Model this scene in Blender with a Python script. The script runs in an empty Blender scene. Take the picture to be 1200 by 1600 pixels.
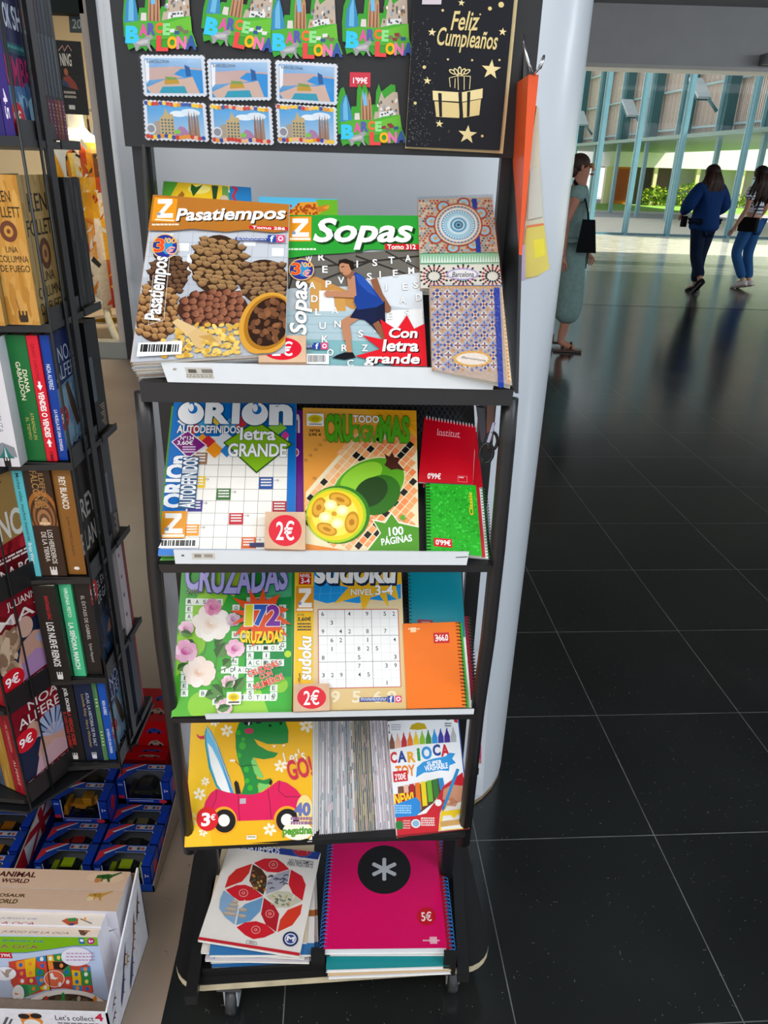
import bpy, bmesh, math, random
import numpy as np
from mathutils import Vector, Matrix

random.seed(7)
SC = bpy.context.scene
COL = SC.collection
PI = math.pi

# ------------------------------------------------------------------ camera, world, lights, exposure
FPX, PITCH, ROLL, CAMH = 1160.0, 0.4329, 0.0300, 1.48
_cp, _sp = math.cos(PITCH), math.sin(PITCH)
_dn = np.array([-math.sin(ROLL) * _cp, math.cos(ROLL) * _cp, _sp])
_fw = np.array([0, 0, 1.0]) - _dn * _sp
_fw /= np.linalg.norm(_fw)
_rt = np.cross(_dn, _fw)
CAMLOC = np.array([0, 0, CAMH])
cam_data = bpy.data.cameras.new('camera')
cam = bpy.data.objects.new('camera', cam_data)
COL.objects.link(cam)
cam_data.sensor_fit = 'HORIZONTAL'
cam_data.sensor_width = 36.0
cam_data.lens = FPX / 1200.0 * 36.0
cam_data.clip_start = 0.02
cam_data.clip_end = 500
_R = Matrix(((_rt[0], -_rt[1], -_rt[2]), (_fw[0], -_fw[1], -_fw[2]), (-_dn[0], _dn[1], _dn[2])))
cam.matrix_world = Matrix.Translation((0, 0, CAMH)) @ _R.to_4x4()
SC.camera = cam

world = bpy.data.worlds.new('world')
SC.world = world
world.use_nodes = True
_nt = world.node_tree
_bg = _nt.nodes['Background']
_sky = _nt.nodes.new('ShaderNodeTexSky')
_sky.sky_type = 'HOSEK_WILKIE'
_sky.turbidity = 4.0
_sky.ground_albedo = 0.4
_sky.sun_direction = (0.5, -0.35, 0.8)
_mixw = _nt.nodes.new('ShaderNodeMix')
_mixw.data_type = 'RGBA'
_mixw.inputs[0].default_value = 0.72
_mixw.inputs[7].default_value = (0.93, 0.96, 1.0, 1)
_nt.links.new(_sky.outputs[0], _mixw.inputs[6])
_nt.links.new(_mixw.outputs[2], _bg.inputs[0])
_bg.inputs[1].default_value = 1.5

def lamp(name, kind, loc, target, energy, color=(1, 1, 1), size=1.0, size_y=None, angle=None):
    d = bpy.data.lights.new(name, kind)
    d.energy = energy
    d.color = color
    if kind == 'AREA':
        d.shape = 'RECTANGLE'
        d.size = size
        d.size_y = size_y or size
    if kind == 'SUN':
        d.angle = angle or 0.01
    o = bpy.data.objects.new(name, d)
    COL.objects.link(o)
    o.location = loc
    dv = Vector(target) - Vector(loc)
    o.rotation_euler = dv.to_track_quat('-Z', 'Y').to_euler()
    return o

lamp('sun_light', 'SUN', (14, -6.5, 20), (0, 0, 0), 10.0, (1.0, 0.95, 0.86), angle=0.02)
lamp('ceiling_light_front', 'AREA', (-0.3, -1.2, 3.7), (-0.1, 0.95, 0.7), 38, (1.0, 0.94, 0.86), 2.6, 1.2)
lamp('fill_light_side', 'AREA', (2.6, -0.4, 3.6), (0.2, 1.5, 0.7), 64, (0.72, 0.86, 1.0), 1.6, 1.6)  # added bluish fill, stands in for daylight on the pillar
lamp('fill_light_passage', 'AREA', (13.0, 7.0, 4.0), (12.0, 9.0, 0), 700, (0.93, 0.96, 1.0), 6.0, 4.0)  # added area fill out of view, brightens the dim passage and lintel
lamp('ceiling_light_shop', 'AREA', (-2.4, 7.4, 2.9), (-2.4, 7.6, 0), 150, (1.0, 0.88, 0.66), 1.6, 1.6)
lamp('fill_light_left', 'AREA', (-1.7, -0.9, 3.7), (-0.65, 0.95, 0.2), 34, (1.0, 0.95, 0.9), 1.6, 1.0)  # added fill, lifts the spinner front and the toy boxes

SC.view_settings.view_transform = 'Standard'
SC.view_settings.look = 'None'
SC.view_settings.gamma = 1.0
SC.view_settings.use_curve_mapping = False
SC.view_settings.exposure = -0.12

# ------------------------------------------------------------------ picture point -> point on a plane of the place
def ray(u, v):
    q = np.array([u - 600.0, v - 800.0, FPX])
    return np.array([q @ _rt, q @ _fw, -(q @ _dn)])
def atY(u, v, Y):
    r = ray(u, v)
    return CAMLOC + r * (Y / r[1])
def atZ(u, v, Z):
    r = ray(u, v)
    return CAMLOC + r * ((Z - CAMH) / r[2])
def atX(u, v, X):
    r = ray(u, v)
    return CAMLOC + r * (X / r[0])
def onpl(u, v, pl):
    r = ray(u, v)
    return CAMLOC + r * (((pl[0] - CAMLOC) @ pl[1]) / (r @ pl[1]))
def proj(p):
    d = np.asarray(p, float) - CAMLOC
    q = _rt * d[0] + _fw * d[1] - _dn * d[2]
    return (600 + FPX * q[0] / q[2], 800 + FPX * q[1] / q[2])
def A3(*a):
    return np.array(a, float)
def unit(v):
    v = np.asarray(v, float)
    return v / np.linalg.norm(v)

# ------------------------------------------------------------------ materials (colour comes from the printed/painted face colour)
def _lin(c):
    return c / 12.92 if c <= 0.04045 else ((c + 0.055) / 1.055) ** 2.4
_cc = {}
def rgb(h):
    if not isinstance(h, str):
        return tuple(h)
    if h not in _cc:
        s = h.lstrip('#')
        if len(s) == 3:
            s = ''.join(x * 2 for x in s)
        _cc[h] = tuple(_lin(int(s[i:i + 2], 16) / 255) for i in (0, 2, 4))
    return _cc[h]

def new_mat(name):
    m = bpy.data.materials.new(name)
    m.use_nodes = True
    return m, m.node_tree, m.node_tree.nodes['Principled BSDF']

def col_mat(name, rough, metal=0.0, spec=0.5, noise=0.06, scale=60.0, bump=0.0, bscale=300.0, coat=0.0, emit=0.0, sheen=0.0):
    m, nt, b = new_mat(name)
    at = nt.nodes.new('ShaderNodeAttribute')
    at.attribute_name = 'Col'
    tc = nt.nodes.new('ShaderNodeTexCoord')
    nz = nt.nodes.new('ShaderNodeTexNoise')
    nz.inputs['Scale'].default_value = scale
    nz.inputs['Detail'].default_value = 3
    nt.links.new(tc.outputs['Object'], nz.inputs['Vector'])
    mr = nt.nodes.new('ShaderNodeMapRange')
    mr.inputs[1].default_value = 0.3
    mr.inputs[2].default_value = 0.7
    mr.inputs[3].default_value = 1.0 - noise
    mr.inputs[4].default_value = 1.0 + noise * 0.5
    nt.links.new(nz.outputs['Fac'], mr.inputs[0])
    mx = nt.nodes.new('ShaderNodeVectorMath')
    mx.operation = 'SCALE'
    nt.links.new(at.outputs['Color'], mx.inputs[0])
    nt.links.new(mr.outputs[0], mx.inputs['Scale'])
    nt.links.new(mx.outputs[0], b.inputs['Base Color'])
    b.inputs['Roughness'].default_value = rough
    b.inputs['Metallic'].default_value = metal
    b.inputs['Specular IOR Level'].default_value = spec
    b.inputs['Coat Weight'].default_value = coat
    b.inputs['Coat Roughness'].default_value = 0.12
    if sheen:
        b.inputs['Sheen Weight'].default_value = sheen
    if emit:
        nt.links.new(at.outputs['Color'], b.inputs['Emission Color'])
        b.inputs['Emission Strength'].default_value = emit
    if bump:
        n2 = nt.nodes.new('ShaderNodeTexNoise')
        n2.inputs['Scale'].default_value = bscale
        nt.links.new(tc.outputs['Object'], n2.inputs['Vector'])
        bp = nt.nodes.new('ShaderNodeBump')
        bp.inputs['Strength'].default_value = bump
        bp.inputs['Distance'].default_value = 0.002
        nt.links.new(n2.outputs['Fac'], bp.inputs['Height'])
        nt.links.new(bp.outputs[0], b.inputs['Normal'])
    return m

MATS = {
    'paper': col_mat('printed_paper', 0.55, spec=0.2, noise=0.03),
    'gloss': col_mat('glossy_print', 0.27, spec=0.2, noise=0.02),
    'card': col_mat('cardboard', 0.75, spec=0.2, noise=0.08, scale=90),
    'metal': col_mat('black_powder_coat', 0.36, spec=0.5, noise=0.1, bump=0.05, bscale=500),
    'chrome': col_mat('bright_metal', 0.2, metal=1.0, noise=0.02),
    'plastic': col_mat('moulded_plastic', 0.32, spec=0.5, noise=0.02),
    'wood': col_mat('raw_wood', 0.6, spec=0.3, noise=0.18, scale=35),
    'cloth': col_mat('woven_cloth', 0.9, spec=0.15, noise=0.14, scale=40, bump=0.3, bscale=160),
    'skin': col_mat('skin', 0.55, spec=0.35, noise=0.05, scale=12),
    'hair': col_mat('hair', 0.6, spec=0.3, noise=0.3, scale=30, bump=0.5, bscale=60),
    'paint': col_mat('painted_steel', 0.4, spec=0.4, noise=0.06, scale=6),
    'wall': col_mat('painted_wall', 0.7, spec=0.25, noise=0.04, scale=3),
    'lamp': col_mat('lamp_glow', 0.5, emit=4.0),
}

def glass_mat(name, tint, gloss, rough=0.03):
    m = bpy.data.materials.new(name)
    m.use_nodes = True
    nt = m.node_tree
    nt.nodes.remove(nt.nodes['Principled BSDF'])
    out = nt.nodes['Material Output']
    tr = nt.nodes.new('ShaderNodeBsdfTransparent')
    tr.inputs[0].default_value = (*tint, 1)
    gl = nt.nodes.new('ShaderNodeBsdfGlossy')
    gl.inputs['Roughness'].default_value = rough
    fr = nt.nodes.new('ShaderNodeFresnel')
    fr.inputs[0].default_value = 1.45
    nz = nt.nodes.new('ShaderNodeTexNoise')
    nz.inputs['Scale'].default_value = 25
    bp = nt.nodes.new('ShaderNodeBump')
    bp.inputs['Strength'].default_value = 0.25 if rough > 0.05 else 0.01
    bp.inputs['Distance'].default_value = 0.004
    nt.links.new(nz.outputs['Fac'], bp.inputs['Height'])
    nt.links.new(bp.outputs[0], gl.inputs['Normal'])
    ml = nt.nodes.new('ShaderNodeMath')
    ml.operation = 'MULTIPLY'
    ml.inputs[1].default_value = gloss
    nt.links.new(fr.outputs[0], ml.inputs[0])
    mx = nt.nodes.new('ShaderNodeMixShader')
    nt.links.new(ml.outputs[0], mx.inputs[0])
    nt.links.new(tr.outputs[0], mx.inputs[1])
    nt.links.new(gl.outputs[0], mx.inputs[2])
    nt.links.new(mx.outputs[0], out.inputs[0])
    return m
MATS['glass'] = glass_mat('window_glass', (0.97, 0.99, 0.98), 0.2)
MATS['film'] = glass_mat('clear_plastic_film', (0.94, 0.95, 0.96), 0.9, 0.12)
MATS['mesh'] = None

# ------------------------------------------------------------------ mesh collecting
class MB:
    def __init__(s):
        s.v = []; s.f = []; s.c = []; s.m = []; s.sm = []
    def face(s, pts, col, mat='paper', smooth=False):
        n = len(s.v)
        s.v.extend([tuple(float(x) for x in p) for p in pts])
        k = len(pts)
        s.f.append(tuple(range(n, n + k)))
        s.c.append(col if isinstance(col, list) else [col] * k)
        s.m.append(mat); s.sm.append(smooth)
    def raw(s, vs, fs, col, mat='paper', smooth=False):
        n = len(s.v)
        s.v.extend([tuple(float(x) for x in p) for p in vs])
        for f in fs:
            s.f.append(tuple(i + n for i in f))
            s.c.append([col] * len(f)); s.m.append(mat); s.sm.append(smooth)
    def hexa(s, b, t, col, mat='paper', cols=None):
        # b, t: four bottom and four top corners in the same order
        vs = list(b) + list(t)
        fs = [(3, 2, 1, 0), (4, 5, 6, 7), (0, 1, 5, 4), (1, 2, 6, 5), (2, 3, 7, 6), (3, 0, 4, 7)]
        n = len(s.v)
        s.v.extend([tuple(float(x) for x in p) for p in vs])
        for i, f in enumerate(fs):
            s.f.append(tuple(j + n for j in f))
            s.c.append([cols[i] if cols else col] * 4); s.m.append(mat); s.sm.append(False)
    def obox(s, o, ax, ay, az, col, mat='paper', cols=None):
        o, ax, ay, az = (np.asarray(x, float) for x in (o, ax, ay, az))
        b = [o, o + ax, o + ax + ay, o + ay]
        s.hexa(b, [p + az for p in b], col, mat, cols)
    def box(s, c, size, col, mat='paper', rz=0.0):
        ca, sa = math.cos(rz), math.sin(rz)
        ax = A3(ca, sa, 0) * size[0]; ay = A3(-sa, ca, 0) * size[1]; az = A3(0, 0, size[2])
        s.obox(A3(*c) - ax / 2 - ay / 2 - az / 2, ax, ay, az, col, mat)
    def bbox_(s, lo, hi, col, mat='paper'):
        s.obox(lo, (hi[0] - lo[0], 0, 0), (0, hi[1] - lo[1], 0), (0, 0, hi[2] - lo[2]), col, mat)
    def tube(s, path, r, col, mat='metal', n=8, closed=False, flat=1.0, smooth=True, up=None):
        P = [np.asarray(p, float) for p in path]
        k = len(P)
        rr = r if isinstance(r, (list, tuple)) else [r] * k
        rings = []
        base = len(s.v)
        prev = None
        for i in range(k):
            a = P[(i - 1) % k] if (i > 0 or closed) else P[0]
            b = P[(i + 1) % k] if (i < k - 1 or closed) else P[-1]
            d = unit(b - a)
            if prev is None:
                h = A3(*up) if up is not None else (A3(0, 0, 1) if abs(d[2]) < 0.9 else A3(1, 0, 0))
                x = unit(np.cross(h, d))
            else:
                x = unit(prev - d * (prev @ d))
            prev = x
            y = np.cross(d, x)
            for j in range(n):
                t = 2 * PI * (j + 0.5) / n
                s.v.append(tuple(P[i] + (x * math.cos(t) + y * math.sin(t) * flat) * rr[i]))
        segs = k if closed else k - 1
        for i in range(segs):
            for j in range(n):
                a = base + i * n + j; b = base + i * n + (j + 1) % n
                c = base + ((i + 1) % k) * n + (j + 1) % n; d = base + ((i + 1) % k) * n + j
                s.f.append((a, b, c, d)); s.c.append([col] * 4); s.m.append(mat); s.sm.append(smooth)
        if not closed:
            s.f.append(tuple(base + j for j in reversed(range(n)))); s.c.append([col] * n); s.m.append(mat); s.sm.append(False)
            s.f.append(tuple(base + (k - 1) * n + j for j in range(n))); s.c.append([col] * n); s.m.append(mat); s.sm.append(False)
    def bar(s, a, b, w, h, col, mat='metal', up=(0, 0, 1)):
        a, b = np.asarray(a, float), np.asarray(b, float)
        d = unit(b - a)
        u = A3(*up)
        if abs(d @ u) > 0.98:
            u = A3(0, 1, 0)
        x = unit(np.cross(d, u)); y = unit(np.cross(x, d))
        o = a - x * w / 2 - y * h / 2
        s.obox(o, x * w, y * h, b - a, col, mat)
    def lathe(s, prof, o, col, mat='plastic', n=16, R=None, smooth=True):
        base = len(s.v)
        o = np.asarray(o, float)
        for (r, z) in prof:
            for j in range(n):
                t = 2 * PI * j / n
                p = A3(r * math.cos(t), r * math.sin(t), z)
                if R is not None:
                    p = R @ p
                s.v.append(tuple(o + p))
        for i in range(len(prof) - 1):
            for j in range(n):
                a = base + i * n + j; b = base + i * n + (j + 1) % n
                s.f.append((a, b, b + n, a + n)); s.c.append([col] * 4); s.m.append(mat); s.sm.append(smooth)
        s.f.append(tuple(base + j for j in reversed(range(n)))); s.c.append([col] * n); s.m.append(mat); s.sm.append(False)
        s.f.append(tuple(base + (len(prof) - 1) * n + j for j in range(n))); s.c.append([col] * n); s.m.append(mat); s.sm.append(False)
    def ball(s, c, r, col, mat='plastic', nu=12, nv=8, R=None):
        prof = []
        rx, ry, rz = r if isinstance(r, (list, tuple)) else (r, r, r)
        base = len(s.v)
        c = np.asarray(c, float)
        for i in range(nv + 1):
            ph = PI * i / nv
            for j in range(nu):
                t = 2 * PI * j / nu
                p = A3(rx * math.sin(ph) * math.cos(t), ry * math.sin(ph) * math.sin(t), rz * math.cos(ph))
                if R is not None:
                    p = R @ p
                s.v.append(tuple(c + p))
        for i in range(nv):
            for j in range(nu):
                a = base + i * nu + j; b = base + i * nu + (j + 1) % nu
                s.f.append((a, a + nu, b + nu, b)); s.c.append([col] * 4); s.m.append(mat); s.sm.append(True)
    def prism(s, poly2, o, ax, ay, az, col, mat='paper', front=None):
        # outline in ax/ay, thickness along az
        o, ax, ay, az = (np.asarray(x, float) for x in (o, ax, ay, az))
        P = [o + ax * p[0] + ay * p[1] for p in poly2]
        Q = [p + az for p in P]
        s.face(list(reversed(P)), col, mat)
        s.face(Q, front or col, mat)
        k = len(P)
        for i in range(k):
            s.face([P[i], P[(i + 1) % k], Q[(i + 1) % k], Q[i]], col, mat)

def mesh_of(name, mb, off=(0, 0, 0)):
    me = bpy.data.meshes.new(name)
    off = np.asarray(off, float)
    me.from_pydata([tuple(np.asarray(p) - off) for p in mb.v], [], mb.f)
    keys = []
    for m in mb.m:
        if m not in keys:
            keys.append(m)
    for k in keys:
        me.materials.append(MATS[k])
    me.polygons.foreach_set('material_index', [keys.index(m) for m in mb.m])
    me.polygons.foreach_set('use_smooth', mb.sm)
    ca = me.color_attributes.new('Col', 'FLOAT_COLOR', 'CORNER')
    buf = []
    for cs in mb.c:
        for c in cs:
            r = rgb(c)
            buf.extend((r[0], r[1], r[2], 1.0))
    ca.data.foreach_set('color', buf)
    me.update()
    return me

ORG = {}
def thing(name, label, cat, loc, group=None):
    o = bpy.data.objects.new(name, None)
    o.empty_display_size = 0.05
    COL.objects.link(o)
    o.location = [float(x) for x in loc]
    ORG[o.name] = np.asarray(loc, float)
    o['label'] = label; o['category'] = cat
    if group:
        o['group'] = group
    return o
def part(name, mb, parent, label=None, kind=None):
    if not mb.f:
        return None
    org = ORG[parent.name]
    o = bpy.data.objects.new(name, mesh_of(name, mb, org))
    COL.objects.link(o)
    o.parent = parent
    ORG[o.name] = org
    if label:
        o['label'] = label
    if kind:
        o['kind'] = kind
    return o
def solo(name, mb, label=None, cat=None, group=None, kind=None, loc=None):
    if loc is None:
        a = np.array(mb.v)
        loc = ((a[:, 0].min() + a[:, 0].max()) / 2, (a[:, 1].min() + a[:, 1].max()) / 2, a[:, 2].min())
    o = bpy.data.objects.new(name, mesh_of(name, mb, loc))
    COL.objects.link(o)
    o.location = [float(x) for x in loc]
    ORG[o.name] = np.asarray(loc, float)
    if label:
        o['label'] = label
    if cat:
        o['category'] = cat
    if group:
        o['group'] = group
    if kind:
        o['kind'] = kind
    return o

# ------------------------------------------------------------------ lettering and printed artwork
_gl = {}
def glyphs(txt, bold=0.0, shear=0.0):
    bold *= 0.56
    k = (txt, bold, shear)
    if k not in _gl:
        cu = bpy.data.curves.new('lettering', 'FONT')
        cu.body = txt
        cu.size = 1.0
        cu.shear = shear
        cu.offset = bold
        cu.resolution_u = 3
        cu.fill_mode = 'FRONT'
        cu.space_line = 0.8
        cu.align_x = 'CENTER'
        ob = bpy.data.objects.new('lettering', cu)
        COL.objects.link(ob)
        bpy.context.view_layer.update()
        me = ob.to_mesh()
        vs = np.array([v.co[:2] for v in me.vertices], float) if len(me.vertices) else np.zeros((0, 2))
        fs = [tuple(p.vertices) for p in me.polygons]
        ob.to_mesh_clear()
        bpy.data.objects.remove(ob)
        bpy.data.curves.remove(cu)
        _gl[k] = (vs, fs)
    return _gl[k]

def homog(src, dst):
    M = []; r = []
    for (x, y), (u, v) in zip(src, dst):
        M.append([x, y, 1, 0, 0, 0, -u * x, -u * y]); r.append(u)
        M.append([0, 0, 0, x, y, 1, -v * x, -v * y]); r.append(v)
    h = np.linalg.solve(np.array(M), np.array(r))
    return np.append(h, 1).reshape(3, 3)

class Art:
    """Printed artwork laid on one flat four-cornered surface (TL, TR, BR, BL); each ink layer sits a hair above the last."""
    STEP = 2.5e-5
    def __init__(s, mb, q3, pq=None, mat='paper', flip=False):
        s.mb = mb
        s.q = [np.asarray(p, float) for p in q3]
        n = unit(np.cross(s.q[1] - s.q[0], s.q[3] - s.q[0]))
        s.n = n if flip else -n
        s.pq = pq
        s.mat = mat
        s.L = 1
        s.fr = (0.0, 0.0, 1.0)
        if pq is not None:
            s.Hm = homog(pq, [(0, 0), (1, 0), (1, 1), (0, 1)])
    def f(s, ox, oy, sc):
        s.fr = (ox, oy, sc)
        return s
    def uv(s, x, y):
        if s.pq is None:
            return (x, y)
        X = s.fr[0] + x / s.fr[2]; Y = s.fr[1] + y / s.fr[2]
        w = s.Hm @ np.array([X, Y, 1.0])
        return (w[0] / w[2], w[1] / w[2])
    def p3(s, u, v):
        u = min(max(u, 0.0), 1.0); v = min(max(v, 0.0), 1.0)
        a = s.q[0] * (1 - u) + s.q[1] * u
        b = s.q[3] * (1 - u) + s.q[2] * u
        return a * (1 - v) + b * v + s.n * (s.STEP * s.L)
    def up(s):
        s.L += 1
    def uvpoly(s, uvs, col, same=False):
        s.L += 0.08 if same else 1
        s.mb.face([s.p3(*t) for t in uvs], col, s.mat)
    def poly(s, pts, col, same=False):
        s.uvpoly([s.uv(*p) for p in pts], col, same)
    def rect(s, x0, y0, x1, y1, col, same=False):
        (a, b), (c, d) = s.uv(x0, y0), s.uv(x1, y1)
        s.uvpoly([(a, b), (c, b), (c, d), (a, d)], col, same)
    def fill(s, col):
        s.uvpoly([(0, 0), (1, 0), (1, 1), (0, 1)], col)
    def ell(s, cx, cy, rx, ry=None, col='#fff', n=22, rot=0.0, same=False, a0=0.0, a1=2 * PI):
        ry = rx if ry is None else ry
        c, d = math.cos(rot), math.sin(rot)
        pts = []
        full = abs(a1 - a0 - 2 * PI) < 1e-6
        for i in range(n if full else n + 1):
            t = a0 + (a1 - a0) * i / n
            x, y = rx * math.cos(t), ry * math.sin(t)
            pts.append((cx + x * c - y * d, cy + x * d + y * c))
        s.poly(pts, col, same)
    def star(s, cx, cy, r1, r2, n, col, rot=-PI / 2, sy=1.0, same=False):
        # drawn as a fan so that it stays a clean outline
        pts = []
        for i in range(2 * n):
            r = r1 if i % 2 == 0 else r2
            t = rot + PI * i / n
            pts.append((cx + r * math.cos(t), cy + r * math.sin(t) * sy))
        if not same:
            s.L += 1
        for i in range(2 * n):
            s.poly([(cx, cy), pts[i], pts[(i + 1) % (2 * n)]], col, True)
    def fan(s, cx, cy, pts, col, same=False):
        if not same:
            s.L += 1
        for i in range(len(pts)):
            s.poly([(cx, cy), pts[i], pts[(i + 1) % len(pts)]], col, True)
    def line(s, pts, w, col, same=False, closed=False):
        if not same:
            s.L += 1
        P = [np.array(p, float) for p in pts]
        if closed:
            P.append(P[0])
        for a, b in zip(P[:-1], P[1:]):
            d = b - a
            l = np.hypot(*d)
            if l < 1e-9:
                continue
            d = d / l
            n = np.array([-d[1], d[0]]) * w / 2
            e = d * w * 0.3
            s.poly([a - n - e, b - n + e, b + n + e, a + n - e], col, True)
    def text(s, txt, x0, y0, x1, y1, col, bold=0.0, shear=0.0, rot=0, outl=None, ow=0.035, arc=0.0, shadow=None, same=False, ang=0.0):
        """box from top-left (x0,y0) to bottom-right (x1,y1); rot 90 reads upwards, -90 downwards; ang tilts in picture units"""
        vs, fs = glyphs(txt, bold, shear)
        if not len(vs):
            return
        lo, hi = vs.min(0), vs.max(0)
        sp = np.maximum(hi - lo, 1e-6)
        cx, cy = (x0 + x1) / 2, (y0 + y1) / 2
        if len(txt) == 1 and not rot and s.pq is not None:
            wmax = abs(y1 - y0) * sp[0] / sp[1] * 1.3
            if abs(x1 - x0) > wmax:
                x0, x1 = cx - wmax / 2, cx + wmax / 2
        ca, sa = math.cos(ang), math.sin(ang)
        (u0, v0), (u1, v1) = s.uv(x0, y0), s.uv(x1, y1)
        def put(V2, F2, c):
            s.L += 1
            T = (V2 - lo) / sp
            out = []
            for (a, b) in T:
                b += arc * (1 - (2 * a - 1) ** 2)
                if rot == 90:
                    a, b = 1 - b, a
                elif rot == -90:
                    a, b = b, 1 - a
                elif rot == 180:
                    a, b = 1 - a, 1 - b
                if ang:
                    X, Y = (a - .5) * (x1 - x0), (.5 - b) * (y1 - y0)
                    out.append(s.uv(cx + X * ca - Y * sa, cy + X * sa + Y * ca))
                else:
                    out.append((u0 + (u1 - u0) * a, v1 + (v0 - v1) * b))
            s.mb.raw([s.p3(*t) for t in out], F2, c, s.mat)
        if shadow:
            v2, f2 = glyphs(txt, bold + ow, shear)
            put(v2 + np.array([0.05, -0.06]), f2, shadow)
        if outl:
            v2, f2 = glyphs(txt, bold + ow, shear)
            put(v2, f2, outl)
        put(vs, fs, col)
    def barcode(s, x0, y0, x1, y1, col='#fff'):
        s.rect(x0, y0, x1, y1, col)
        s.L += 1
        x = x0 + (x1 - x0) * 0.06
        rnd = random.Random(int(x0 * 13 + y0))
        while x < x1 - (x1 - x0) * 0.08:
            w = (x1 - x0) * rnd.choice((0.012, 0.02, 0.03))
            s.rect(x, y0 + (y1 - y0) * 0.12, x + w, y1 - (y1 - y0) * 0.2, '#222', True)
            x += w + (x1 - x0) * rnd.choice((0.016, 0.03, 0.04))

def paras(s, x0, y0, x1, y1, n, col, rnd=random.Random(3), frac=0.55):
    """rows of tiny illegible print"""
    s.L += 1
    h = (y1 - y0) / n
    for i in range(n):
        x = x0
        while x < x1:
            w = (x1 - x0) * rnd.uniform(0.06, 0.16)
            s.rect(x, y0 + h * i, min(x + w, x1), y0 + h * (i + frac), col, True)
            x += w + (x1 - x0) * 0.025
# ------------------------------------------------------------------ the setting
EX = A3(math.cos(0.05), math.sin(0.05), 0)          # along the rack front
N0 = A3(math.sin(0.05), -math.cos(0.05), 0)         # out of the rack front
UZ = A3(0, 0, 1)

def floor_mat(name, base, base2, speck, speck_scale, rough, seams=None, lo=0.0):
    m, nt, b = new_mat(name)
    tc = nt.nodes.new('ShaderNodeTexCoord')
    mp = nt.nodes.new('ShaderNodeMapping')
    mp.inputs['Rotation'].default_value = (0, 0, 0.073)
    nt.links.new(tc.outputs['Object'], mp.inputs[0])
    nz = nt.nodes.new('ShaderNodeTexNoise')
    nz.inputs['Scale'].default_value = 3.0
    nz.inputs['Detail'].default_value = 6
    nt.links.new(mp.outputs[0], nz.inputs['Vector'])
    cr = nt.nodes.new('ShaderNodeValToRGB')
    cr.color_ramp.elements[0].color = (*rgb(base), 1)
    cr.color_ramp.elements[0].position = 0.3
    cr.color_ramp.elements[1].color = (*rgb(base2), 1)
    cr.color_ramp.elements[1].position = 0.75
    nt.links.new(nz.outputs['Fac'], cr.inputs[0])
    sp = nt.nodes.new('ShaderNodeTexVoronoi')
    sp.inputs['Scale'].default_value = speck_scale
    nt.links.new(mp.outputs[0], sp.inputs['Vector'])
    n2 = nt.nodes.new('ShaderNodeTexNoise')
    n2.inputs['Scale'].default_value = speck_scale * 0.35
    n2.inputs['Detail'].default_value = 2
    nt.links.new(mp.outputs[0], n2.inputs['Vector'])
    m1 = nt.nodes.new('ShaderNodeMath'); m1.operation = 'LESS_THAN'; m1.inputs[1].default_value = 0.15
    nt.links.new(sp.outputs['Distance'], m1.inputs[0])
    m2 = nt.nodes.new('ShaderNodeMath'); m2.operation = 'GREATER_THAN'; m2.inputs[1].default_value = 0.6
    nt.links.new(n2.outputs['Fac'], m2.inputs[0])
    m3 = nt.nodes.new('ShaderNodeMath'); m3.operation = 'MULTIPLY'
    nt.links.new(m1.outputs[0], m3.inputs[0]); nt.links.new(m2.outputs[0], m3.inputs[1])
    mx = nt.nodes.new('ShaderNodeMix'); mx.data_type = 'RGBA'
    nt.links.new(m3.outputs[0], mx.inputs[0])
    nt.links.new(cr.outputs[0], mx.inputs[6])
    mx.inputs[7].default_value = (*rgb(speck), 1)
    last = mx.outputs[2]
    if seams:
        size, ox, oy, sc = seams
        mp2 = nt.nodes.new('ShaderNodeMapping')
        mp2.inputs['Rotation'].default_value = (0, 0, -0.073)
        mp2.inputs['Location'].default_value = (ox, oy, 0)
        nt.links.new(tc.outputs['Object'], mp2.inputs[0])
        sx = nt.nodes.new('ShaderNodeSeparateXYZ')
        nt.links.new(mp2.outputs[0], sx.inputs[0])
        res = []
        for ax in (0, 1):
            d = nt.nodes.new('ShaderNodeMath'); d.operation = 'DIVIDE'; d.inputs[1].default_value = size
            nt.links.new(sx.outputs[ax], d.inputs[0])
            f = nt.nodes.new('ShaderNodeMath'); f.operation = 'FRACT'
            nt.links.new(d.outputs[0], f.inputs[0])
            l = nt.nodes.new('ShaderNodeMath'); l.operation = 'LESS_THAN'; l.inputs[1].default_value = 0.0055
            nt.links.new(f.outputs[0], l.inputs[0])
            res.append(l)
        mm = nt.nodes.new('ShaderNodeMath'); mm.operation = 'MAXIMUM'
        nt.links.new(res[0].outputs[0], mm.inputs[0]); nt.links.new(res[1].outputs[0], mm.inputs[1])
        n3 = nt.nodes.new('ShaderNodeTexNoise'); n3.inputs['Scale'].default_value = 9
        nt.links.new(mp.outputs[0], n3.inputs['Vector'])
        m4 = nt.nodes.new('ShaderNodeMath'); m4.operation = 'MULTIPLY'
        nt.links.new(mm.outputs[0], m4.inputs[0]); nt.links.new(n3.outputs['Fac'], m4.inputs[1])
        mx2 = nt.nodes.new('ShaderNodeMix'); mx2.data_type = 'RGBA'
        nt.links.new(m4.outputs[0], mx2.inputs[0])
        nt.links.new(last, mx2.inputs[6])
        mx2.inputs[7].default_value = (*rgb(sc), 1)
        last = mx2.outputs[2]
    nt.links.new(last, b.inputs['Base Color'])
    mr = nt.nodes.new('ShaderNodeMapRange')
    mr.inputs[3].default_value = rough - 0.03
    mr.inputs[4].default_value = rough + 0.04
    nt.links.new(nz.outputs['Fac'], mr.inputs[0])
    nt.links.new(mr.outputs[0], b.inputs['Roughness'])
    b.inputs['Specular IOR Level'].default_value = 0.5 if 'tan' in name else 0.8
    return m
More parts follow.
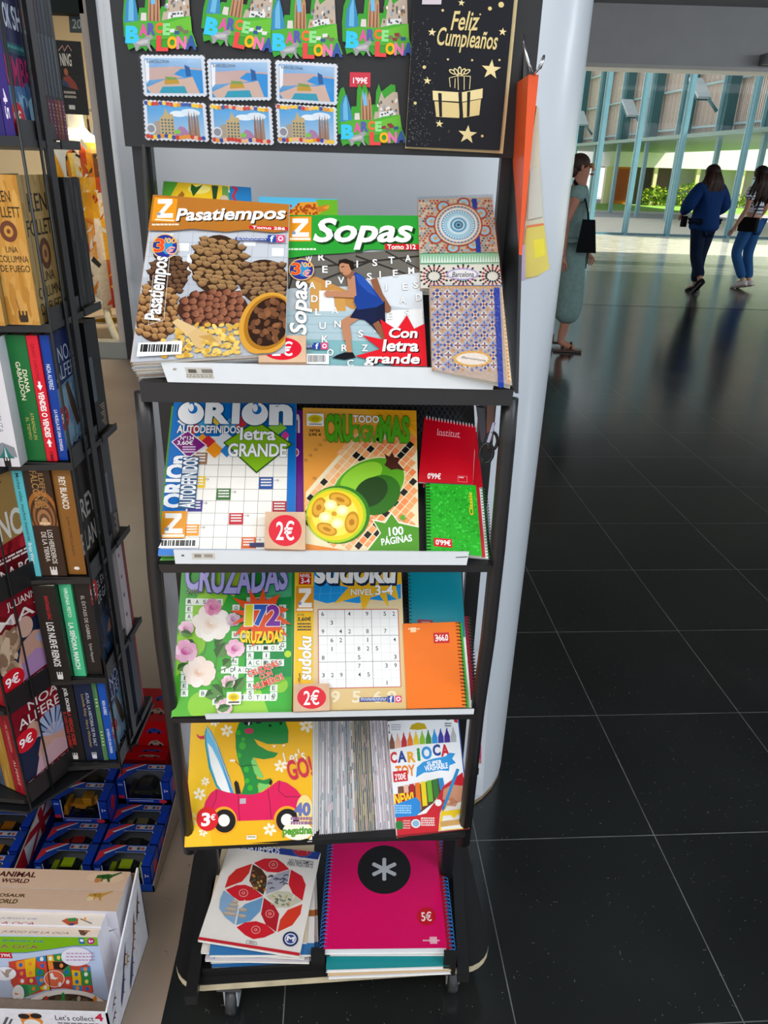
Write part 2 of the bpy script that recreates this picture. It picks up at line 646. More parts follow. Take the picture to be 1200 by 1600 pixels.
MATS['floor_dark'] = floor_mat('dark_terrazzo', '#191c1b', '#232625', '#6d7270', 150, 0.17, (0.444, 0.10, 0.045, '#8d918c'))
MATS['floor_tan'] = floor_mat('tan_terrazzo', '#8a7868', '#9c8b7a', '#4c4238', 110, 0.34)
MATS['pave'] = floor_mat('sunlit_paving', '#c9c2b2', '#d8d2c2', '#8d887c', 20, 0.7)
MATS['asphalt'] = floor_mat('asphalt', '#8b8b90', '#9a9a9e', '#6d6d70', 40, 0.8)
MATS['lawn'] = floor_mat('lawn', '#5f8f22', '#87b830', '#3d6a18', 30, 0.9)

def struct(name, mb):
    return solo(name, mb, kind='structure', loc=(0, 0, 0))

m = MB()
m.face([(-0.25, -2, 0), (24, -2, 0), (24, 22, 0), (-0.25 - 24 * 0.05, 22, 0)], '#222', 'floor_dark')
struct('floor', m)
MATS['floor_sun'] = floor_mat('painted_sunlit_floor', '#aaa898', '#c8c6b8', '#8f8d80', 60, 0.16)  # sunlight on the passage floor, put into a paler floor colour
MATS['floor_sheen'] = floor_mat('painted_floor_sheen', '#55564f', '#64655e', '#8f8d80', 60, 0.17)  # reflected daylight on the floor, put into a mid grey colour
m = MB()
for k, (ya, yb_, mt) in enumerate(((9.6, 13.2, 'floor_sheen'), (13.2, 14.3, 'floor_sun'), (14.3, 14.9, 'floor_sheen'), (14.9, 22.0, 'floor_sun'))):
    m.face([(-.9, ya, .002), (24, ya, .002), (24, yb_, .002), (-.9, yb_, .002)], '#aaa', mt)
struct('floor_painted_light', m)  # bands over the dark floor imitate sun and reflections by colour
m = MB()
m.face([(-9, -2, 0), (-0.25, -2, 0), (-1.45, 22, 0), (-9, 22, 0)], '#888', 'floor_tan')
struct('floor_shop', m)

# pillar: thick wall end with rounded corners and a worn foot
def pillar_ring(z, grow=0.0):
    cx0, cx1, cy0, cy1, r = -0.500 - grow, 0.346 + grow, 1.372 - grow, 2.1, 0.24
    pts = []
    for (px, py, a0) in ((cx1 - r, cy0 + r, -PI / 2), (cx1 - r, cy1 - r, 0), (cx0 + .1, cy1 - .1, PI / 2), (cx0 + .1, cy0 + .1, PI)):
        rr = r if px > 0 else .1
        for k in range(9):
            t = a0 + PI / 2 * k / 8
            pts.append((px + rr * math.cos(t), py + rr * math.sin(t), z))
    return pts
m = MB()
for z0, z1, c in ((0.0, 0.012, '#9a8468'), (0.012, 4.1, '#d3d9df')):
    a, b = pillar_ring(z0), pillar_ring(z1)
    k = len(a)
    vs = a + b
    fs = [(i, (i + 1) % k, k + (i + 1) % k, k + i) for i in range(k)]
    m.raw(vs, fs, c, 'pillar', True)
MATS['pillar'] = col_mat('pillar_paint', 0.3, spec=0.5, noise=0.03, scale=6, bump=0.06, bscale=140, coat=0.15)
struct('pillar', m)

# ceiling and the deep lintel over the passage
m = MB()
m.face([(-9, -1.6, 4.1), (24, -1.6, 4.1), (24, 15, 4.1), (-9, 15, 4.1)], '#8d8f92', 'wall')
struct('ceiling', m)
m = MB()
m.bbox_((-1.2, 14.9, 3.23), (24, 15.4, 4.1), '#b4b7bb', 'wall')
m.bbox_((-1.2, 14.86, 3.17), (24, 15.44, 3.23), '#c6c7c6', 'wall')
m.bbox_((6.2, 14.6, 3.26), (7.6, 14.9, 3.42), '#6d7072', 'wall')
struct('beam', m)
# ------------------------------------------------------------------ magazine rack
P0 = A3(-0.31, 0.885, 0)
def RP(x, d, z):
    return P0 + EX * x - N0 * d + UZ * z
def vplane(off=0.0):
    return (P0 + N0 * off, N0)
def fr(u, v, off=0.0):
    return onpl(u, v, vplane(off))
BLACK, BLACK2 = '#171617', '#201e1f'
rack = thing('magazine_rack', 'tall black metal rack on casters filled with puzzle magazines and notebooks', 'display rack', RP(0.23, 0.1, 0))

def pxbox(mb, tl, tr, br, bl, off, depth, col, mat):
    a, b, c, d = (fr(*p, off) for p in (tl, tr, br, bl))
    back = -N0 * depth
    mb.hexa([d, c, c + back, d + back], [a, b, b + back, a + back], col, mat)

# side rails, header, posts
for (pts) in (((223, 612), (231, 700), (243, 900), (253, 1000), (270, 1125), (297, 1330)),
              ((797, 622), (792, 690), (777, 860), (762, 1000), (746, 1112), (724, 1318))):
    m = MB()
    m.tube([fr(*p, -0.012) for p in pts], 0.0085, BLACK2, 'metal', 10, flat=1.3)
    part('rail', m, rack)
for x in (-0.008, 0.472):
    m = MB()
    m.bar(RP(x, 0.185, 0.12), RP(x, 0.185, 1.80), 0.024, 0.016, BLACK, 'metal', tuple(N0))
    part('post', m, rack)
m = MB()
a, b = RP(-0.025, 0.165, 1.497), RP(0.492, 0.165, 1.497)
m.obox(a, b - a, -N0 * 0.012, UZ * 0.27, '#18181a', 'metal')
part('header_panel', m, rack)
for x in (-0.004, 0.474):
    m = MB()
    z0 = 1.225
    pts = [RP(x, 0.015, z0), RP(x, 0.19, z0), RP(x, 0.19, 1.62), RP(x, 0.165, 1.62)] if x > 0.2 else \
          [RP(x, 0.11, z0), RP(x, 0.19, z0), RP(x, 0.19, 1.55), RP(x, 0.175, 1.55)]
    m.hexa(pts, [p + EX * 0.004 for p in pts], '#1a191a', 'metal')
    part('side_panel', m, rack)

LAM = math.radians(43)
NS = N0 * math.cos(LAM) + UZ * math.sin(LAM)          # out of a sloped shelf
US = -N0 * math.sin(LAM) + UZ * math.cos(LAM)         # up a sloped shelf
def splane(u, v, off=0.0):
    """sloped plane whose bottom edge lies where the picture point meets the rack front"""
    return (fr(u, v, off), NS)

SHELVES = [  # black bar corners, white strip corners (picture), sloped plate length
    (((217, 597), (803, 609), (799, 634), (221, 628)), ((251, 566), (776, 577), (770, 609), (262, 597)), 0.235),
    (((247, 882), (769, 884), (765, 894), (252, 895)), ((271, 860), (733, 863), (729, 883), (274, 881)), 0.245),
    (((268, 1123), (743, 1116), (738, 1124), (272, 1130)), ((320, 1117), (741, 1109), (740, 1116), (322, 1124)), 0.23),
    (((290, 1322), (728, 1303), (725, 1309), (293, 1329)), None, 0.21),
]
SHZ = []
for i, (bar, strip, ln) in enumerate(SHELVES):
    m = MB()
    zl = fr(*bar[3])[2]; zr = fr(*bar[2])[2]
    z = (zl + zr) / 2
    zt = (fr(*bar[0])[2] + fr(*bar[1])[2]) / 2
    SHZ.append(zt)
    # sloped back plate and little ledge
    o = RP(0.004, 0.048, z + 0.003)
    m.obox(o, EX * 0.452, US * ln, -NS * 0.003, '#242325', 'metal')
    m.obox(RP(0.004, 0.004, z + 0.001), EX * 0.452, -N0 * 0.05, UZ * 0.003, '#242325', 'metal')
    sh = part('shelf', m, rack)
    m = MB()
    pxbox(m, *bar, 0.004, 0.022, BLACK2, 'metal')
    part('front_bar', m, sh)
    if strip:
        m = MB()
        pxbox(m, *strip, 0.006, 0.003, '#dfe3e6', 'plastic')
        a3 = [fr(*p, 0.0061) for p in strip]
        ar = Art(m, a3, strip, 'plastic')
        if i == 0:
            ar.rect(286, 574, 331, 592, '#c3beb2'); ar.rect(291, 577, 305, 583, '#55504a'); ar.rect(311, 577, 329, 583, '#77716a')
            paras(ar, 289, 585, 329, 591, 2, '#8a857c')
            ar.ell(272, 577, 3, 2, '#a89c90'); ar.ell(757, 588, 4, 2, '#8a5a44')
            ar.poly([(765, 576), (776, 577), (774, 590), (768, 584)], '#8d6a5a')
        if i == 1:
            ar.rect(300, 864, 338, 874, '#cfcabf'); ar.rect(304, 866, 316, 871, '#8a857c'); ar.rect(320, 866, 334, 871, '#9a948c')
            ar.ell(286, 868, 2.5, 1.5, '#555'); ar.line([(713, 871), (730, 870)], 1.2, '#4a4038')
        part('price_strip', m, sh, 'white plastic edge strip' if i == 0 else None)
    if i == 1:   # expanded mesh showing above the magazines
        m = MB()
        o = o + US * 0.19
        for k in range(-6, 34):
            x = 0.2 + k * 0.0082
            for sgn in (1, -1):
                aa, bb = (x, 0.0), (x + sgn * 0.03, 0.052)
                if max(aa[0], bb[0]) > 0.45 or min(aa[0], bb[0]) < 0.16:
                    continue
                m.bar(o + EX * aa[0] + NS * .001, o + EX * bb[0] + US * bb[1] + NS * .001, 0.0016, 0.0016, '#3a383a', 'metal', tuple(NS))
        part('wire_mesh', m, sh)

# base board, foot bars, casters
BA = 0.1
bx, by = A3(math.cos(BA), math.sin(BA), 0), A3(-math.sin(BA), math.cos(BA), 0)
bo = A3(-0.362, 0.862, 0)
def rrect(w, h, r, n=6):
    pts = []
    for cx, cy, a in ((w - r, r, -PI / 2), (w - r, h - r, 0), (r, h - r, PI / 2), (r, r, PI)):
        pts += [(cx + r * math.cos(a + PI / 2 * k / n), cy + r * math.sin(a + PI / 2 * k / n)) for k in range(n + 1)]
    return pts
m = MB()
rr = rrect(0.6, 0.4, 0.055)
m.prism(rr, bo + UZ * 0.096, bx, by, UZ * 0.016, '#d9c9a6', 'wood')
m.prism(rr, bo + UZ * 0.1125, bx, by, UZ * 0.0025, '#171717', 'metal')
part('base_board', m, rack)
for a, b in ((A3(-0.317, 0.83, 0.128), A3(-0.352, 1.17, 0.128)), (A3(0.172, 0.885, 0.128), A3(0.18, 1.21, 0.128))):
    m = MB()
    m.bar(a, b, 0.021, 0.024, '#171617', 'metal')
    part('foot_bar', m, rack)
m = MB()
a, b = fr(312, 1518, 0.0), fr(722, 1500, 0.0)
m.bar(A3(-0.31, 0.885, 0.122), A3(0.17, 0.93, 0.122), 0.006, 0.012, '#141414', 'metal')
part('foot_bar', m, rack)
for a, b in (((486, 1484), (508, 1512)), ((694, 1488), (712, 1508))):
    m = MB()
    c = atY(*a, 0.905)
    m.bbox_((c[0], .9, .112), (atY(*b, .905)[0], .91, c[2]), '#131313', 'metal')
    part('divider_tab', m, rack)
for (x, y, c) in ((-0.262, 0.9, '#b9bcc0'), (0.163, 0.955, '#8f8b86'), (-0.28, 1.2, '#5a5856'), (0.17, 1.24, '#5a5856')):
    m = MB()
    m.box((x, y, 0.089), (0.045, 0.05, 0.012), '#77777a', 'chrome')
    m.box((x - 0.012, y, 0.055), (0.003, 0.03, 0.06), c, 'paint')
    m.box((x + 0.012, y, 0.055), (0.003, 0.03, 0.06), c, 'paint')
    cs = part('caster', m, rack)
    m = MB()
    Rw = np.array([[0, 0, 1], [0, 1, 0], [-1, 0, 0]], float)
    m.lathe([(0.02, -0.009), (0.03, -0.009), (0.032, 0), (0.03, 0.009), (0.02, 0.009)], (x, y, 0.032), '#3a3a3c', 'plastic', 20, Rw)
    part('wheel', m, cs)

# ------------------------------------------------------------------ things with printed fronts
def cover_shell(mb, q, n, t, c_front, c_spine, mat, back='#e8e6e0'):
    e = n * 0.0005
    TL, TR, BR, BL = q
    mb.hexa([BL - e, BR - e, TR - e, TL - e], [BL, BR, TR, TL], c_front, mat)
    g = n * t
    mb.hexa([BL - g, BR - g, TR - g, TL - g], [p - g + e for p in (BL, BR, TR, TL)], back, mat)
    s = unit(TL - TR) * 0.0004
    mb.hexa([BL - g, BL - g + s, TL - g + s, TL - g], [BL, BL + s, TL + s, TL], c_spine, mat)

def booklet(name, label, cat, q, n, t, paint, group=None, base='#eee', spine='#ddd', pages='#e9e4da', mat='gloss', pq=None, extra=None, cover_name='cover'):
    q = [np.asarray(p, float) for p in q]
    mid = (q[2] + q[3]) / 2 - n * t
    th = thing(name, label, cat, mid, group)
    m = MB()
    cover_shell(m, q, n, t, base, spine, mat)
    if paint:
        ar = Art(m, q, pq, mat)
        ar.n = n
        paint(ar)
    part(cover_name, m, th)
    m = MB()
    c = sum(q) / 4
    qi = [p + (c - p) * 0.012 for p in q]
    bl, br = qi[3], qi[2]
    m.hexa([p - n * (t - 0.0006) for p in (qi[3], qi[2], qi[1], qi[0])], [p - n * 0.0006 for p in (qi[3], qi[2], qi[1], qi[0])], pages, 'paper')
    part('pages', m, th)
    if extra:
        extra(th, q, n, t)
    return th

def shift(q, d):
    return [p + d for p in q]
def qpl(pq, pl):
    return [onpl(*p, pl) for p in pq]

def rings(th, a, b, k, out, n, t, col, name='spiral_binding', mat='metal', r=None, wire=0.0007):
    """wire rings along an edge a-b; out points away from the sheet"""
    m = MB()
    r = r or t * 0.75
    w = unit(b - a)
    for i in range(k):
        c = a + (b - a) * ((i + 0.5) / k) - n * t * 0.5
        pts = []
        for j in range(11):
            ang = -PI * 0.9 + 1.8 * PI * j / 10
            pts.append(c + out * (r * math.cos(ang) + 0.000) + n * (r * 1.15 * math.sin(ang)) + w * 0.0012 * j / 10)
        m.tube(pts, wire, col, mat, 4)
    return part(name, m, th)

def price_block(q_px, base_off, txt, label, tilt=LAM, pq=None):
    """little wooden block with a red round price disc"""
    pl = (fr(*q_px[3], base_off), unit(N0 * math.cos(tilt) + UZ * math.sin(tilt)))
    q = qpl(q_px, pl)
    n = pl[1]
    th = thing('price_block', label, 'price sign', (q[2] + q[3]) / 2 - n * 0.012, 'wooden price blocks on the rack')
    m = MB()
    g = n * 0.012
    m.hexa([p - g for p in (q[3], q[2], q[1], q[0])], [q[3], q[2], q[1], q[0]], '#dcb694', 'wood')
    part('block', m, th)
    m = MB()
    ar = Art(m, q, q_px, 'gloss')
    ar.n = n
    ar.L = 3
    x0 = (q_px[0][0] + q_px[3][0]) / 2; x1 = (q_px[1][0] + q_px[2][0]) / 2
    y0 = (q_px[0][1] + q_px[1][1]) / 2; y1 = (q_px[3][1] + q_px[2][1]) / 2
    cx, cy, w, h = (x0 + x1) / 2, (y0 + y1) / 2, x1 - x0, y1 - y0
    ar.ell(cx, cy, w * 0.41, h * 0.42, '#d81830', 30)
    ar.text(txt, cx - w * 0.22, cy - h * 0.27, cx + w * 0.22, cy + h * 0.27, '#fff', 0.02)
    part('price_disc', m, th, 'red round price sticker')
    return th
# ------------------------------------------------------------------ artwork of the shelf magazines
def zlogo(a, x0, y0, x1, y1):
    w, h = x1 - x0, y1 - y0
    a.rect(x0, y0, x1, y1, '#e4941f')
    P = lambda u, v: (x0 + w * u, y0 + h * v)
    a.poly([P(.16, .08), P(.86, .08), P(.86, .26), P(.16, .26)], '#fbf7ef')
    a.poly([P(.60, .24), P(.86, .24), P(.40, .68), P(.14, .68)], '#fbf7ef', True)
    a.poly([P(.14, .64), P(.90, .64), P(.90, .82), P(.14, .82)], '#fbf7ef', True)
    a.rect(*P(.14, .60), *P(.30, .72), '#8f98a8')
    a.rect(*P(.04, .86), *P(.96, .95), '#fff2d8')
def social(a, x, y, h):
    a.rect(x - 4.2 * h, y, x, y + h * .55, '#2b3f86')
    a.rect(x, y - h * .3, x + h, y + h * .7, '#2b4a9a'); a.text('f', x + h * .3, y - h * .2, x + h * .75, y + h * .65, '#fff', .02)
    a.rect(x + h * 1.1, y - h * .3, x + h * 2.1, y + h * .7, '#d8487a'); a.ell(x + h * 1.6, y + h * .2, h * .33, h * .33, '#fff', 14); a.ell(x + h * 1.6, y + h * .2, h * .2, h * .2, '#d8487a', 12)
    paras(a, x - 4 * h, y + h * .08, x - h * .2, y + h * .5, 2, '#cfd6ea')
def burst_price(a, cx, cy, r):
    a.ell(cx, cy, r * 1.1, r * .95, '#d8b27a', 26); a.ell(cx, cy, r, r * .86, '#26348c', 26); a.ell(cx + r * .2, cy, r * .45, r * .6, '#2f8ec8', 18)
    a.text('3', cx - r * .85, cy - r * .6, cx - r * .05, cy + r * .45, '#e8502a', .05, outl='#f4d23a', ow=.03)
    a.text("'00", cx + r * .0, cy - r * .65, cx + r * .9, cy - r * .2, '#ffb04a', .05)
    a.text('€', cx + r * .1, cy + r * .0, cx + r * .8, cy + r * .65, '#f0a090', .05)
def mixc(a, b, t):
    A, B = rgb(a), rgb(b)
    return tuple(A[i] * (1 - t) + B[i] * t for i in range(3))
def pinecone(a, cx, cy, w, h, rot, dark, mid, light, rows=8, seed=1):
    rnd = random.Random(seed)
    c, s = math.cos(rot), math.sin(rot)
    T = lambda x, y: (cx + x * c - y * s, cy + x * s + y * c)
    a.poly([T(w * .5 * math.cos(t), h * .5 * math.sin(t)) for t in np.linspace(0, 2 * PI, 28)[:-1]], dark)
    for r in range(rows):
        v = -0.43 + 0.86 * (r + .5) / rows
        half = w * .5 * math.sqrt(max(0.02, 1 - (v / .56) ** 2))
        k = max(3, int(2 * half / (w * .16)))
        a.L += 1
        sh = h / rows * 1.15
        for j in range(k):
            x = -half + 2 * half * (j + .5 + (0.25 if r % 2 else -0.25)) / k
            x = max(-half * .95, min(half * .95, x))
            y = v * h + (abs(x) / (w * .5)) ** 2 * sh * -.6
            sw = half * 2 / k * .62
            jx, jy, js = rnd.uniform(-.2, .2) * sw, rnd.uniform(-.2, .2) * sh, rnd.uniform(.85, 1.2)
            x, y = x + jx, y + jy
            a.poly([T(x - sw * js, y - sh * .15), T(x, y - sh * .5), T(x + sw * js, y - sh * .15), T(x + sw * .6, y + sh * .4), T(x, y + sh * .62), T(x - sw * .6, y + sh * .4)], dark, True)
            sw *= .88 * js
            cc = mixc(mid, light, rnd.random() * (1.0 - abs(x) / w))
            a.poly([T(x - sw, y - sh * .2), T(x - sw * .3, y - sh * .42), T(x + sw * .4, y - sh * .4), T(x + sw, y - sh * .16), T(x + sw * .55, y + sh * .26), T(x, y + sh * .42), T(x - sw * .55, y + sh * .26)],
                   [cc, mixc(mid, light, .8), mixc(mid, light, .6), cc, mixc(dark, mid, .8), mixc(dark, mid, .5), mixc(dark, mid, .8)], True)

def art_pasatiempos(a):
    a.f(180, 220, 3.3333)
    rnd = random.Random(11)
    a.fill('#b3b7be')
    a.poly([(180, 470), (902, 478), (890, 700), (140, 700)], '#c1c6cd')
    a.L += 1
    for i in range(10):
        x = 190 + i * 78
        a.line([(x, 470), (x - 55, 1140)], 1.6, '#8d929b', True)
    for j in range(9):
        a.line([(150, 520 + j * 72), (905, 530 + j * 72)], 1.6, '#8d929b', True)
    a.L += 1
    for x, y in ((255, 475), (345, 525), (395, 585), (690, 500), (825, 552), (640, 765), (380, 640)):
        a.rect(x, y, x + 55, y + 42, '#e9ebee', True)
    pinecone(a, 290, 690, 215, 215, .1, '#2e1d14', '#5d402c', '#7a583c', 8, 4)
    pinecone(a, 225, 890, 240, 310, .15, '#4a2f1c', '#96693f', '#c29560', 9, 5)
    pinecone(a, 555, 640, 275, 305, .12, '#3a2617', '#8a6742', '#b08a5c', 10, 6)
    pinecone(a, 785, 730, 240, 230, -.1, '#3a2619', '#7d5c40', '#a37f58', 8, 7)
    pinecone(a, 525, 868, 190, 365, 1.5, '#44251a', '#7d4a36', '#a56c50', 8, 8)
    # kernels, scoop and bowl
    a.L += 1
    for i in range(150):
        x, y = rnd.uniform(265, 665), rnd.uniform(955, 1140)
        if y < 960 + abs(x - 560) * .25 - 30 or (x < 330 and y < 1020):
            continue
        a.ell(x, y, rnd.uniform(14, 21), rnd.uniform(9, 13), mixc('#c8942e', '#eccf72', rnd.random()), 9, rnd.uniform(-1, 1), True)
        if i % 12 == 0:
            a.L += 1
    a.poly([(315, 945), (345, 925), (470, 985), (430, 1045)], '#d8b883')
    a.poly([(400, 1010), (450, 975), (575, 1035), (580, 1070), (500, 1030), (470, 1050), (490, 1095), (440, 1075)], '#d3b078')
    a.poly([(455, 1020), (520, 1010), (560, 1050), (500, 1040)], '#c29850')
    a.ell(800, 955, 130, 172, '#d39a38', 34, .38); a.ell(806, 950, 112, 150, '#a8701f', 34, .38); a.ell(812, 945, 98, 134, '#2c1a11', 34, .38)
    a.L += 1
    for i in range(46):
        t, r = rnd.uniform(0, 2 * PI), math.sqrt(rnd.random())
        x, y = 812 + 84 * r * math.cos(t) - 30 * r * math.sin(t), 945 + 118 * r * math.sin(t) + 20 * r * math.cos(t)
        a.ell(x, y, 20, 13, mixc('#4a2c1c', '#8f5d3c', rnd.random()), 9, rnd.uniform(0, 3), True)
        if i % 6 == 0:
            a.L += 1
    # heading
    a.poly([(195, 285), (910, 335), (905, 472), (840, 482), (700, 468), (600, 478), (420, 462), (300, 472), (175, 468)], '#b27028')
    a.text('Pasatiempos', 330, 356, 892, 438, '#fdfaf4', .05, .2, shadow='#3a2410', ow=.02, ang=-.015)
    a.rect(716, 446, 902, 472, '#c8232c'); a.text('Tomo 286', 730, 448, 888, 470, '#fff', .03)
    zlogo(a, 210, 303, 327, 430)
    paras(a, 198, 436, 348, 454, 1, '#f0d8b8')
    social(a, 806, 506, 38)
    burst_price(a, 273, 552, 68)
    a.line([(335, 600), (300, 600), (272, 935), (185, 962), (210, 700)], 2.0, '#e8e8e8')
    a.text('Pasatiempos', 205, 602, 280, 938, '#fff', .045, .2, rot=90, outl='#3a3430', ow=.02)
    a.barcode(130, 1058, 368, 1118)

def art_sopas(a):
    a.f(430, 220, 2.7907)
    a.fill('#b9c3c8')
    a.poly([(40, 500), (630, 470), (640, 620), (45, 640)], '#6a665f')
    for (p, q, w) in (((60, 560), (630, 500), 8), ((200, 500), (420, 620), 8), ((350, 500), (640, 600), 8), ((100, 500), (60, 640), 8), ((480, 480), (640, 560), 6), ((160, 620), (420, 520), 8)):
        a.line([p, q], w, '#332f2b')
    a.poly([(390, 600), (640, 570), (645, 740), (400, 700)], '#d5dbe0')
    a.poly([(100, 590), (180, 590), (420, 700), (420, 735), (330, 730)], '#c08a4a')
    a.poly([(150, 600), (200, 620), (190, 780), (150, 740)], '#c99650')
    a.poly([(250, 640), (300, 655), (310, 830), (270, 820)], '#c99650')
    a.poly([(190, 650), (250, 650), (260, 780), (190, 780)], '#e6e9ea')
    a.poly([(45, 740), (640, 740), (655, 985), (45, 985)], '#aac1c8')
    a.poly([(45, 860), (655, 880), (655, 985), (45, 985)], '#7fb0b4')
    a.L += 1
    for i in range(6):
        a.line([(50, 760 + i * 36), (655, 770 + i * 36)], 2, '#8aa3aa', True)
    a.poly([(420, 740), (640, 730), (648, 860), (430, 830)], '#eceff0')
    a.L += 1
    for ch, x, y in (('W', 145, 513), ('R', 200, 505), ('E', 215, 558), ('P', 230, 622), ('V', 285, 606), ('A', 160, 628), ('D', 170, 686), ('L', 185, 744), ('A', 258, 736),
                     ('I', 355, 536), ('S', 432, 530), ('T', 505, 520), ('A', 578, 512), ('S', 408, 590), ('I', 455, 582), ('E', 522, 576), ('M', 592, 566), ('E', 565, 634), ('S', 612, 626),
                     ('A', 555, 693), ('D', 625, 682), ('E', 497, 763), ('S', 572, 750), ('U', 205, 806), ('K', 215, 865), ('S', 370, 842), ('Z', 388, 905), ('R', 300, 905), ('O', 238, 925), ('C', 325, 972), ('N', 270, 800), ('J', 480, 640)):
        a.text(ch, x - 14, y - 15, x + 14, y + 15, '#f4f4f2', .03, outl='#8a8a88', ow=.02)
    # runner
    sk, sk2 = '#b98262', '#8a5a40'
    a.line([(430, 610), (452, 672), (486, 728)], 30, sk2); a.ell(488, 735, 14, 16, sk2)
    a.poly([(345, 745), (475, 700), (478, 790), (488, 862), (468, 868), (420, 810)], '#191f38')
    a.line([(440, 800), (500, 900)], 30, sk2)
    a.line([(350, 765), (303, 795), (312, 860)], 36, sk); a.line([(312, 850), (322, 930)], 24, sk)
    a.poly([(245, 950), (265, 938), (300, 925), (335, 925), (348, 948), (300, 958)], '#15161c')
    a.poly([(350, 730), (440, 720), (440, 790), (322, 772)], '#1a2142')
    a.poly([(318, 588), (345, 572), (378, 590), (412, 628), (472, 708), (440, 726), (356, 738), (340, 700), (350, 650), (338, 620)], '#1d3f8e')
    a.poly([(345, 580), (378, 590), (412, 628), (440, 680), (400, 660), (360, 620)], '#2a52a8')
    a.line([(328, 600), (334, 668)], 34, sk); a.line([(336, 672), (240, 668)], 26, sk); a.ell(228, 668, 16, 14, sk)
    a.poly([(296, 590), (326, 560), (345, 575), (325, 606)], sk2)
    a.ell(304, 555, 27, 33, sk, 18, -.2)
    a.poly([(272, 542), (276, 522), (305, 516), (338, 528), (342, 558), (328, 566), (318, 540), (290, 534)], '#241a15')
    a.line([(287, 552), (297, 550)], 4, '#3a2418'); a.ell(288, 578, 6, 3, '#7a4a3a')
    # heading
    a.poly([(50, 325), (625, 332), (630, 472), (560, 480), (420, 476), (300, 492), (160, 500), (42, 516)], '#2c9a34')
    a.text('Sopas', 165, 342, 605, 478, '#fdfdfa', .05, .25, shadow='#123f14', ow=.02)
    a.rect(475, 453, 628, 478, '#c8232c'); a.text('Tomo 312', 486, 455, 612, 476, '#fff', .03)
    zlogo(a, 60, 336, 156, 442)
    paras(a, 58, 472, 176, 486, 1, '#d8f0d0')
    burst_price(a, 114, 564, 50)
    a.text('Sopas', 68, 612, 158, 850, '#fdfdfa', .045, .2, rot=90, outl='#4a5258', ow=.02)
    a.fan(540, 900, [(375, 850), (478, 872), (455, 780), (528, 826), (572, 762), (604, 822), (660, 800), (670, 990), (520, 992), (345, 943), (455, 912)], '#d81e2a')
    for t, x0, y0, x1, y1 in (('Con', 492, 818, 620, 864), ('letra', 462, 870, 624, 924), ('grande', 384, 932, 630, 992)):
        a.text(t, x0, y0, x1, y1, '#fff', .05, .15, shadow='#3a0a0c', ow=.02)
    social(a, 165, 893, 30)
    a.barcode(136, 934, 232, 980)

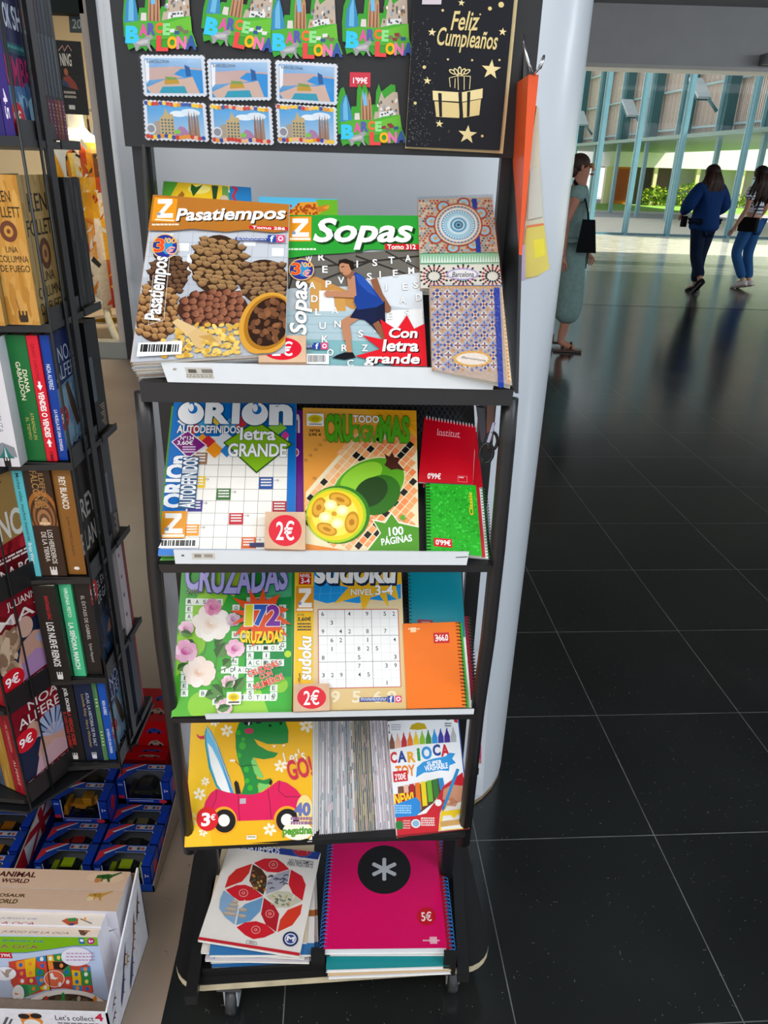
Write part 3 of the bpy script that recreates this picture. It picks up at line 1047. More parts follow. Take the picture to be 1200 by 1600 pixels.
def art_orion(a, blue='#0e6fc2'):
    a.f(200, 580, 4.0)
    a.fill(blue)
    a.poly([(432, 400), (1002, 400), (986, 1114), (200, 1108), (350, 1040), (362, 870)], '#f3efe6')
    a.L += 1
    xt, xb = (490, 575, 660, 745, 830, 915, 1000), (445, 530, 615, 710, 800, 890, 985)
    for p, q in zip(xt, xb):
        a.line([(p, 490), (q, 1110)], 2.5, '#77706a', True)
    for y in (575, 648, 725, 800, 878, 955, 1032):
        a.line([(375, y), (995, y + 3)], 2.5, '#77706a', True)
    a.L += 1
    for x, y, c in ((410, 498, '#9a7258'), (398, 645, '#e8c02a'), (558, 722, '#3f6f38'), (823, 652, '#24509a'), (380, 795, '#3a3488'), (905, 803, '#b0283a'), (636, 878, '#c0243a'), (358, 950, '#ee9a2c'), (714, 1033, '#d8622c')):
        a.rect(x, y, x + 86, y + 74, c, True)
    a.L += 1
    for x, y in ((410, 498), (398, 645), (558, 722), (823, 652), (380, 795), (905, 803), (636, 878), (358, 950), (714, 1033)):
        paras(a, x + 10, y + 10, x + 76, y + 64, 3, '#f2eee8', frac=.5)
    a.L += 1
    for x, y in ((495, 665), (665, 745), (930, 672), (485, 815), (745, 895), (470, 970), (820, 1050)):
        a.line([(x - 14, y), (x + 14, y)], 3, '#a8a29a', True); a.line([(x + 5, y - 8), (x + 14, y), (x + 5, y + 8)], 3, '#a8a29a', True)
    dm = lambda cx, cy, w, h, c: a.poly([(cx - w, cy), (cx, cy - h), (cx + w, cy), (cx, cy + h)], c)
    for cx, cy, w, h, c in ((460, 320, 60, 45, '#36a6d8'), (560, 300, 45, 36, '#e8c02a'), (700, 320, 55, 48, '#d0343c'), (640, 330, 45, 40, '#4aa0d0'), (410, 340, 40, 60, '#c83040'), (350, 310, 40, 30, '#e8ecec'),
                            (470, 430, 52, 46, '#ee9a2c'), (505, 432, 45, 38, '#c62a34'), (545, 485, 56, 50, '#f0941e'), (610, 425, 66, 56, '#dfe4e8'), (935, 350, 60, 45, '#8cc63a'), (985, 395, 26, 26, '#d8388a'), (620, 490, 40, 40, '#2c7fc4')):
        dm(cx, cy, w, h, c)
    a.poly([(598, 440), (808, 302), (1030, 450), (806, 630)], '#2f5a14'); a.poly([(610, 440), (808, 312), (1018, 450), (806, 618)], '#84b81c')
    a.poly([(272, 435), (375, 362), (498, 456), (380, 540)], '#e8e0ea'); a.poly([(282, 435), (375, 371), (488, 456), (380, 530)], '#7a1c78')
    a.text('Nº134', 332, 400, 415, 424, '#fff', .02); a.text('3,60€', 312, 426, 408, 458, '#fff', .03); paras(a, 345, 462, 425, 508, 3, '#e0c8e0')
    # chunky title
    def bigo(cx, cy, rx, ry):
        a.ell(cx, cy, rx + 6, ry + 6, '#173a66', 30); a.ell(cx, cy, rx, ry, '#f4f6f8', 30)
        a.ell(cx + rx * .15, cy - ry * .35, rx * .36, ry * .4, blue, 18); a.poly([(cx + rx * -.12, cy - ry * 1.05), (cx + rx * .3, cy - ry * 1.05), (cx + rx * .2, cy - ry * .4), (cx - rx * .15, cy - ry * .45)], blue)
        a.ell(cx + rx * .02, cy - ry * .5, rx * .2, ry * .34, '#f4f6f8', 14)
    bigo(396, 262, 82, 68); bigo(796, 266, 82, 70)
    a.text('R', 486, 196, 642, 328, '#f4f6f8', .09, outl='#173a66', ow=.03)
    a.text('I', 650, 202, 706, 328, '#f4f6f8', .09, outl='#173a66', ow=.03)
    a.text('n', 886, 208, 1030, 336, '#f4f6f8', .1, outl='#173a66', ow=.03)
    a.text('AUTODEFINIDOS', 312, 334, 702, 386, '#f4f6f8', .05, outl='#2a2a2e', ow=.035)
    a.text('letra', 706, 348, 924, 428, '#fff', .05, outl='#2a2a2a', ow=.03)
    a.text('GRANDE', 632, 444, 992, 530, '#fff', .05, outl='#2a2a2a', ow=.03)
    a.text('ORIOn', 248, 520, 360, 848, '#f4f6f8', .08, rot=90)
    a.rect(346, 528, 424, 852, '#3a5a80')
    a.text('AUTODEFINIDOS', 350, 532, 420, 848, '#f4f6f8', .05, rot=90)
    zlogo(a, 212, 868, 360, 1042)
    a.barcode(198, 1048, 446, 1104)
    a.rect(765, 1072, 852, 1098, '#2a3060')

def art_crucigramas(a):
    a.f(460, 580, 3.3333)
    rnd = random.Random(5)
    a.uvpoly([(0, 0), (1, 0), (1, 1), (0, 1)], ['#eca845', '#f0b42e', '#e8762f', '#e9903c'])
    a.poly([(380, 200), (640, 200), (645, 330), (520, 290), (440, 250)], '#f0a61e')
    for i in range(4):
        a.line([(430 + i * 40, 215), (520 + i * 35, 260 + i * 12), (640, 262 + i * 26)], 3, '#d88a14')
    a.poly([(45, 900), (60, 640), (330, 330), (560, 330), (645, 420), (650, 940), (300, 940)], '#efe0b8')
    a.L += 1
    for i in range(-6, 30):
        for j in range(-14, 26):
            cx, cy = 100 + i * 23.5 + j * 27.5, 545 - i * 27 + j * 21.5
            if not (58 < cx < 630 and 335 < cy < 920) or cy < 680 - (cx - 45) * 1.25:
                continue
            k = rnd.random()
            blk = (i % 2 == 0 and j % 4 == (i // 2 * 0) % 4) or k < .03
            c = '#1c1a18' if blk else mixc('#f2c090' if cx < 330 else '#ef7f48', '#f0a868', k)
            a.poly([(cx - 11 - 11, cy + 12 - 9), (cx + 11 - 11, cy - 12 - 9), (cx + 11 + 11, cy - 12 + 9), (cx - 11 + 11, cy + 12 + 9)], c, True)
    a.ell(385, 612, 208, 138, '#e4dcb0', 34, -.5)
    a.ell(385, 612, 202, 132, '#57a01e', 34, -.5); a.ell(350, 560, 120, 60, '#8cc832', 28, -.5); a.ell(440, 655, 120, 96, '#2c6a16', 28, -.6); a.ell(400, 640, 95, 70, '#193f10', 26, -.6)
    a.fan(515, 490, [(470, 440), (495, 455), (510, 430), (522, 458), (552, 462), (540, 488), (576, 530), (535, 520), (505, 525), (470, 500), (482, 478)], '#4a231a')
    a.ell(230, 755, 165, 148, '#2f7a1c', 34); a.ell(218, 758, 158, 140, '#a8cc20', 34); a.ell(214, 758, 146, 128, '#f2d024', 34); a.ell(212, 760, 120, 104, '#f8e25a', 30)
    for x, y, rx, ry, r in ((240, 680, 62, 34, .35), (128, 720, 34, 54, .4), (170, 830, 56, 30, .35), (300, 795, 36, 56, .2)):
        a.ell(x, y, rx, ry, '#c88a14', 20, r); a.ell(x, y, rx * .82, ry * .74, '#e0a832', 20, r); a.ell(x, y, rx * .4, ry * .3, '#b87812', 12, r)
    for x, y in ((190, 708), (250, 735), (162, 770), (225, 800)):
        a.ell(x, y, 34, 28, '#f6ec98', 18); a.ell(x, y, 20, 16, '#fdf8d0', 14)
    a.ell(208, 752, 14, 12, '#d89a1c', 12)
    a.fan(520, 870, [(372, 935), (445, 850), (404, 778), (470, 792), (506, 742), (545, 792), (648, 815), (650, 940)], '#f0ead0')
    a.fan(522, 872, [(382, 938), (452, 850), (415, 788), (474, 800), (507, 752), (543, 800), (650, 822), (650, 940)], '#4f9426')
    a.star(565, 772, 22, 9, 7, '#5aa82c')
    a.text('100', 492, 818, 568, 862, '#fff', .04, ang=-.1); a.text('PÁGINAS', 452, 858, 612, 902, '#fff', .04, ang=-.14)
    a.text('CRU', 158, 226, 302, 382, '#52a81e', .09, outl='#1c3a10', ow=.03)
    a.text('CIGRA', 296, 284, 456, 382, '#52a81e', .05, outl='#1c3a10', ow=.02)
    a.text('MAS', 440, 234, 602, 386, '#52a81e', .09, outl='#1c3a10', ow=.03)
    a.text('TODO', 306, 234, 442, 276, '#fff', .03, outl='#555', ow=.03)
    a.rect(64, 224, 154, 294, '#f6f4ee'); a.ell(109, 254, 38, 22, '#d8c81e', 22); a.ell(109, 254, 22, 13, '#c0a814', 16); a.rect(78, 280, 142, 286, '#55504a')
    a.text('Nº24', 82, 310, 134, 326, '#222', .03); a.text('2,95 €', 74, 331, 142, 350, '#222', .03)
    a.L += 1
    for x, y in ((60, 475), (85, 450), (112, 420), (135, 395), (160, 370), (105, 570)):
        a.text('12', x - 8, y - 6, x + 8, y + 6, '#5a5248', .01)

def rose(a, cx, cy, r, c1, c2, c3, seed=1):
    rnd = random.Random(seed)
    for k in range(9):
        t = k * 2.4
        a.ell(cx + r * .55 * math.cos(t), cy + r * .5 * math.sin(t), r * .55, r * .45, mixc(c1, c2, rnd.random() * .6), 16, t)
    for k in range(8):
        t = k * 2.1
        a.ell(cx + r * .28 * math.cos(t), cy + r * .26 * math.sin(t), r * .42, r * .34, mixc(c1, c2, .2 + .5 * rnd.random()), 14, t)
    for k, f in enumerate((.42, .3, .18)):
        a.ell(cx, cy, r * f, r * f * .85, mixc(c2, c3, k / 3), 14); a.ell(cx + r * .04, cy - r * .03, r * f * .82, r * f * .68, mixc(c1, c2, .3 + k * .2), 14)
def leaf(a, x0, y0, x1, y1, w, c='#5c8a4a', c2='#35602c'):
    d = np.array([x1 - x0, y1 - y0]); n = np.array([-d[1], d[0]]); n = n / np.hypot(*n) * w
    p = np.array([x0, y0])
    a.poly([p, p + d * .3 + n, p + d * .65 + n * .9, p + d, p + d * .5], c); a.poly([p, p + d * .5, p + d, p + d * .65 - n * .9, p + d * .3 - n], c2, True)

def art_cruzadas(a):
    a.f(250, 870, 4.8)
    a.uvpoly([(0, 0), (1, 0), (1, 1), (0, 1)], ['#35a03a', '#1f8a3c', '#3fae3a', '#58b030'])
    a.poly([(430, 0), (640, 0), (330, 700), (120, 900), (130, 600)], '#8cc63a'); a.poly([(600, 0), (760, 0), (560, 300), (480, 260)], '#b8d83a')
    a.poly([(760, 200), (990, 60), (985, 420), (800, 400)], '#4fae7a'); a.poly([(640, 330), (985, 300), (985, 900), (640, 900)], '#178a44')
    a.ell(330, 1120, 120, 110, '#8cc83c', 28); a.ell(900, 960, 60, 60, '#8cc83c', 22); a.poly([(500, 1190), (640, 1010), (760, 1000), (820, 1190)], '#9ad04a'); a.ell(960, 730, 26, 26, '#b4d83a', 16)
    cell = 56
    words = [((200, 312), (1, 0.02), 'RASGO'), ((196, 312), (-.02, 1), 'REAL'), ((550, 360), (1, 0), 'O'), ((895, 360), (0, 1), 'ABEMAG'), ((655, 305), (1, 0), ' OT '), ((545, 560), (1, 0), 'U MAR'), ((655, 660), (1, 0), 'TIMOS'), ((655, 660), (0, 1), 'TRAO RS'), ((775, 660), (0, 1), 'MIP'), ((655, 770), (1, 0), 'ACRES'),
             ((465, 825), (1, 0), 'IDADA'), ((160, 830), (0, 1), 'SIER'), ((540, 760), (0, 1), 'NIL'), ((830, 960), (0, 1), 'EO'), ((600, 1030), (1, 0), 'IOTIS'), ((400, 1060), (1, 0), 'ET'), ((300, 1000), (1, 0), 'BAL')]
    a.L += 1
    for (x, y), (dx, dy), w in words:
        for i, ch in enumerate(w):
            X, Y = x + dx * i * cell, y + dy * i * 56
            a.rect(X, Y, X + cell - 4, Y + 50, '#e9efe6', True)
    a.L += 1
    for (x, y), (dx, dy), w in words:
        for i, ch in enumerate(w):
            X, Y = x + dx * i * cell, y + dy * i * 56
            if ch != ' ':
                L = a.L
                a.text(ch, X + 14, Y + 10, X + 38, Y + 40, '#4f5f52', .03)
                a.L = L
    for l in ((240, 640, 190, 760, 40), (420, 680, 480, 620, 40), (430, 760, 500, 640, 50), (480, 820, 540, 770, 40), (340, 1050, 460, 1010, 40), (390, 960, 480, 1040, 40), (560, 1010, 640, 900, 40), (130, 850, 210, 800, 30), (200, 620, 260, 690, 34), (420, 1090, 490, 1040, 24)):
        leaf(a, *l)
    for pts in (((350, 640), (340, 720), (260, 780)), ((430, 760), (420, 900), (500, 1010)), ((560, 760), (520, 830), (440, 860))):
        a.line(pts, 8, '#5c8a4a')
    rose(a, 390, 500, 135, '#f4eee6', '#ead8c8', '#d8a078', 3); rose(a, 400, 380, 62, '#e8a8c0', '#c85a90', '#a83a70', 4); rose(a, 300, 865, 115, '#f4e8de', '#ecd0bc', '#d89058', 5)
    rose(a, 195, 710, 85, '#f0c8d8', '#c85a98', '#b83a80', 6); rose(a, 570, 690, 68, '#f0c8d8', '#c85a98', '#b83a80', 7); rose(a, 200, 540, 55, '#ecc8d8', '#c87aa0', '#a84a80', 8); rose(a, 560, 475, 50, '#d8c0cc', '#a86a90', '#8a4a70', 9); rose(a, 520, 940, 48, '#f0d8dc', '#d088a0', '#b84a70', 10); rose(a, 490, 1130, 58, '#ecd8d8', '#d080a0', '#b03a60', 12)
    leaf(a, 160, 570, 250, 590, 26); leaf(a, 500, 990, 560, 930, 24); leaf(a, 440, 1150, 540, 1120, 30)
    # title, burst and slogans
    a.text('CRUZADAS', 205, 20, 960, 250, '#a9a4dc', .06, outl='#3b2f7c', ow=.05, arc=-.16)
    a.text('Nº39', 208, 250, 300, 292, '#111', .04, outl='#e8f0e0', ow=.03)
    a.fan(770, 440, [(530, 410), (650, 405), (555, 312), (690, 350), (675, 245), (745, 340), (785, 240), (800, 335), (905, 285), (870, 370), (970, 400), (895, 440), (990, 515), (890, 500), (960, 600), (860, 560), (870, 665), (800, 570), (700, 680), (690, 545), (560, 600), (650, 490), (545, 515), (640, 450)], '#e6501e')
    for t, x0, x1, c in (('1', 640, 712, '#d8d01c'), ('7', 715, 815, '#1f58b8'), ('2', 806, 906, '#7a2a9a')):
        a.text(t, x0, 365, x1, 525, c, .08, outl='#f4f4ec', ow=.04)
    a.text('CRUZADAS', 612, 552, 926, 640, '#f6d81c', .06, outl='#b86a10', ow=.03, arc=-.15)
    for t, x0, y0, x1, y1 in (('CRUZADAS', 660, 820, 900, 868), ('CON', 752, 870, 850, 910), ('NUMEROS', 705, 916, 935, 966)):
        a.text(t, x0, y0, x1, y1, '#e03a1a', .06, ang=-.38, outl='#f4f0e8', ow=.05)
    a.rect(512, 1018, 616, 1108, '#f4f2ea'); a.ell(562, 1055, 42, 30, '#e8d21c', 22); a.ell(562, 1055, 24, 16, '#cfae12', 14); a.rect(524, 1088, 604, 1098, '#5a5248')

def art_sudoku(a):
    a.f(450, 870, 3.636)
    a.uvpoly([(0, 0), (1, 0), (1, 1), (0, 1)], ['#efe0bc', '#ecdab0', '#d8b878', '#d8ba80'])
    a.poly([(145, -20), (640, -20), (642, 235), (560, 250), (470, 240), (400, 262), (300, 250), (220, 262), (145, 240)], '#1f96de')
    a.L += 1
    for y in (40, 90, 140, 190):
        a.line([(145, y + 20), (640, y)], 2, '#58b4ea', True)
    for x in (200, 260, 320, 560, 610):
        a.line([(x, 0), (x - 20, 240)], 2, '#58b4ea', True)
    a.fan(470, 150, [(240, 150), (330, 90), (460, 40), (640, 30), (645, 150), (612, 160), (630, 245), (560, 200), (572, 285), (520, 215), (470, 230), (425, 325), (410, 220), (262, 265), (345, 172)], '#f2ba24')
    a.text('sudoku', 150, 0, 618, 150, '#fbfbf8', .07, .12, shadow='#1c2c4a', ow=.025)
    a.text('NIVEL', 358, 182, 486, 216, '#fff', .03, outl='#333', ow=.035); a.text('3-4', 494, 160, 598, 216, '#fff', .05, outl='#333', ow=.035)
    a.poly([(30, -20), (148, -20), (142, 735), (38, 735)], '#f5c11a')
    a.rect(62, 92, 133, 156, '#c8242c'); a.text('NIVEL', 68, 97, 128, 116, '#fff', .02); a.text('3-4', 74, 120, 124, 150, '#fff', .03)
    zlogo(a, 46, 166, 146, 312)
    a.text('Nº102', 54, 322, 92, 334, '#333', .01); a.text('3,60€', 54, 340, 132, 366, '#1c1c1c', .05); paras(a, 54, 374, 132, 424, 3, '#4a4030')
    a.text('sudoku', 60, 448, 134, 700, '#fdfdf8', .06, .12, rot=90, outl='#5a4a1a', ow=.03)
    a.text('un Album', 56, 660, 72, 735, '#222', .02, rot=90)
    G = [(172, 298), (624, 297), (641, 737), (176, 747)]
    a.poly(G, '#f0f0ee')
    def gp(u, v):
        return ((1 - v) * ((1 - u) * G[0][0] + u * G[1][0]) + v * ((1 - u) * G[3][0] + u * G[2][0]), (1 - v) * ((1 - u) * G[0][1] + u * G[1][1]) + v * ((1 - u) * G[3][1] + u * G[2][1]))
    a.L += 1
    for i in range(1, 9):
        if i % 3:
            a.line([gp(i / 9, 0), gp(i / 9, 1)], 1.3, '#c4c4c4', True); a.line([gp(0, i / 9), gp(1, i / 9)], 1.3, '#c4c4c4', True)
    a.L += 1
    for i in (3, 6):
        a.line([gp(i / 9, 0), gp(i / 9, 1)], 2.4, '#55555a', True); a.line([gp(0, i / 9), gp(1, i / 9)], 2.4, '#55555a', True)
    a.line(G, 4, '#c8464a', False, True)
    rows = ['6..4.9.52', '.3.......', '9.42.8.7.', '.62..1..4', '.1..825..', '8...5...3', '....7..39', '329.45...', '.......1.']
    for r, row in enumerate(rows):
        for c, ch in enumerate(row):
            if ch != '.':
                x, y = gp((c + .5) / 9, (r + .5) / 9)
                L = a.L
                a.text(ch, x - 7, y - 12, x + 8, y + 12, '#26262a', .012)
                a.L = L
    for t, x in (('9', 240), ('5', 360), ('6', 480), ('8', 560)):
        a.text(t, x, 760, x + 60, 830, '#e9d9b4', .06)
    social(a, 566, 800, 38)

def art_dino(a):
    a.f(270, 1100, 4.8)
    a.fill('#f4b916')
    a.poly([(95, 1075), (140, 130), (330, 130), (250, 700), (300, 1075)], '#f7c52c')
    def flower(x, y, r, c='#fbf2d8', p=6):
        a.L += 1
        for k in range(p):
            t = 2 * PI * k / p + .3
            a.ell(x + r * .6 * math.cos(t), y + r * .6 * math.sin(t), r * .42, r * .24, c, 10, t, True)
        a.ell(x, y, r * .2, r * .2, '#f4c030', 10)
    for x, y, r in ((412, 200, 48), (1005, 160, 55), (815, 465, 48), (248, 580, 34), (204, 675, 48), (735, 940, 50), (232, 960, 36), (320, 130, 40), (165, 860, 50)):
        flower(x, y, r, '#fbf2d8' if (x, y) != (165, 860) else '#f8d878')
    a.poly([(178, 222), (205, 242), (240, 235), (242, 262), (212, 265), (188, 250)], '#d03a50')
    # surfboard
    a.poly([(262, 162), (300, 215), (350, 320), (430, 540), (472, 670), (380, 665), (330, 620), (275, 480), (245, 300), (244, 210)], '#2f96a0')
    a.poly([(264, 168), (300, 222), (352, 330), (430, 550), (470, 668), (385, 662), (345, 615), (290, 480), (258, 310), (252, 215)], '#6cc0ea')
    a.poly([(265, 290), (300, 330), (350, 430), (420, 600), (440, 668), (385, 662), (340, 600), (290, 450)], '#f4f4f0')
    a.poly([(330, 300), (350, 330), (430, 550), (466, 668), (440, 668), (400, 540)], '#3f96d0')
    a.line([(255, 170), (330, 300), (425, 560), (470, 668)], 4, '#f4d060')
    # dinosaur
    G1, G2, G3 = '#1c8a3a', '#37b02e', '#7ccc6a'
    a.poly([(505, 140), (700, 115), (850, 130), (872, 200), (870, 290), (800, 305), (720, 300), (620, 262), (640, 300), (720, 350), (796, 368), (770, 400), (690, 414), (610, 400), (618, 470), (640, 560), (690, 570), (740, 555), (755, 600), (700, 612), (640, 605), (660, 680), (520, 680), (548, 600), (540, 540), (500, 430), (480, 330), (478, 220)], G1)
    a.poly([(618, 262), (700, 300), (860, 300), (790, 360), (720, 350), (650, 310)], '#f4b916')
    a.poly([(610, 400), (595, 430), (622, 520), (660, 560), (690, 548), (650, 470), (630, 420)], G3); a.poly([(650, 590), (700, 600), (735, 600), (720, 625), (650, 665)], G3)
    for x, y, r in ((530, 312, 26), (500, 215, 18), (505, 385, 18), (560, 490, 20), (565, 575, 18), (588, 628, 20), (536, 265, 14)):
        a.ell(x, y, r, r * 1.1, G2, 16)
    a.ell(580, 202, 33, 22, '#d03a60', 18); a.ell(737, 162, 12, 11, '#123a18', 12); a.ell(816, 145, 11, 11, '#123a18', 12)
    a.poly([(535, 128), (600, 122), (602, 150), (575, 165), (545, 152)], '#15202a'); a.poly([(615, 122), (680, 120), (672, 142), (640, 148)], '#15202a'); a.poly([(575, 130), (590, 130), (582, 160), (572, 160)], '#f0f0f0')
    a.poly([(755, 308), (780, 312), (766, 328)], '#fff'); a.poly([(828, 305), (850, 303), (836, 322)], '#fff')
    a.line([(475, 425), (520, 470), (570, 458), (635, 460)], 4, '#123a18'); a.ell(455, 424, 22, 10, '#f8ecd0', 12)
    # car
    a.poly([(468, 590), (482, 572), (500, 590), (520, 672), (482, 676)], '#1a1416'); a.poly([(728, 590), (742, 560), (756, 580), (742, 612)], '#1a1416')
    C1 = '#e21258'
    a.poly([(335, 636), (410, 660), (500, 676), (600, 680), (680, 660), (740, 618), (800, 572), (860, 590), (930, 640), (968, 690), (985, 790), (985, 860), (485, 876), (400, 870), (232, 800), (250, 730), (290, 668)], C1)
    a.line([(335, 640), (332, 710), (300, 778)], 4, '#5a0a28'); a.line([(500, 680), (502, 770), (512, 876)], 4, '#5a0a28'); a.line([(720, 640), (735, 740), (745, 862)], 4, '#5a0a28'); a.line([(808, 575), (800, 650), (850, 695), (968, 695)], 4, '#5a0a28')
    a.rect(512, 708, 556, 746, '#c0b4bc')
    for x, y in ((392, 872), (862, 868)):
        a.ell(x, y, 98, 104, '#f4a616', 30); a.ell(x + 4, y + 4, 84, 88, '#15100f', 30); a.ell(x, y, 44, 46, '#f6f2ea', 24)
    a.poly([(232, 800), (300, 880), (260, 900), (232, 840)], '#f4b916')
    a.ell(265, 862, 84, 90, '#e01820', 30); a.text('3', 222, 815, 284, 915, '#fff', .06); a.text('€', 290, 825, 326, 870, '#fff', .03)
    a.ell(990, 790, 60, 110, '#f4d888', 26); a.ell(940, 950, 110, 70, '#f8f0d8', 26)
    a.text('40', 918, 742, 1032, 836, '#6a74b8', .06, outl='#2a2a50', ow=.03)
    paras(a, 890, 846, 1046, 912, 2, '#9a6a90', frac=.7)
    a.text('pegatina', 832, 925, 1046, 990, '#52a81e', .05, outl='#1c3a10', ow=.03)
    a.text("Let's", 836, 345, 994, 440, '#fbf2e0', .02, ang=-.22); a.text('GO!', 862, 405, 1046, 560, '#d02a48', .05, ang=-.22)
    a.rect(562, 985, 636, 1012, '#f6efd8'); paras(a, 570, 992, 630, 1006, 1, '#77705a')
    a.poly([(1010, 1040), (1048, 985), (1046, 1044)], '#f8f4ea')

def art_mag_m(a):
    a.f(260, 1290, 4.615)
    a.fill('#e9e2da')
    a.poly([(455, 120), (1115, 190), (1092, 246), (490, 160)], '#23408e'); a.poly([(700, 118), (900, 140), (890, 160), (690, 132)], '#c62a34')
    a.text('PASATIEMPOS', 520, 140, 812, 192, '#f4f4f4', .035, ang=.12)
    a.ell(980, 168, 80, 64, '#3a58a8', 28); a.ell(980, 166, 70, 56, '#b82a38', 28)
    a.line([(940, 185), (960, 140), (1000, 130), (1020, 160), (1010, 200)], 6, '#d87a78'); a.line([(965, 170), (990, 150), (1000, 175)], 6, '#d87a78')
    a.text('NO PASATIEMPOS', 880, 248, 1058, 276, '#4a4a58', .02, ang=.1); a.text('PARA PASATIARTE', 868, 270, 1056, 300, '#4a4a58', .02, ang=.1)
    R1, R2, R3 = '#d01f2c', '#b41c28', '#d83a24'
    pet = [([(612, 275), (500, 315), (445, 370), (418, 452), (540, 405), (590, 345)], '#cf2a24'), ([(625, 270), (700, 238), (790, 238), (840, 275), (880, 315), (800, 340), (720, 335), (670, 305)], R1), ([(893, 318), (975, 365), (1003, 430), (978, 545), (905, 490), (875, 425)], R1),
           ([(425, 465), (500, 432), (560, 428), (620, 450), (690, 510), (600, 542), (520, 545), (470, 510)], R1), ([(697, 522), (770, 575), (808, 640), (785, 768), (710, 712), (675, 640)], R2), ([(978, 568), (965, 640), (905, 720), (795, 770), (815, 680), (870, 610)], R3), ([(500, 735), (560, 700), (640, 690), (715, 715), (778, 772), (700, 808), (620, 820), (560, 790)], R1)]
    for p, c in pet:
        a.poly(p, c)
    rnd = random.Random(2)
    a.poly([(618, 280), (680, 315), (718, 370), (715, 430), (692, 500), (625, 455), (592, 400)], '#4a2c1c')
    for i in range(26):
        x, y = rnd.uniform(605, 705), rnd.uniform(320, 470)
        a.ell(x, y, 11, 8, rnd.choice(['#8a4a30', '#c07a3a', '#5a3820', '#d09a4a', '#3a5a40']), 8, rnd.random() * 3, i % 5 > 0)
    a.poly([(885, 320), (870, 410), (815, 462), (710, 498), (722, 400), (790, 350)], '#a8a8b4')
    for i in range(12):
        x, y = rnd.uniform(740, 860), rnd.uniform(360, 460)
        a.line([(x - 16, y + 4), (x, y - 4), (x + 16, y)], 8, '#4a4a5a', i > 0)
    a.poly([(712, 510), (790, 475), (880, 480), (975, 548), (880, 595), (790, 595)], '#c9c4ac')
    for i in range(16):
        x, y = rnd.uniform(750, 920), rnd.uniform(500, 575)
        a.ell(x, y, 16, 8, rnd.choice(['#8a8a70', '#b8a878', '#6a6a60', '#e0dcc8']), 8, rnd.random() * 3, i % 4 > 0)
    a.poly([(412, 470), (480, 520), (510, 580), (502, 640), (487, 718), (420, 665), (378, 600), (385, 530)], '#86a8c8'); a.poly([(690, 520), (670, 620), (600, 690), (497, 720), (520, 610), (560, 570)], '#6a98c0')
    for x, y, w in ((455, 640, 110), (462, 608, 90), (480, 577, 70), (490, 553, 46), (540, 655, 60), (545, 610, 60)):
        a.ell(x, y, w * .5, 15, '#a89888', 16, .12); a.ell(x, y - 4, w * .45, 8, '#c0b09c', 16, .12, True)
    a.line([(487, 718), (516, 585), (560, 540)], 5, '#e9e2da')
    for x, y in ((765, 285), (550, 490), (740, 640), (638, 755)):
        a.ell(x, y, 34, 30, '#e08a84', 16); a.ell(x, y, 27, 23, '#c82530', 16); a.ell(x, y, 12, 10, '#e8a8a0', 10); a.ell(x, y, 7, 6, '#c82530', 10)
    a.poly([(236, 806), (966, 922), (958, 950), (224, 832)], '#c42530')
    a.ell(892, 822, 58, 54, '#26305c', 28); a.ell(892, 822, 44, 40, '#d8dce8', 24); a.ell(892, 822, 36, 32, '#3a4a8a', 24); a.text('M', 868, 800, 918, 842, '#f0e8ec', .08)
    a.line([(572, 832), (640, 842), (645, 862), (568, 852)], 3, '#8a8680', closed=True); paras(a, 590, 838, 632, 856, 2, '#8a8680')

def art_pink(a):
    a.f(480, 1290, 3.75)
    a.fill('#d4065c')
    a.ell(449, 254, 156, 141, '#1b1a1b', 40)
    a.L += 1
    for k in range(3):
        t = PI / 2 + k * PI / 3
        dx, dy = math.cos(t) * 68, math.sin(t) * 56
        a.line([(449 - dx, 251 - dy), (449 + dx, 251 + dy)], 22, '#b8b8ba'); a.ell(449 - dx, 251 - dy, 12, 11, '#b8b8ba', 12, 0, True); a.ell(449 + dx, 251 + dy, 12, 11, '#b8b8ba', 12, 0, True)
    a.ell(697, 527, 56, 54, '#bd1024', 28); a.text('5€', 664, 500, 730, 556, '#f4dcd8', .03)
    a.rect(715, 650, 762, 692, '#e8a8b8'); paras(a, 676, 668, 776, 684, 1, '#e8b8c4')

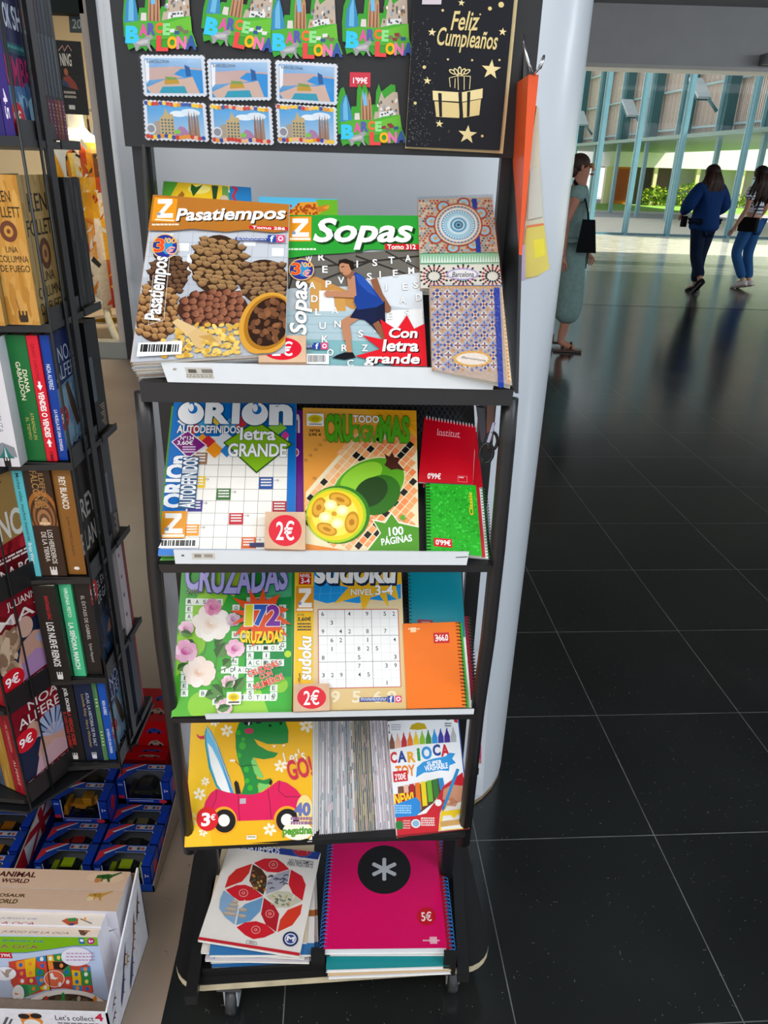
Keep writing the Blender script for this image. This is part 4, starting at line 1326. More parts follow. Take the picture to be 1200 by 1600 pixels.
def art_carioca(a):
    a.f(480, 1100, 3.75)
    rnd = random.Random(9)
    a.fill('#f0f1f2')
    a.poly([(600, 148), (615, 120), (650, 108), (690, 115), (705, 145), (650, 152)], '#c8a81c')
    a.text('12', 468, 120, 486, 172, '#23306a', .05); paras(a, 492, 118, 550, 158, 3, '#a8b0b8')
    a.poly([(815, 95), (828, 72), (842, 70), (835, 95)], '#2c8a3a'); a.poly([(855, 72), (880, 68), (882, 112), (862, 105)], '#c8202c')
    paras(a, 808, 110, 846, 138, 2, '#44484c')
    cols = ['#7a4a34', '#e8b49a', '#c02030', '#e8761c', '#ecc81c', '#8cc02a', '#3a8a2c', '#2a96d8', '#3a3aa0', '#4a2a90', '#b8babc']
    for i, c in enumerate(cols):
        x = 497 + i * 36; y = 265 - i * 4
        a.poly([(x - 16, y), (x - 16, y - 40), (x - 6, y - 72), (x + 4, y - 72), (x + 16, y - 40), (x + 18, y)], c, i > 0)
    a.L += 1
    for i, c in enumerate(cols):
        x = 495 + i * 36; y = 193 - i * 4
        a.poly([(x - 6, y + 2), (x - 2, y - 18), (x + 2, y - 18), (x + 5, y + 2)], c, True)
    a.poly([(475, 268), (640, 238), (900, 220), (908, 420), (520, 480)], '#f0f1f2')
    xs = [(484, 282, 530, 345), (526, 276, 586, 340), (586, 280, 640, 340), (642, 258, 668, 332), (668, 250, 736, 322), (734, 238, 786, 302), (780, 238, 838, 304)]
    cs = ['#d02030', '#23408e', '#f0a81c', '#2c9a3a', '#2a96d8', '#23408e', '#d02030']
    for ch, b, c in zip('CARIOCA', xs, cs):
        a.text(ch if ch != 'I' else 'i', *b, c, .08)
    a.fan(755, 360, [(645, 370), (680, 340), (740, 320), (820, 305), (835, 285), (868, 290), (850, 320), (872, 345), (835, 360), (832, 392), (780, 388), (720, 400), (668, 402), (640, 430)], '#2f96d8')
    a.text('SUPER', 704, 332, 792, 358, '#fff', .04, ang=-.15); a.text('WASHABLE', 690, 352, 826, 386, '#fff', .04, ang=-.15)
    a.text('TOY', 518, 358, 634, 425, '#e8821c', .06, ang=-.08)
    a.rect(502, 396, 592, 450, '#d01f2c'); a.text("2'00€", 512, 408, 582, 442, '#fff', .03)
    # window with barrels
    a.poly([(532, 500), (548, 484), (640, 476), (770, 434), (796, 440), (800, 470), (790, 510), (740, 580), (660, 640), (535, 660)], '#5a3a28')
    for i, c in enumerate(['#7a4a34', '#e8b49a', '#b01c2c', '#e8761c', '#ecd01c', '#6cb82a', '#2c7a34', '#2a86c8']):
        x = 545 + i * 34; y0 = 485 - i * 7; y1 = min(640, 690 - i * 24) if i < 7 else 500
        a.poly([(x - 14, y0), (x + 14, y0 - 5), (x + 26, y1), (x - 2, y1 + 5)], c, i > 0)
    a.poly([(520, 660), (660, 650), (700, 640), (760, 560), (800, 480), (910, 400), (925, 470), (830, 520), (780, 640), (770, 760), (528, 790)], '#c8202c')
    a.poly([(925, 470), (830, 522), (785, 640), (772, 740), (780, 742), (950, 728)], '#e8c41c'); a.poly([(930, 500), (850, 540), (800, 640), (785, 738), (950, 722)], '#e4e0d8')
    a.poly([(510, 530), (628, 512), (632, 570), (512, 590)], '#b01c28'); a.text('NEW!', 508, 526, 628, 580, '#f6d41c', .06)
    a.poly([(512, 590), (640, 545), (665, 575), (668, 630), (640, 655), (515, 665)], '#2a86d0'); paras(a, 516, 592, 612, 646, 4, '#9ad0f0')
    a.ell(540, 710, 26, 26, '#2c7a3a', 18); a.ell(638, 700, 28, 26, '#d8e0e4', 18); a.ell(638, 700, 20, 18, '#8ab0c8', 16); paras(a, 668, 665, 750, 718, 4, '#f0d8d4'); paras(a, 562, 680, 606, 736, 4, '#e8b0ac')
    # drawing hand with pen
    sk = '#c98f70'
    a.poly([(800, 500), (850, 472), (925, 480), (932, 560), (880, 580), (870, 600), (820, 595), (815, 560), (795, 560)], sk); a.poly([(815, 560), (850, 545), (885, 575), (840, 590)], '#b87a5c'); a.ell(826, 572, 14, 10, '#dca888', 12)
    a.line([(882, 385), (800, 610)], 17, '#2a8ac8'); a.line([(802, 600), (795, 622)], 8, '#1f6aa0')
    a.poly([(785, 635), (840, 622), (930, 612), (942, 630), (930, 650), (912, 640), (880, 648), (860, 670), (840, 650), (800, 655)], '#ecc81c')
    a.ell(770, 578, 20, 20, '#f4f0ec', 16); a.rect(782, 688, 940, 700, '#c89a5a')
    a.poly([(525, 770), (950, 728), (952, 742), (528, 800)], '#8a1a20')

def art_barc_mandala(a):
    a.f(430, 220, 2.7907)
    a.fill('#c9ae92')
    rnd = random.Random(4)
    a.L += 1
    for i in range(22):
        for j in range(24):
            x, y = 630 + i * 15 + (j % 2) * 7, 262 + j * 10.5
            if math.hypot(x - 795, (y - 365) * 1.2) < 118:
                continue
            a.ell(x, y, 5.5, 4.5, rnd.choice(['#8ab0c4', '#b03a2c', '#d8c8b0', '#6a8a9a', '#c0603a', '#4a5a6a']), 6, 0, True)
    for k in range(8):
        t = PI / 4 * k + .2
        a.ell(795 + 118 * math.cos(t), 368 + 96 * math.sin(t), 30, 25, '#b5482f', 16); a.ell(795 + 118 * math.cos(t), 368 + 96 * math.sin(t), 22, 18, '#9ac4d4', 14); a.ell(795 + 118 * math.cos(t), 368 + 96 * math.sin(t), 9, 8, '#c9a06a', 10)
    for r, c in ((106, '#a8432e'), (100, '#dcc8aa'), (92, '#7ab0c8'), (84, '#e8e2d4'), (74, '#6aa8cc'), (62, '#a8d4e4'), (48, '#d8ecf0'), (36, '#58a0c8'), (28, '#bfe0ea'), (20, '#3f6a80'), (13, '#7ab8d0'), (7, '#2a4a60')):
        a.ell(795, 365, r, r * .86, c, 36)
    a.L += 1
    for k in range(36):
        t = 2 * PI * k / 36
        a.ell(795 + 66 * math.cos(t), 365 + 57 * math.sin(t), 4, 3.5, '#f0f0e8', 6, 0, True)
        a.ell(795 + 88 * math.cos(t), 365 + 76 * math.sin(t), 4, 3.5, '#b5482f', 6, 0, True)
    a.rect(628, 488, 985, 536, '#8fc29a')
    a.L += 1
    for k in range(30):
        a.poly([(634 + k * 12, 534), (640 + k * 12, 496), (646 + k * 12, 534)], '#e4efe0', True)
    a.line([(630, 490), (980, 486)], 4, '#4f8a60'); a.line([(634, 534), (985, 530)], 4, '#4f8a60')
    a.rect(630, 540, 990, 655, '#e4dccc')
    a.L += 1
    for cx in (690, 815, 945):
        for r, c in ((58, '#2a2a30'), (44, '#a82c34'), (30, '#2a2a30')):
            for k in range(16):
                t = PI * 2 * k / 16
                a.ell(cx + r * math.cos(t), 592 + r * .85 * math.sin(t), 7, 5, c, 6, t, True)
    a.ell(812, 583, 70, 27, '#b0a4d0', 24); a.ell(812, 583, 62, 21, '#eee8e4', 24)
    a.text('Barcelona', 765, 572, 862, 596, '#2a2a3a', .02, .35)
def art_barc_tiles(a):
    a.f(430, 220, 2.7907)
    a.fill('#b59c8c')
    rnd = random.Random(8)
    for i in range(7):
        for j in range(8):
            cx, cy = 702 + i * 39 + j * .8, 665 + j * 44
            if cx > 950:
                continue
            L = a.L
            st = (i + j) % 3
            b, o = '#2c3f8c', '#c47e38'
            a.poly([(cx - 20, cy), (cx, cy - 22), (cx + 20, cy), (cx, cy + 22)], b if st == 0 else ('#d9ccc0' if st == 1 else '#8e9cc8'))
            a.star(cx, cy, 19, 7, 4, '#dccfc2' if st == 0 else b, 0 if st else PI / 4)
            a.ell(cx, cy, 7, 7, o, 10); a.ell(cx, cy, 3, 3, b, 8)
            for dx, dy in ((19.5, 22), (-19.5, 22)):
                a.ell(cx + dx, cy + dy, 6, 6, o if st == 1 else '#5a6cb0', 8)
            a.L = L
    a.L += 8
    for k in range(24):
        a.poly([(678 + k * 12, 632), (684 + k * 12, 646), (690 + k * 12, 632)], '#d89a3a', True)
    a.poly([(985, 640), (1002, 640), (1030, 1050), (1008, 1050)], '#d8c4a4')
    a.L += 1
    for k in range(24):
        x = 988 + k * 1.0; y = 645 + k * 17
        a.poly([(x, y), (x + 14, y + 8), (x, y + 16)], '#d08a2a', True)
    a.ell(848, 945, 84, 36, '#d8a248', 26); a.ell(848, 945, 70, 27, '#e6d6c8', 26); a.text('Barcelona', 798, 932, 906, 958, '#2a2a3a', .02, .35)
    a.rect(678, 630, 1010, 634, '#3b4f96')

def art_comic_yellow(a):
    a.f(180, 220, 3.3333)
    a.fill('#2a7ab8')
    a.poly([(250, 208), (600, 225), (560, 420), (220, 420)], '#ecc42a'); a.poly([(250, 208), (330, 212), (280, 300), (235, 320)], '#5aa83a'); a.ell(440, 250, 60, 22, '#f4e27a', 18)
    a.poly([(400, 225), (425, 240), (460, 228), (430, 262), (410, 285), (395, 250)], '#2c5a24'); a.poly([(320, 290), (350, 258), (365, 275), (350, 300)], '#a86a2a')
    a.poly([(505, 232), (540, 235), (530, 300), (512, 300)], '#2c4a30'); a.poly([(560, 235), (590, 240), (600, 320), (560, 320)], '#6a9a4a'); a.line([(615, 240), (635, 250), (615, 285), (632, 315)], 12, '#c03040')
    a.text('k', 592, 252, 602, 268, '#fff', .03); a.ell(570, 300, 22, 20, '#c8b8a0', 14)
def art_comic_giraffe(a):
    a.f(180, 220, 3.3333)
    a.fill('#58b4d8')
    a.poly([(1050, 305), (1165, 308), (1165, 480), (1040, 480)], '#6ab02c')
    a.poly([(900, 370), (960, 320), (1050, 318), (1060, 345), (1100, 340), (1115, 330), (1112, 350), (1050, 385), (900, 390)], '#e0962c')
    rnd = random.Random(3)
    a.L += 1
    for i in range(40):
        a.ell(rnd.uniform(910, 1055), rnd.uniform(328, 380), 9, 6, '#a84a1c', 6, rnd.random() * 3, True)
    a.poly([(1050, 345), (1112, 330), (1080, 350), (1118, 360), (1050, 372)], '#c87a2a')

# ------------------------------------------------------------------ goods on the rack
def shelf_stack(quad, off, t, name, label, paint, n_under, under_cols, group, base, spine, mat='gloss', cat='magazine', under_label=None, tt=None, jit=0.002):
    pl = splane(*quad[3], off)
    q = qpl(quad, pl)
    booklet(name, label, cat, q, NS, t, paint, group, base, spine, mat=mat, pq=quad)
    d = t
    rnd = random.Random(len(label))
    for i in range(n_under):
        ti = tt or t
        qq = shift(q, -NS * (d + 0.0006) + EX * rnd.uniform(-jit, jit) + US * rnd.uniform(-jit, 0))
        c = under_cols[i % len(under_cols)]
        lab = under_label[i] if isinstance(under_label, (list, tuple)) else under_label
        booklet(name, lab, cat, qq, NS, ti, None, group, c, c, mat=mat)
        d += ti + 0.0006
    return q, d

# top shelf
PASA = [(240, 307), (452, 322), (445.5, 552), (204, 566)]
shelf_stack(PASA, 0.012, 0.006, 'puzzle_magazine', 'brown headed puzzle magazine with pine cones and a wooden scoop on its cover', art_pasatiempos, 5, ['#c8a078', '#a8b0b8', '#c9b48a', '#9aa2b0', '#b8a090'], 'puzzle magazines with the pine cone cover', '#b3b7be', '#c08a50',
            under_label='puzzle magazine lying under the pine cone cover, its page edges showing', tt=0.0055, jit=0.0025)
SOPA = [(449, 338), (653, 338), (667, 574), (442, 572)]
shelf_stack(SOPA, -0.002, 0.006, 'puzzle_magazine', 'green headed word search magazine with a runner in blue on its cover', art_sopas, 1, ['#9ab098'], 'word search magazines', '#b9c3c8', '#2c9a34', under_label='word search magazine lying directly under the one with the runner')
for pq, pt, lab, off in (([(256, 283), (392, 293), (400, 400), (244, 392)], art_comic_yellow, 'yellow and blue picture book peeking out above the pine cone magazine', -0.028),
                         ([(404, 307), (527, 311), (533, 420), (402, 416)], art_comic_giraffe, 'picture book with a giraffe peeking out above the running magazine', -0.028)):
    pl = splane(pq[3][0], 566, off)
    booklet('picture_book', lab, 'book', qpl(pq, pl), NS, 0.003, pt, None, '#88a', '#88a', pq=pq)

def elastic(x0, y0, x1, y1, w, pl_off=0.0):
    def f(th, q, n, t):
        m = MB()
        pl = (q[3] + n * 0.0012, n)
        P = [(430 + x / 2.7907, 220 + y / 2.7907) for x, y in ((x0 - w, y0), (x0 + w, y0), (x1 + w, y1), (x1 - w, y1))]
        a = [onpl(*p, pl) for p in P]
        m.hexa([p - n * 0.001 for p in a], a, '#1f3a9a', 'cloth')
        part('elastic_band', m, th, 'blue elastic band')
        m = MB()
        c = sum(q) / 4
        w_ = [c + (p - c) * 1.03 + n * 0.003 for p in q]
        m.face([w_[0], w_[1], w_[2], w_[3]], '#fff', 'film')
        part('plastic_wrap', m, th, 'clear plastic wrapping')
    return f
B1 = [(653.5, 312), (768, 308), (785, 452), (657, 452)]
pl = splane(668, 572, 0.0)
booklet('notebook', 'notebook with a round blue mandala cover and blue elastic, behind the tiled one', 'notebook', qpl(B1, pl), NS, 0.012, art_barc_mandala, 'patterned notebooks in plastic', '#c9ae92', '#c9ae92', pq=B1, extra=elastic(868, 252, 900, 642, 10))
B2 = [(672, 446), (784, 446), (800, 602), (676, 578)]
pl = (fr(676, 585, 0.014), unit(N0 * math.cos(.62) + UZ * math.sin(.62)))
booklet('notebook', 'notebook with blue and orange tile pattern and blue elastic, wrapped in plastic', 'notebook', qpl(B2, pl), pl[1], 0.012, art_barc_tiles, 'patterned notebooks in plastic', '#c3aa98', '#c3aa98', pq=B2, extra=elastic(966, 640, 985, 1075, 12))
price_block([(404, 524), (478, 524), (478, 566), (404, 566)], 0.009, '2€', 'wooden price block with red disc half hidden by the pine cone magazine')

# second shelf
ORI = [(272.5, 625), (463, 628), (461, 866), (247, 868)]
q, d = shelf_stack(ORI, 0.0, 0.004, 'puzzle_magazine', 'blue crossword magazine with big white title and a green large print diamond', art_orion, 0, ['#8a9'], 'blue crossword magazines', '#0e6fc2', '#0e6fc2')
def art_orion_purple(a):
    a.fill('#6a1c84')
    a.f(200, 580, 4.0)
    a.text('n', 1040, 255, 1072, 370, '#f0e8f4', .08); a.ell(1050, 490, 18, 26, '#f0e8f4', 14); a.ell(1050, 490, 13, 18, '#d04a5a', 12)
OP = [(284, 636), (475, 638), (475, 864), (262, 866)]
booklet('puzzle_magazine', 'purple crossword magazine mostly hidden behind the blue one', 'magazine', shift(qpl(OP, splane(*OP[3], 0.0)), -NS * 0.006), NS, 0.004, art_orion_purple, None, '#6a1c84', '#6a1c84', pq=OP)
booklet('puzzle_magazine', 'green crossword magazine showing only as a sliver beside the blue one', 'magazine', shift(q, -NS * 0.012 - EX * 0.006 - US * 0.004), NS, 0.004, None, None, '#4f9a3a', '#4f9a3a')
price_block([(414.5, 799.5), (477, 800), (477, 859), (413, 857)], 0.0095, '2€', 'wooden price block with red disc on the blue crossword magazine')
CRU = [(473.5, 637), (650.5, 641.5), (655, 868), (476, 867)]
shelf_stack(CRU, 0.0, 0.005, 'puzzle_magazine', 'orange crossword magazine with a green fruit and its yellow cut half on the cover', art_crucigramas, 1, ['#d89a50'], 'orange crossword magazines', '#e9903c', '#d8a050', under_label='orange crossword magazine directly beneath the one with the green fruit')

def art_notepad_red(a):
    a.f(460, 580, 3.3333)
    a.fill('#c4051c')
    a.text('Institut', 750, 305, 868, 340, '#e8a0a8', .0, ang=.1); a.line([(750, 330), (870, 346)], 2, '#e8a0a8')
    a.text("0'99€", 698, 530, 770, 562, '#fff', .03, ang=.05)
    a.line([(858, 545), (902, 548), (902, 578), (858, 575)], 2, '#e0808a', closed=True); a.rect(862, 550, 886, 557, '#e8b8bc')
    a.poly([(938, 400), (930, 590), (936, 590), (944, 420)], '#e8b8bc')
def art_notebook_green(a):
    a.f(460, 580, 3.3333)
    a.fill('#1aa81c')
    rnd = random.Random(6)
    a.L += 1
    for i in range(260):
        x, y = rnd.uniform(695, 960), rnd.uniform(600, 940)
        a.ell(x, y, rnd.uniform(4, 9), rnd.uniform(4, 9), rnd.choice(['#27b828', '#129214', '#35c436']), 6, 0, True)
    a.text('Classic', 902, 628, 932, 745, '#e8c81c', .05, .1, rot=90)
    a.rect(724, 864, 820, 918, '#c8141f'); a.text("0'99€", 734, 872, 812, 908, '#fff', .03)
def sp(f):
    return lambda th, q, n, t: f(th, q, n, t)
pl2 = splane(664, 866, 0.0)
RP1 = [(663.5, 652), (744, 666), (739, 757), (654, 753)]
RP2 = [(668, 664), (746, 672), (755.5, 759), (662, 758)]
booklet('notepad', 'red top-bound notepad slightly turned under the front red one', 'notepad', shift(qpl(RP2, pl2), -NS * 0.006), NS, 0.004, None, 'red notepads', '#b8061a', '#b8061a')
booklet('notepad', 'red top-bound notepad with white wire loops leaning above the green notebook', 'notepad', qpl(RP1, pl2), NS, 0.005, art_notepad_red, 'red notepads', '#c4051c', '#c4051c', pq=RP1,
        extra=lambda th, q, n, t: rings(th, q[0], q[1], 17, unit(q[0] - q[3]), n, t, '#e8e8ea', mat='plastic', r=0.0034, wire=0.0006))
GN = [(665.5, 755), (743.5, 758.5), (753, 869), (667, 862)]
pl3 = (fr(667, 868, 0.004), NS)
for k, (c, lab, dx, sc) in enumerate((('#c01828', 'red notebook showing as a strip behind the green one', 0.006, '#222'), ('#e8e8e8', 'white edged notebook with green wire binding behind the red strip', 0.011, '#1a7a2a'), ('#2a2a2e', 'dark notebook with black wire binding deepest in the stack', 0.016, '#1a1a1c'))):
    booklet('notebook', lab, 'notebook', shift(qpl(GN, pl3), -NS * (0.006 + 0.005 * k) + EX * dx), NS, 0.004, None, 'small spiral notebooks behind the green one', c, c,
            extra=(lambda th, q, n, t, sc=sc: rings(th, q[2], q[1], 24, unit(q[1] - q[0]), n, t, sc, r=0.003, wire=0.0007)) if k else None)
booklet('notebook', 'small speckled green spiral notebook with yellow word and red price', 'notebook', qpl(GN, pl3), NS, 0.005, art_notebook_green, 'small spiral notebooks', '#1aa81c', '#1aa81c', pq=GN,
        extra=lambda th, q, n, t: rings(th, q[3] + EX * .002, q[0] + EX * .002, 22, unit(q[0] - q[1]), n, t, '#1a1a1c', r=0.0042, wire=0.0007))

# third shelf
CZ = [(286, 866), (461.5, 868), (455.5, 1113.5), (268, 1120)]
shelf_stack(CZ, 0.002, 0.006, 'puzzle_magazine', 'green crossword magazine with white and pink roses and a 172 burst on the cover', art_cruzadas, 1, ['#dcd8cc'], 'rose crossword magazines', '#3fae3a', '#3fae3a', under_label='crossword magazine directly under the one with the roses')
SU = [(461.5, 866), (626, 866), (635.5, 1107.5), (458, 1111)]
shelf_stack(SU, 0.0, 0.005, 'puzzle_magazine', 'sand coloured number puzzle magazine with a filled grid and a yellow spine column', art_sudoku, 1, ['#e0d0a0'], 'number puzzle magazines', '#ecdab0', '#f5c11a', under_label='number puzzle magazine directly beneath the one with the grid')
price_block([(460, 1068.5), (514.5, 1068), (515, 1110), (459, 1112)], 0.0085, '2€', 'wooden price block with red disc in front of the number puzzle magazine')
def art_orange(a):
    a.f(450, 870, 3.636)
    a.fill('#f07200')
    a.rect(824, 432, 918, 488, '#c8141f'); a.text("0'99€", 834, 442, 910, 478, '#fff', .03, rot=180)
    a.rect(694, 402, 728, 428, '#f8d0a0'); paras(a, 682, 406, 750, 418, 1, '#f8d8b0')
def art_teal(a):
    a.f(450, 870, 3.636)
    a.fill('#0a7f8e')
    a.poly([(738, 350), (826, 354), (822, 378), (738, 378)], '#8a2430'); paras(a, 760, 362, 810, 374, 1, '#c89098')
plo = splane(636, 1108, 0.0)
OR = [(629.5, 974.5), (717, 971.5), (728, 1105), (636.5, 1107.5)]
TE = [(638, 880), (721, 880), (728, 994), (641, 994)]
booklet('notebook', 'teal spiral notebook standing above and behind the orange one', 'notebook', shift(qpl(TE, plo), -NS * 0.007), NS, 0.005, art_teal, 'small spiral notebooks', '#0a7f8e', '#0a7f8e', pq=TE,
        extra=lambda th, q, n, t: rings(th, q[3], q[0], 20, unit(q[0] - q[1]), n, t, '#121214', r=0.0042, wire=0.0007))
for k, (c, lab, dx, sc) in enumerate((('#3aa82c', 'green notebook showing as a strip beside the orange one', 0.006, '#1c1c1c'), ('#eceae6', 'white edged notebook behind the green strip', 0.0105, '#caa'), ('#8a1c30', 'dark red spiral notebook behind the white edged one', 0.016, '#8a1c30'), ('#2a2a2c', 'black spiral notebook at the back of the orange stack', 0.021, '#1c1c1c'))):
    booklet('notebook', lab, 'notebook', shift(qpl(OR, plo), -NS * (0.0065 + 0.005 * k) + EX * dx + US * (0.012 if k > 1 else 0)), NS, 0.0042, None, 'small spiral notebooks behind the orange one', c, c,
            extra=(lambda th, q, n, t, sc=sc: rings(th, q[2], q[1], 26, unit(q[1] - q[0]), n, t, sc, r=0.003, wire=0.0008)) if k > 1 else None)
booklet('notebook', 'orange spiral notebook standing upside down with a red price label', 'notebook', qpl(OR, plo), NS, 0.005, art_orange, 'small spiral notebooks', '#f07200', '#f07200', pq=OR,
        extra=lambda th, q, n, t: rings(th, q[2] - EX * .002, q[1] - EX * .002, 24, unit(q[1] - q[0]), n, t, '#1a1410', r=0.004, wire=0.0007))

# fourth shelf
GO = [(300, 1108), (488.5, 1108), (487.8, 1315), (288.3, 1324)]
plg = splane(288.3, 1322, 0.006)
qg = qpl(GO, plg)
booklet('sticker_book', 'yellow sticker book with a green dinosaur driving a pink car', 'book', qg, NS, 0.003, art_dino, 'sticker books', '#f4b916', '#f4b916', pq=GO)
for k in range(4):
    booklet('sticker_book', ('white edged sticker book directly under the yellow dinosaur one', 'sticker book second beneath the yellow dinosaur one', 'sticker book third beneath the yellow dinosaur one', 'lowest sticker book of the pile under the yellow dinosaur one')[k], 'book',
            shift(qg, -NS * (0.0034 + 0.0034 * k) + EX * (0.003 + 0.0032 * k)), NS, 0.003, None, 'sticker books', ('#e8e6e2', '#d8d4d0', '#e4e0d8', '#cfd4d8')[k], '#dde')
# thin picture books standing on edge
plb = splane(500, 1318, 0.002)
tl, tr = onpl(501, 1123, plb), onpl(604.5, 1121, plb)
bl, br = onpl(499, 1316, plb), onpl(620, 1306, plb)
NB = 38
rnd = random.Random(21)
pal = ['#b8b4b8', '#d8d4d4', '#8f9aa4', '#c9c0c4', '#e4e0de', '#a8a0b0', '#5f7a80', '#9fb0b8']
for i in range(NB):
    f0, f1 = i / NB, (i + 0.84) / NB
    j = rnd.uniform(-.004, .003)
    a0, a1 = tl + (tr - tl) * f0 + US * j, tl + (tr - tl) * f1 + US * j
    b0, b1 = bl + (br - bl) * f0 + US * j, bl + (br - bl) * f1 + US * j
    if 18 <= i <= 27:
        cc = ['#5f5a44', '#8a7f4a', '#4a5040', '#b09a6a', '#3a3834'][i % 5]
    elif i > 27:
        cc = ['#d8ccd4', '#c8b8c4', '#e8e4e6', '#bfb0bc'][i % 4]
    else:
        cc = pal[i % len(pal)]
    g = -NS * 0.03
    m = MB()
    e0, e1 = a0 + (a1 - a0) * .18, a0 + (a1 - a0) * .82
    h0, h1 = b0 + (b1 - b0) * .18, b0 + (b1 - b0) * .82
    m.hexa([b0 + g, h0 + g, e0 + g, a0 + g], [b0, h0, e0, a0], '#eceaea', 'gloss')
    m.hexa([h1 + g, b1 + g, a1 + g, e1 + g], [h1, b1, a1, e1], mixc(cc, '#ffffff', .25), 'gloss')
    s = NS * .0012
    m.hexa([h0 + g, h1 + g, e1 + g, e0 + g], [h0 - s, h1 - s, e1 - s, e0 - s], cc, 'paper')
    # coloured patches bleeding to the page edge
    for k in range(5):
        v0 = rnd.random() * .9; v1 = v0 + rnd.uniform(.03, .1)
        c2 = rnd.choice(['#b0a060', '#7a6a50', '#c08a8a', '#607078', '#40382c'] if 14 < i < 28 else ['#c4b4b8', '#a0a8b4', '#d8c0c8', '#8a98a0'])
        p = [e0 + (h0 - e0) * v0, e1 + (h1 - e1) * v0, e1 + (h1 - e1) * v1, e0 + (h0 - e0) * v1]
        m.face([x - s * .9 for x in p], c2, 'paper')
    solo('thin_booklet', m, 'thin booklet standing on edge in the tight row between dinosaur book and felt pens', 'book', 'thin booklets standing on edge')
# felt pen box
CA = [(605.5, 1127), (714.5, 1118.5), (733.5, 1295), (620, 1309.5)]
plc = splane(620, 1309, 0.004)
booklet('felt_pen_box', 'white and red box of felt tip pens with a row of coloured tips', 'pen box', qpl(CA, plc), NS, 0.012, art_carioca, None, '#f0f1f2', '#e8e8ea', mat='gloss', pq=CA, cover_name='printed_card')
CB = [(p[0] + 4, p[1] + 3) for p in CA]
booklet('felt_pen_box', 'second felt pen box peeking out under the front one', 'pen box', shift(qpl(CB, plc), -NS * 0.014), NS, 0.01, None, None, '#2a50a0', '#2a50a0', cover_name='printed_card')

# base board piles
plm = (A3(0, 0, 0.166), UZ)
M0 = [(360, 1317), (501, 1332), (467.6, 1494.5), (309.4, 1469)]
qm = qpl(M0, plm)
booklet('puzzle_magazine', 'white puzzle magazine with red petals lying on the base pile', 'magazine', qm, UZ, 0.005, art_mag_m, 'puzzle magazines piled on the base', '#e9e2da', '#e9e2da', pq=M0)
pal = [('#3a78b0', 'blue edged'), ('#e6dcd0', 'cream'), ('#2f6ea8', 'dark blue edged'), ('#d8d0d8', 'pale lilac'), ('#d8d4cc', 'pale grey'), ('#2a6aa6', 'lowest blue edged')]
def rot_about(q, ang, c):
    ca, sa = math.cos(ang), math.sin(ang)
    R = np.array([[ca, -sa, 0], [sa, ca, 0], [0, 0, 1]])
    return [c + R @ (p - c) for p in q]
cm = sum(qm) / 4
def base_art(stripe):
    def f(a):
        a.fill('#e6dfd8')
        a.uvpoly([(0, .9), (1, .9), (1, 1), (0, 1)], stripe)
        a.uvpoly([(.85, .6), (1, .6), (1, .66), (.85, .66)], '#a8602a')
    return f
for k, (c, w) in enumerate(pal):
    dz = 0.0122 + 0.0062 * k
    qq = rot_about(qm, (0.17, 0.10, 0.2, 0.14, 0.19, 0.17)[k], cm)
    qq = [p - UZ * dz + A3((0.006, -0.004, 0.01, 0.0, 0.004, 0.009)[k], (-0.004, 0.0, 0.004, -0.003, 0.002, -0.006)[k], 0) for p in qq]
    booklet('puzzle_magazine', '%s puzzle magazine, number %s from the top of the base pile' % (w, ('three', 'four', 'five', 'six', 'seven', 'eight')[k]), 'magazine', qq, UZ, 0.0056, base_art(c), 'puzzle magazines piled on the base', '#e6dfd8', c)
CRM = [p - UZ * 0.0056 + A3(-0.004, 0.022, 0) for p in rot_about(qm, 0.11, cm)]
booklet('puzzle_magazine', 'cream puzzle magazine peeking out at the spine side under the red petal one', 'magazine', CRM, UZ, 0.006, None, 'puzzle magazines piled on the base', '#d8c4a0', '#d8c4a0')

plp = (A3(0, 0, 0.168), UZ)
PK = [(520.5, 1296), (678, 1293), (698.5, 1481), (506, 1483)]
qp = qpl(PK, plp)
booklet('spiral_notebook', 'large magenta spiral notebook with a black disc and white asterisk', 'notebook', qp, UZ, 0.016, art_pink, 'large spiral notebooks on the base', '#d4065c', '#d4065c', pages='#f0eef0', pq=PK,
        extra=lambda th, q, n, t: rings(th, q[3] - A3(.001, 0, 0), q[0] - A3(.001, 0, 0), 34, unit(q[0] - q[1]), n, t, '#2f6fc0', r=0.0085, wire=0.0009, mat='plastic'))
for k, (c, lab) in enumerate((('#b01a30', 'dark red spiral notebook under the magenta one, blue binding showing'), ('#1f8a8e', 'teal notebook beneath the red one in the base pile'), ('#d8b890', 'tan bottom notebook of the pile under the magenta one'))):
    qq = [p - UZ * (0.0175 + 0.0105 * k) + A3((0.012, 0.003, 0.005)[k], (0.004, -0.018, -0.022)[k], 0) for p in rot_about(qp, (-0.01, 0.02, 0.03)[k], sum(qp) / 4)]
    booklet('spiral_notebook', lab, 'notebook', qq, UZ, 0.0095, None, 'large spiral notebooks on the base', c, c, pages='#eceaea',
            extra=(lambda th, q, n, t: rings(th, q[2] + A3(.001, 0, 0), q[1] + A3(.001, 0, 0), 34, unit(q[1] - q[0]), n, t, '#2f7fd0', r=0.007, wire=0.0009, mat='plastic')) if k == 0 else None)

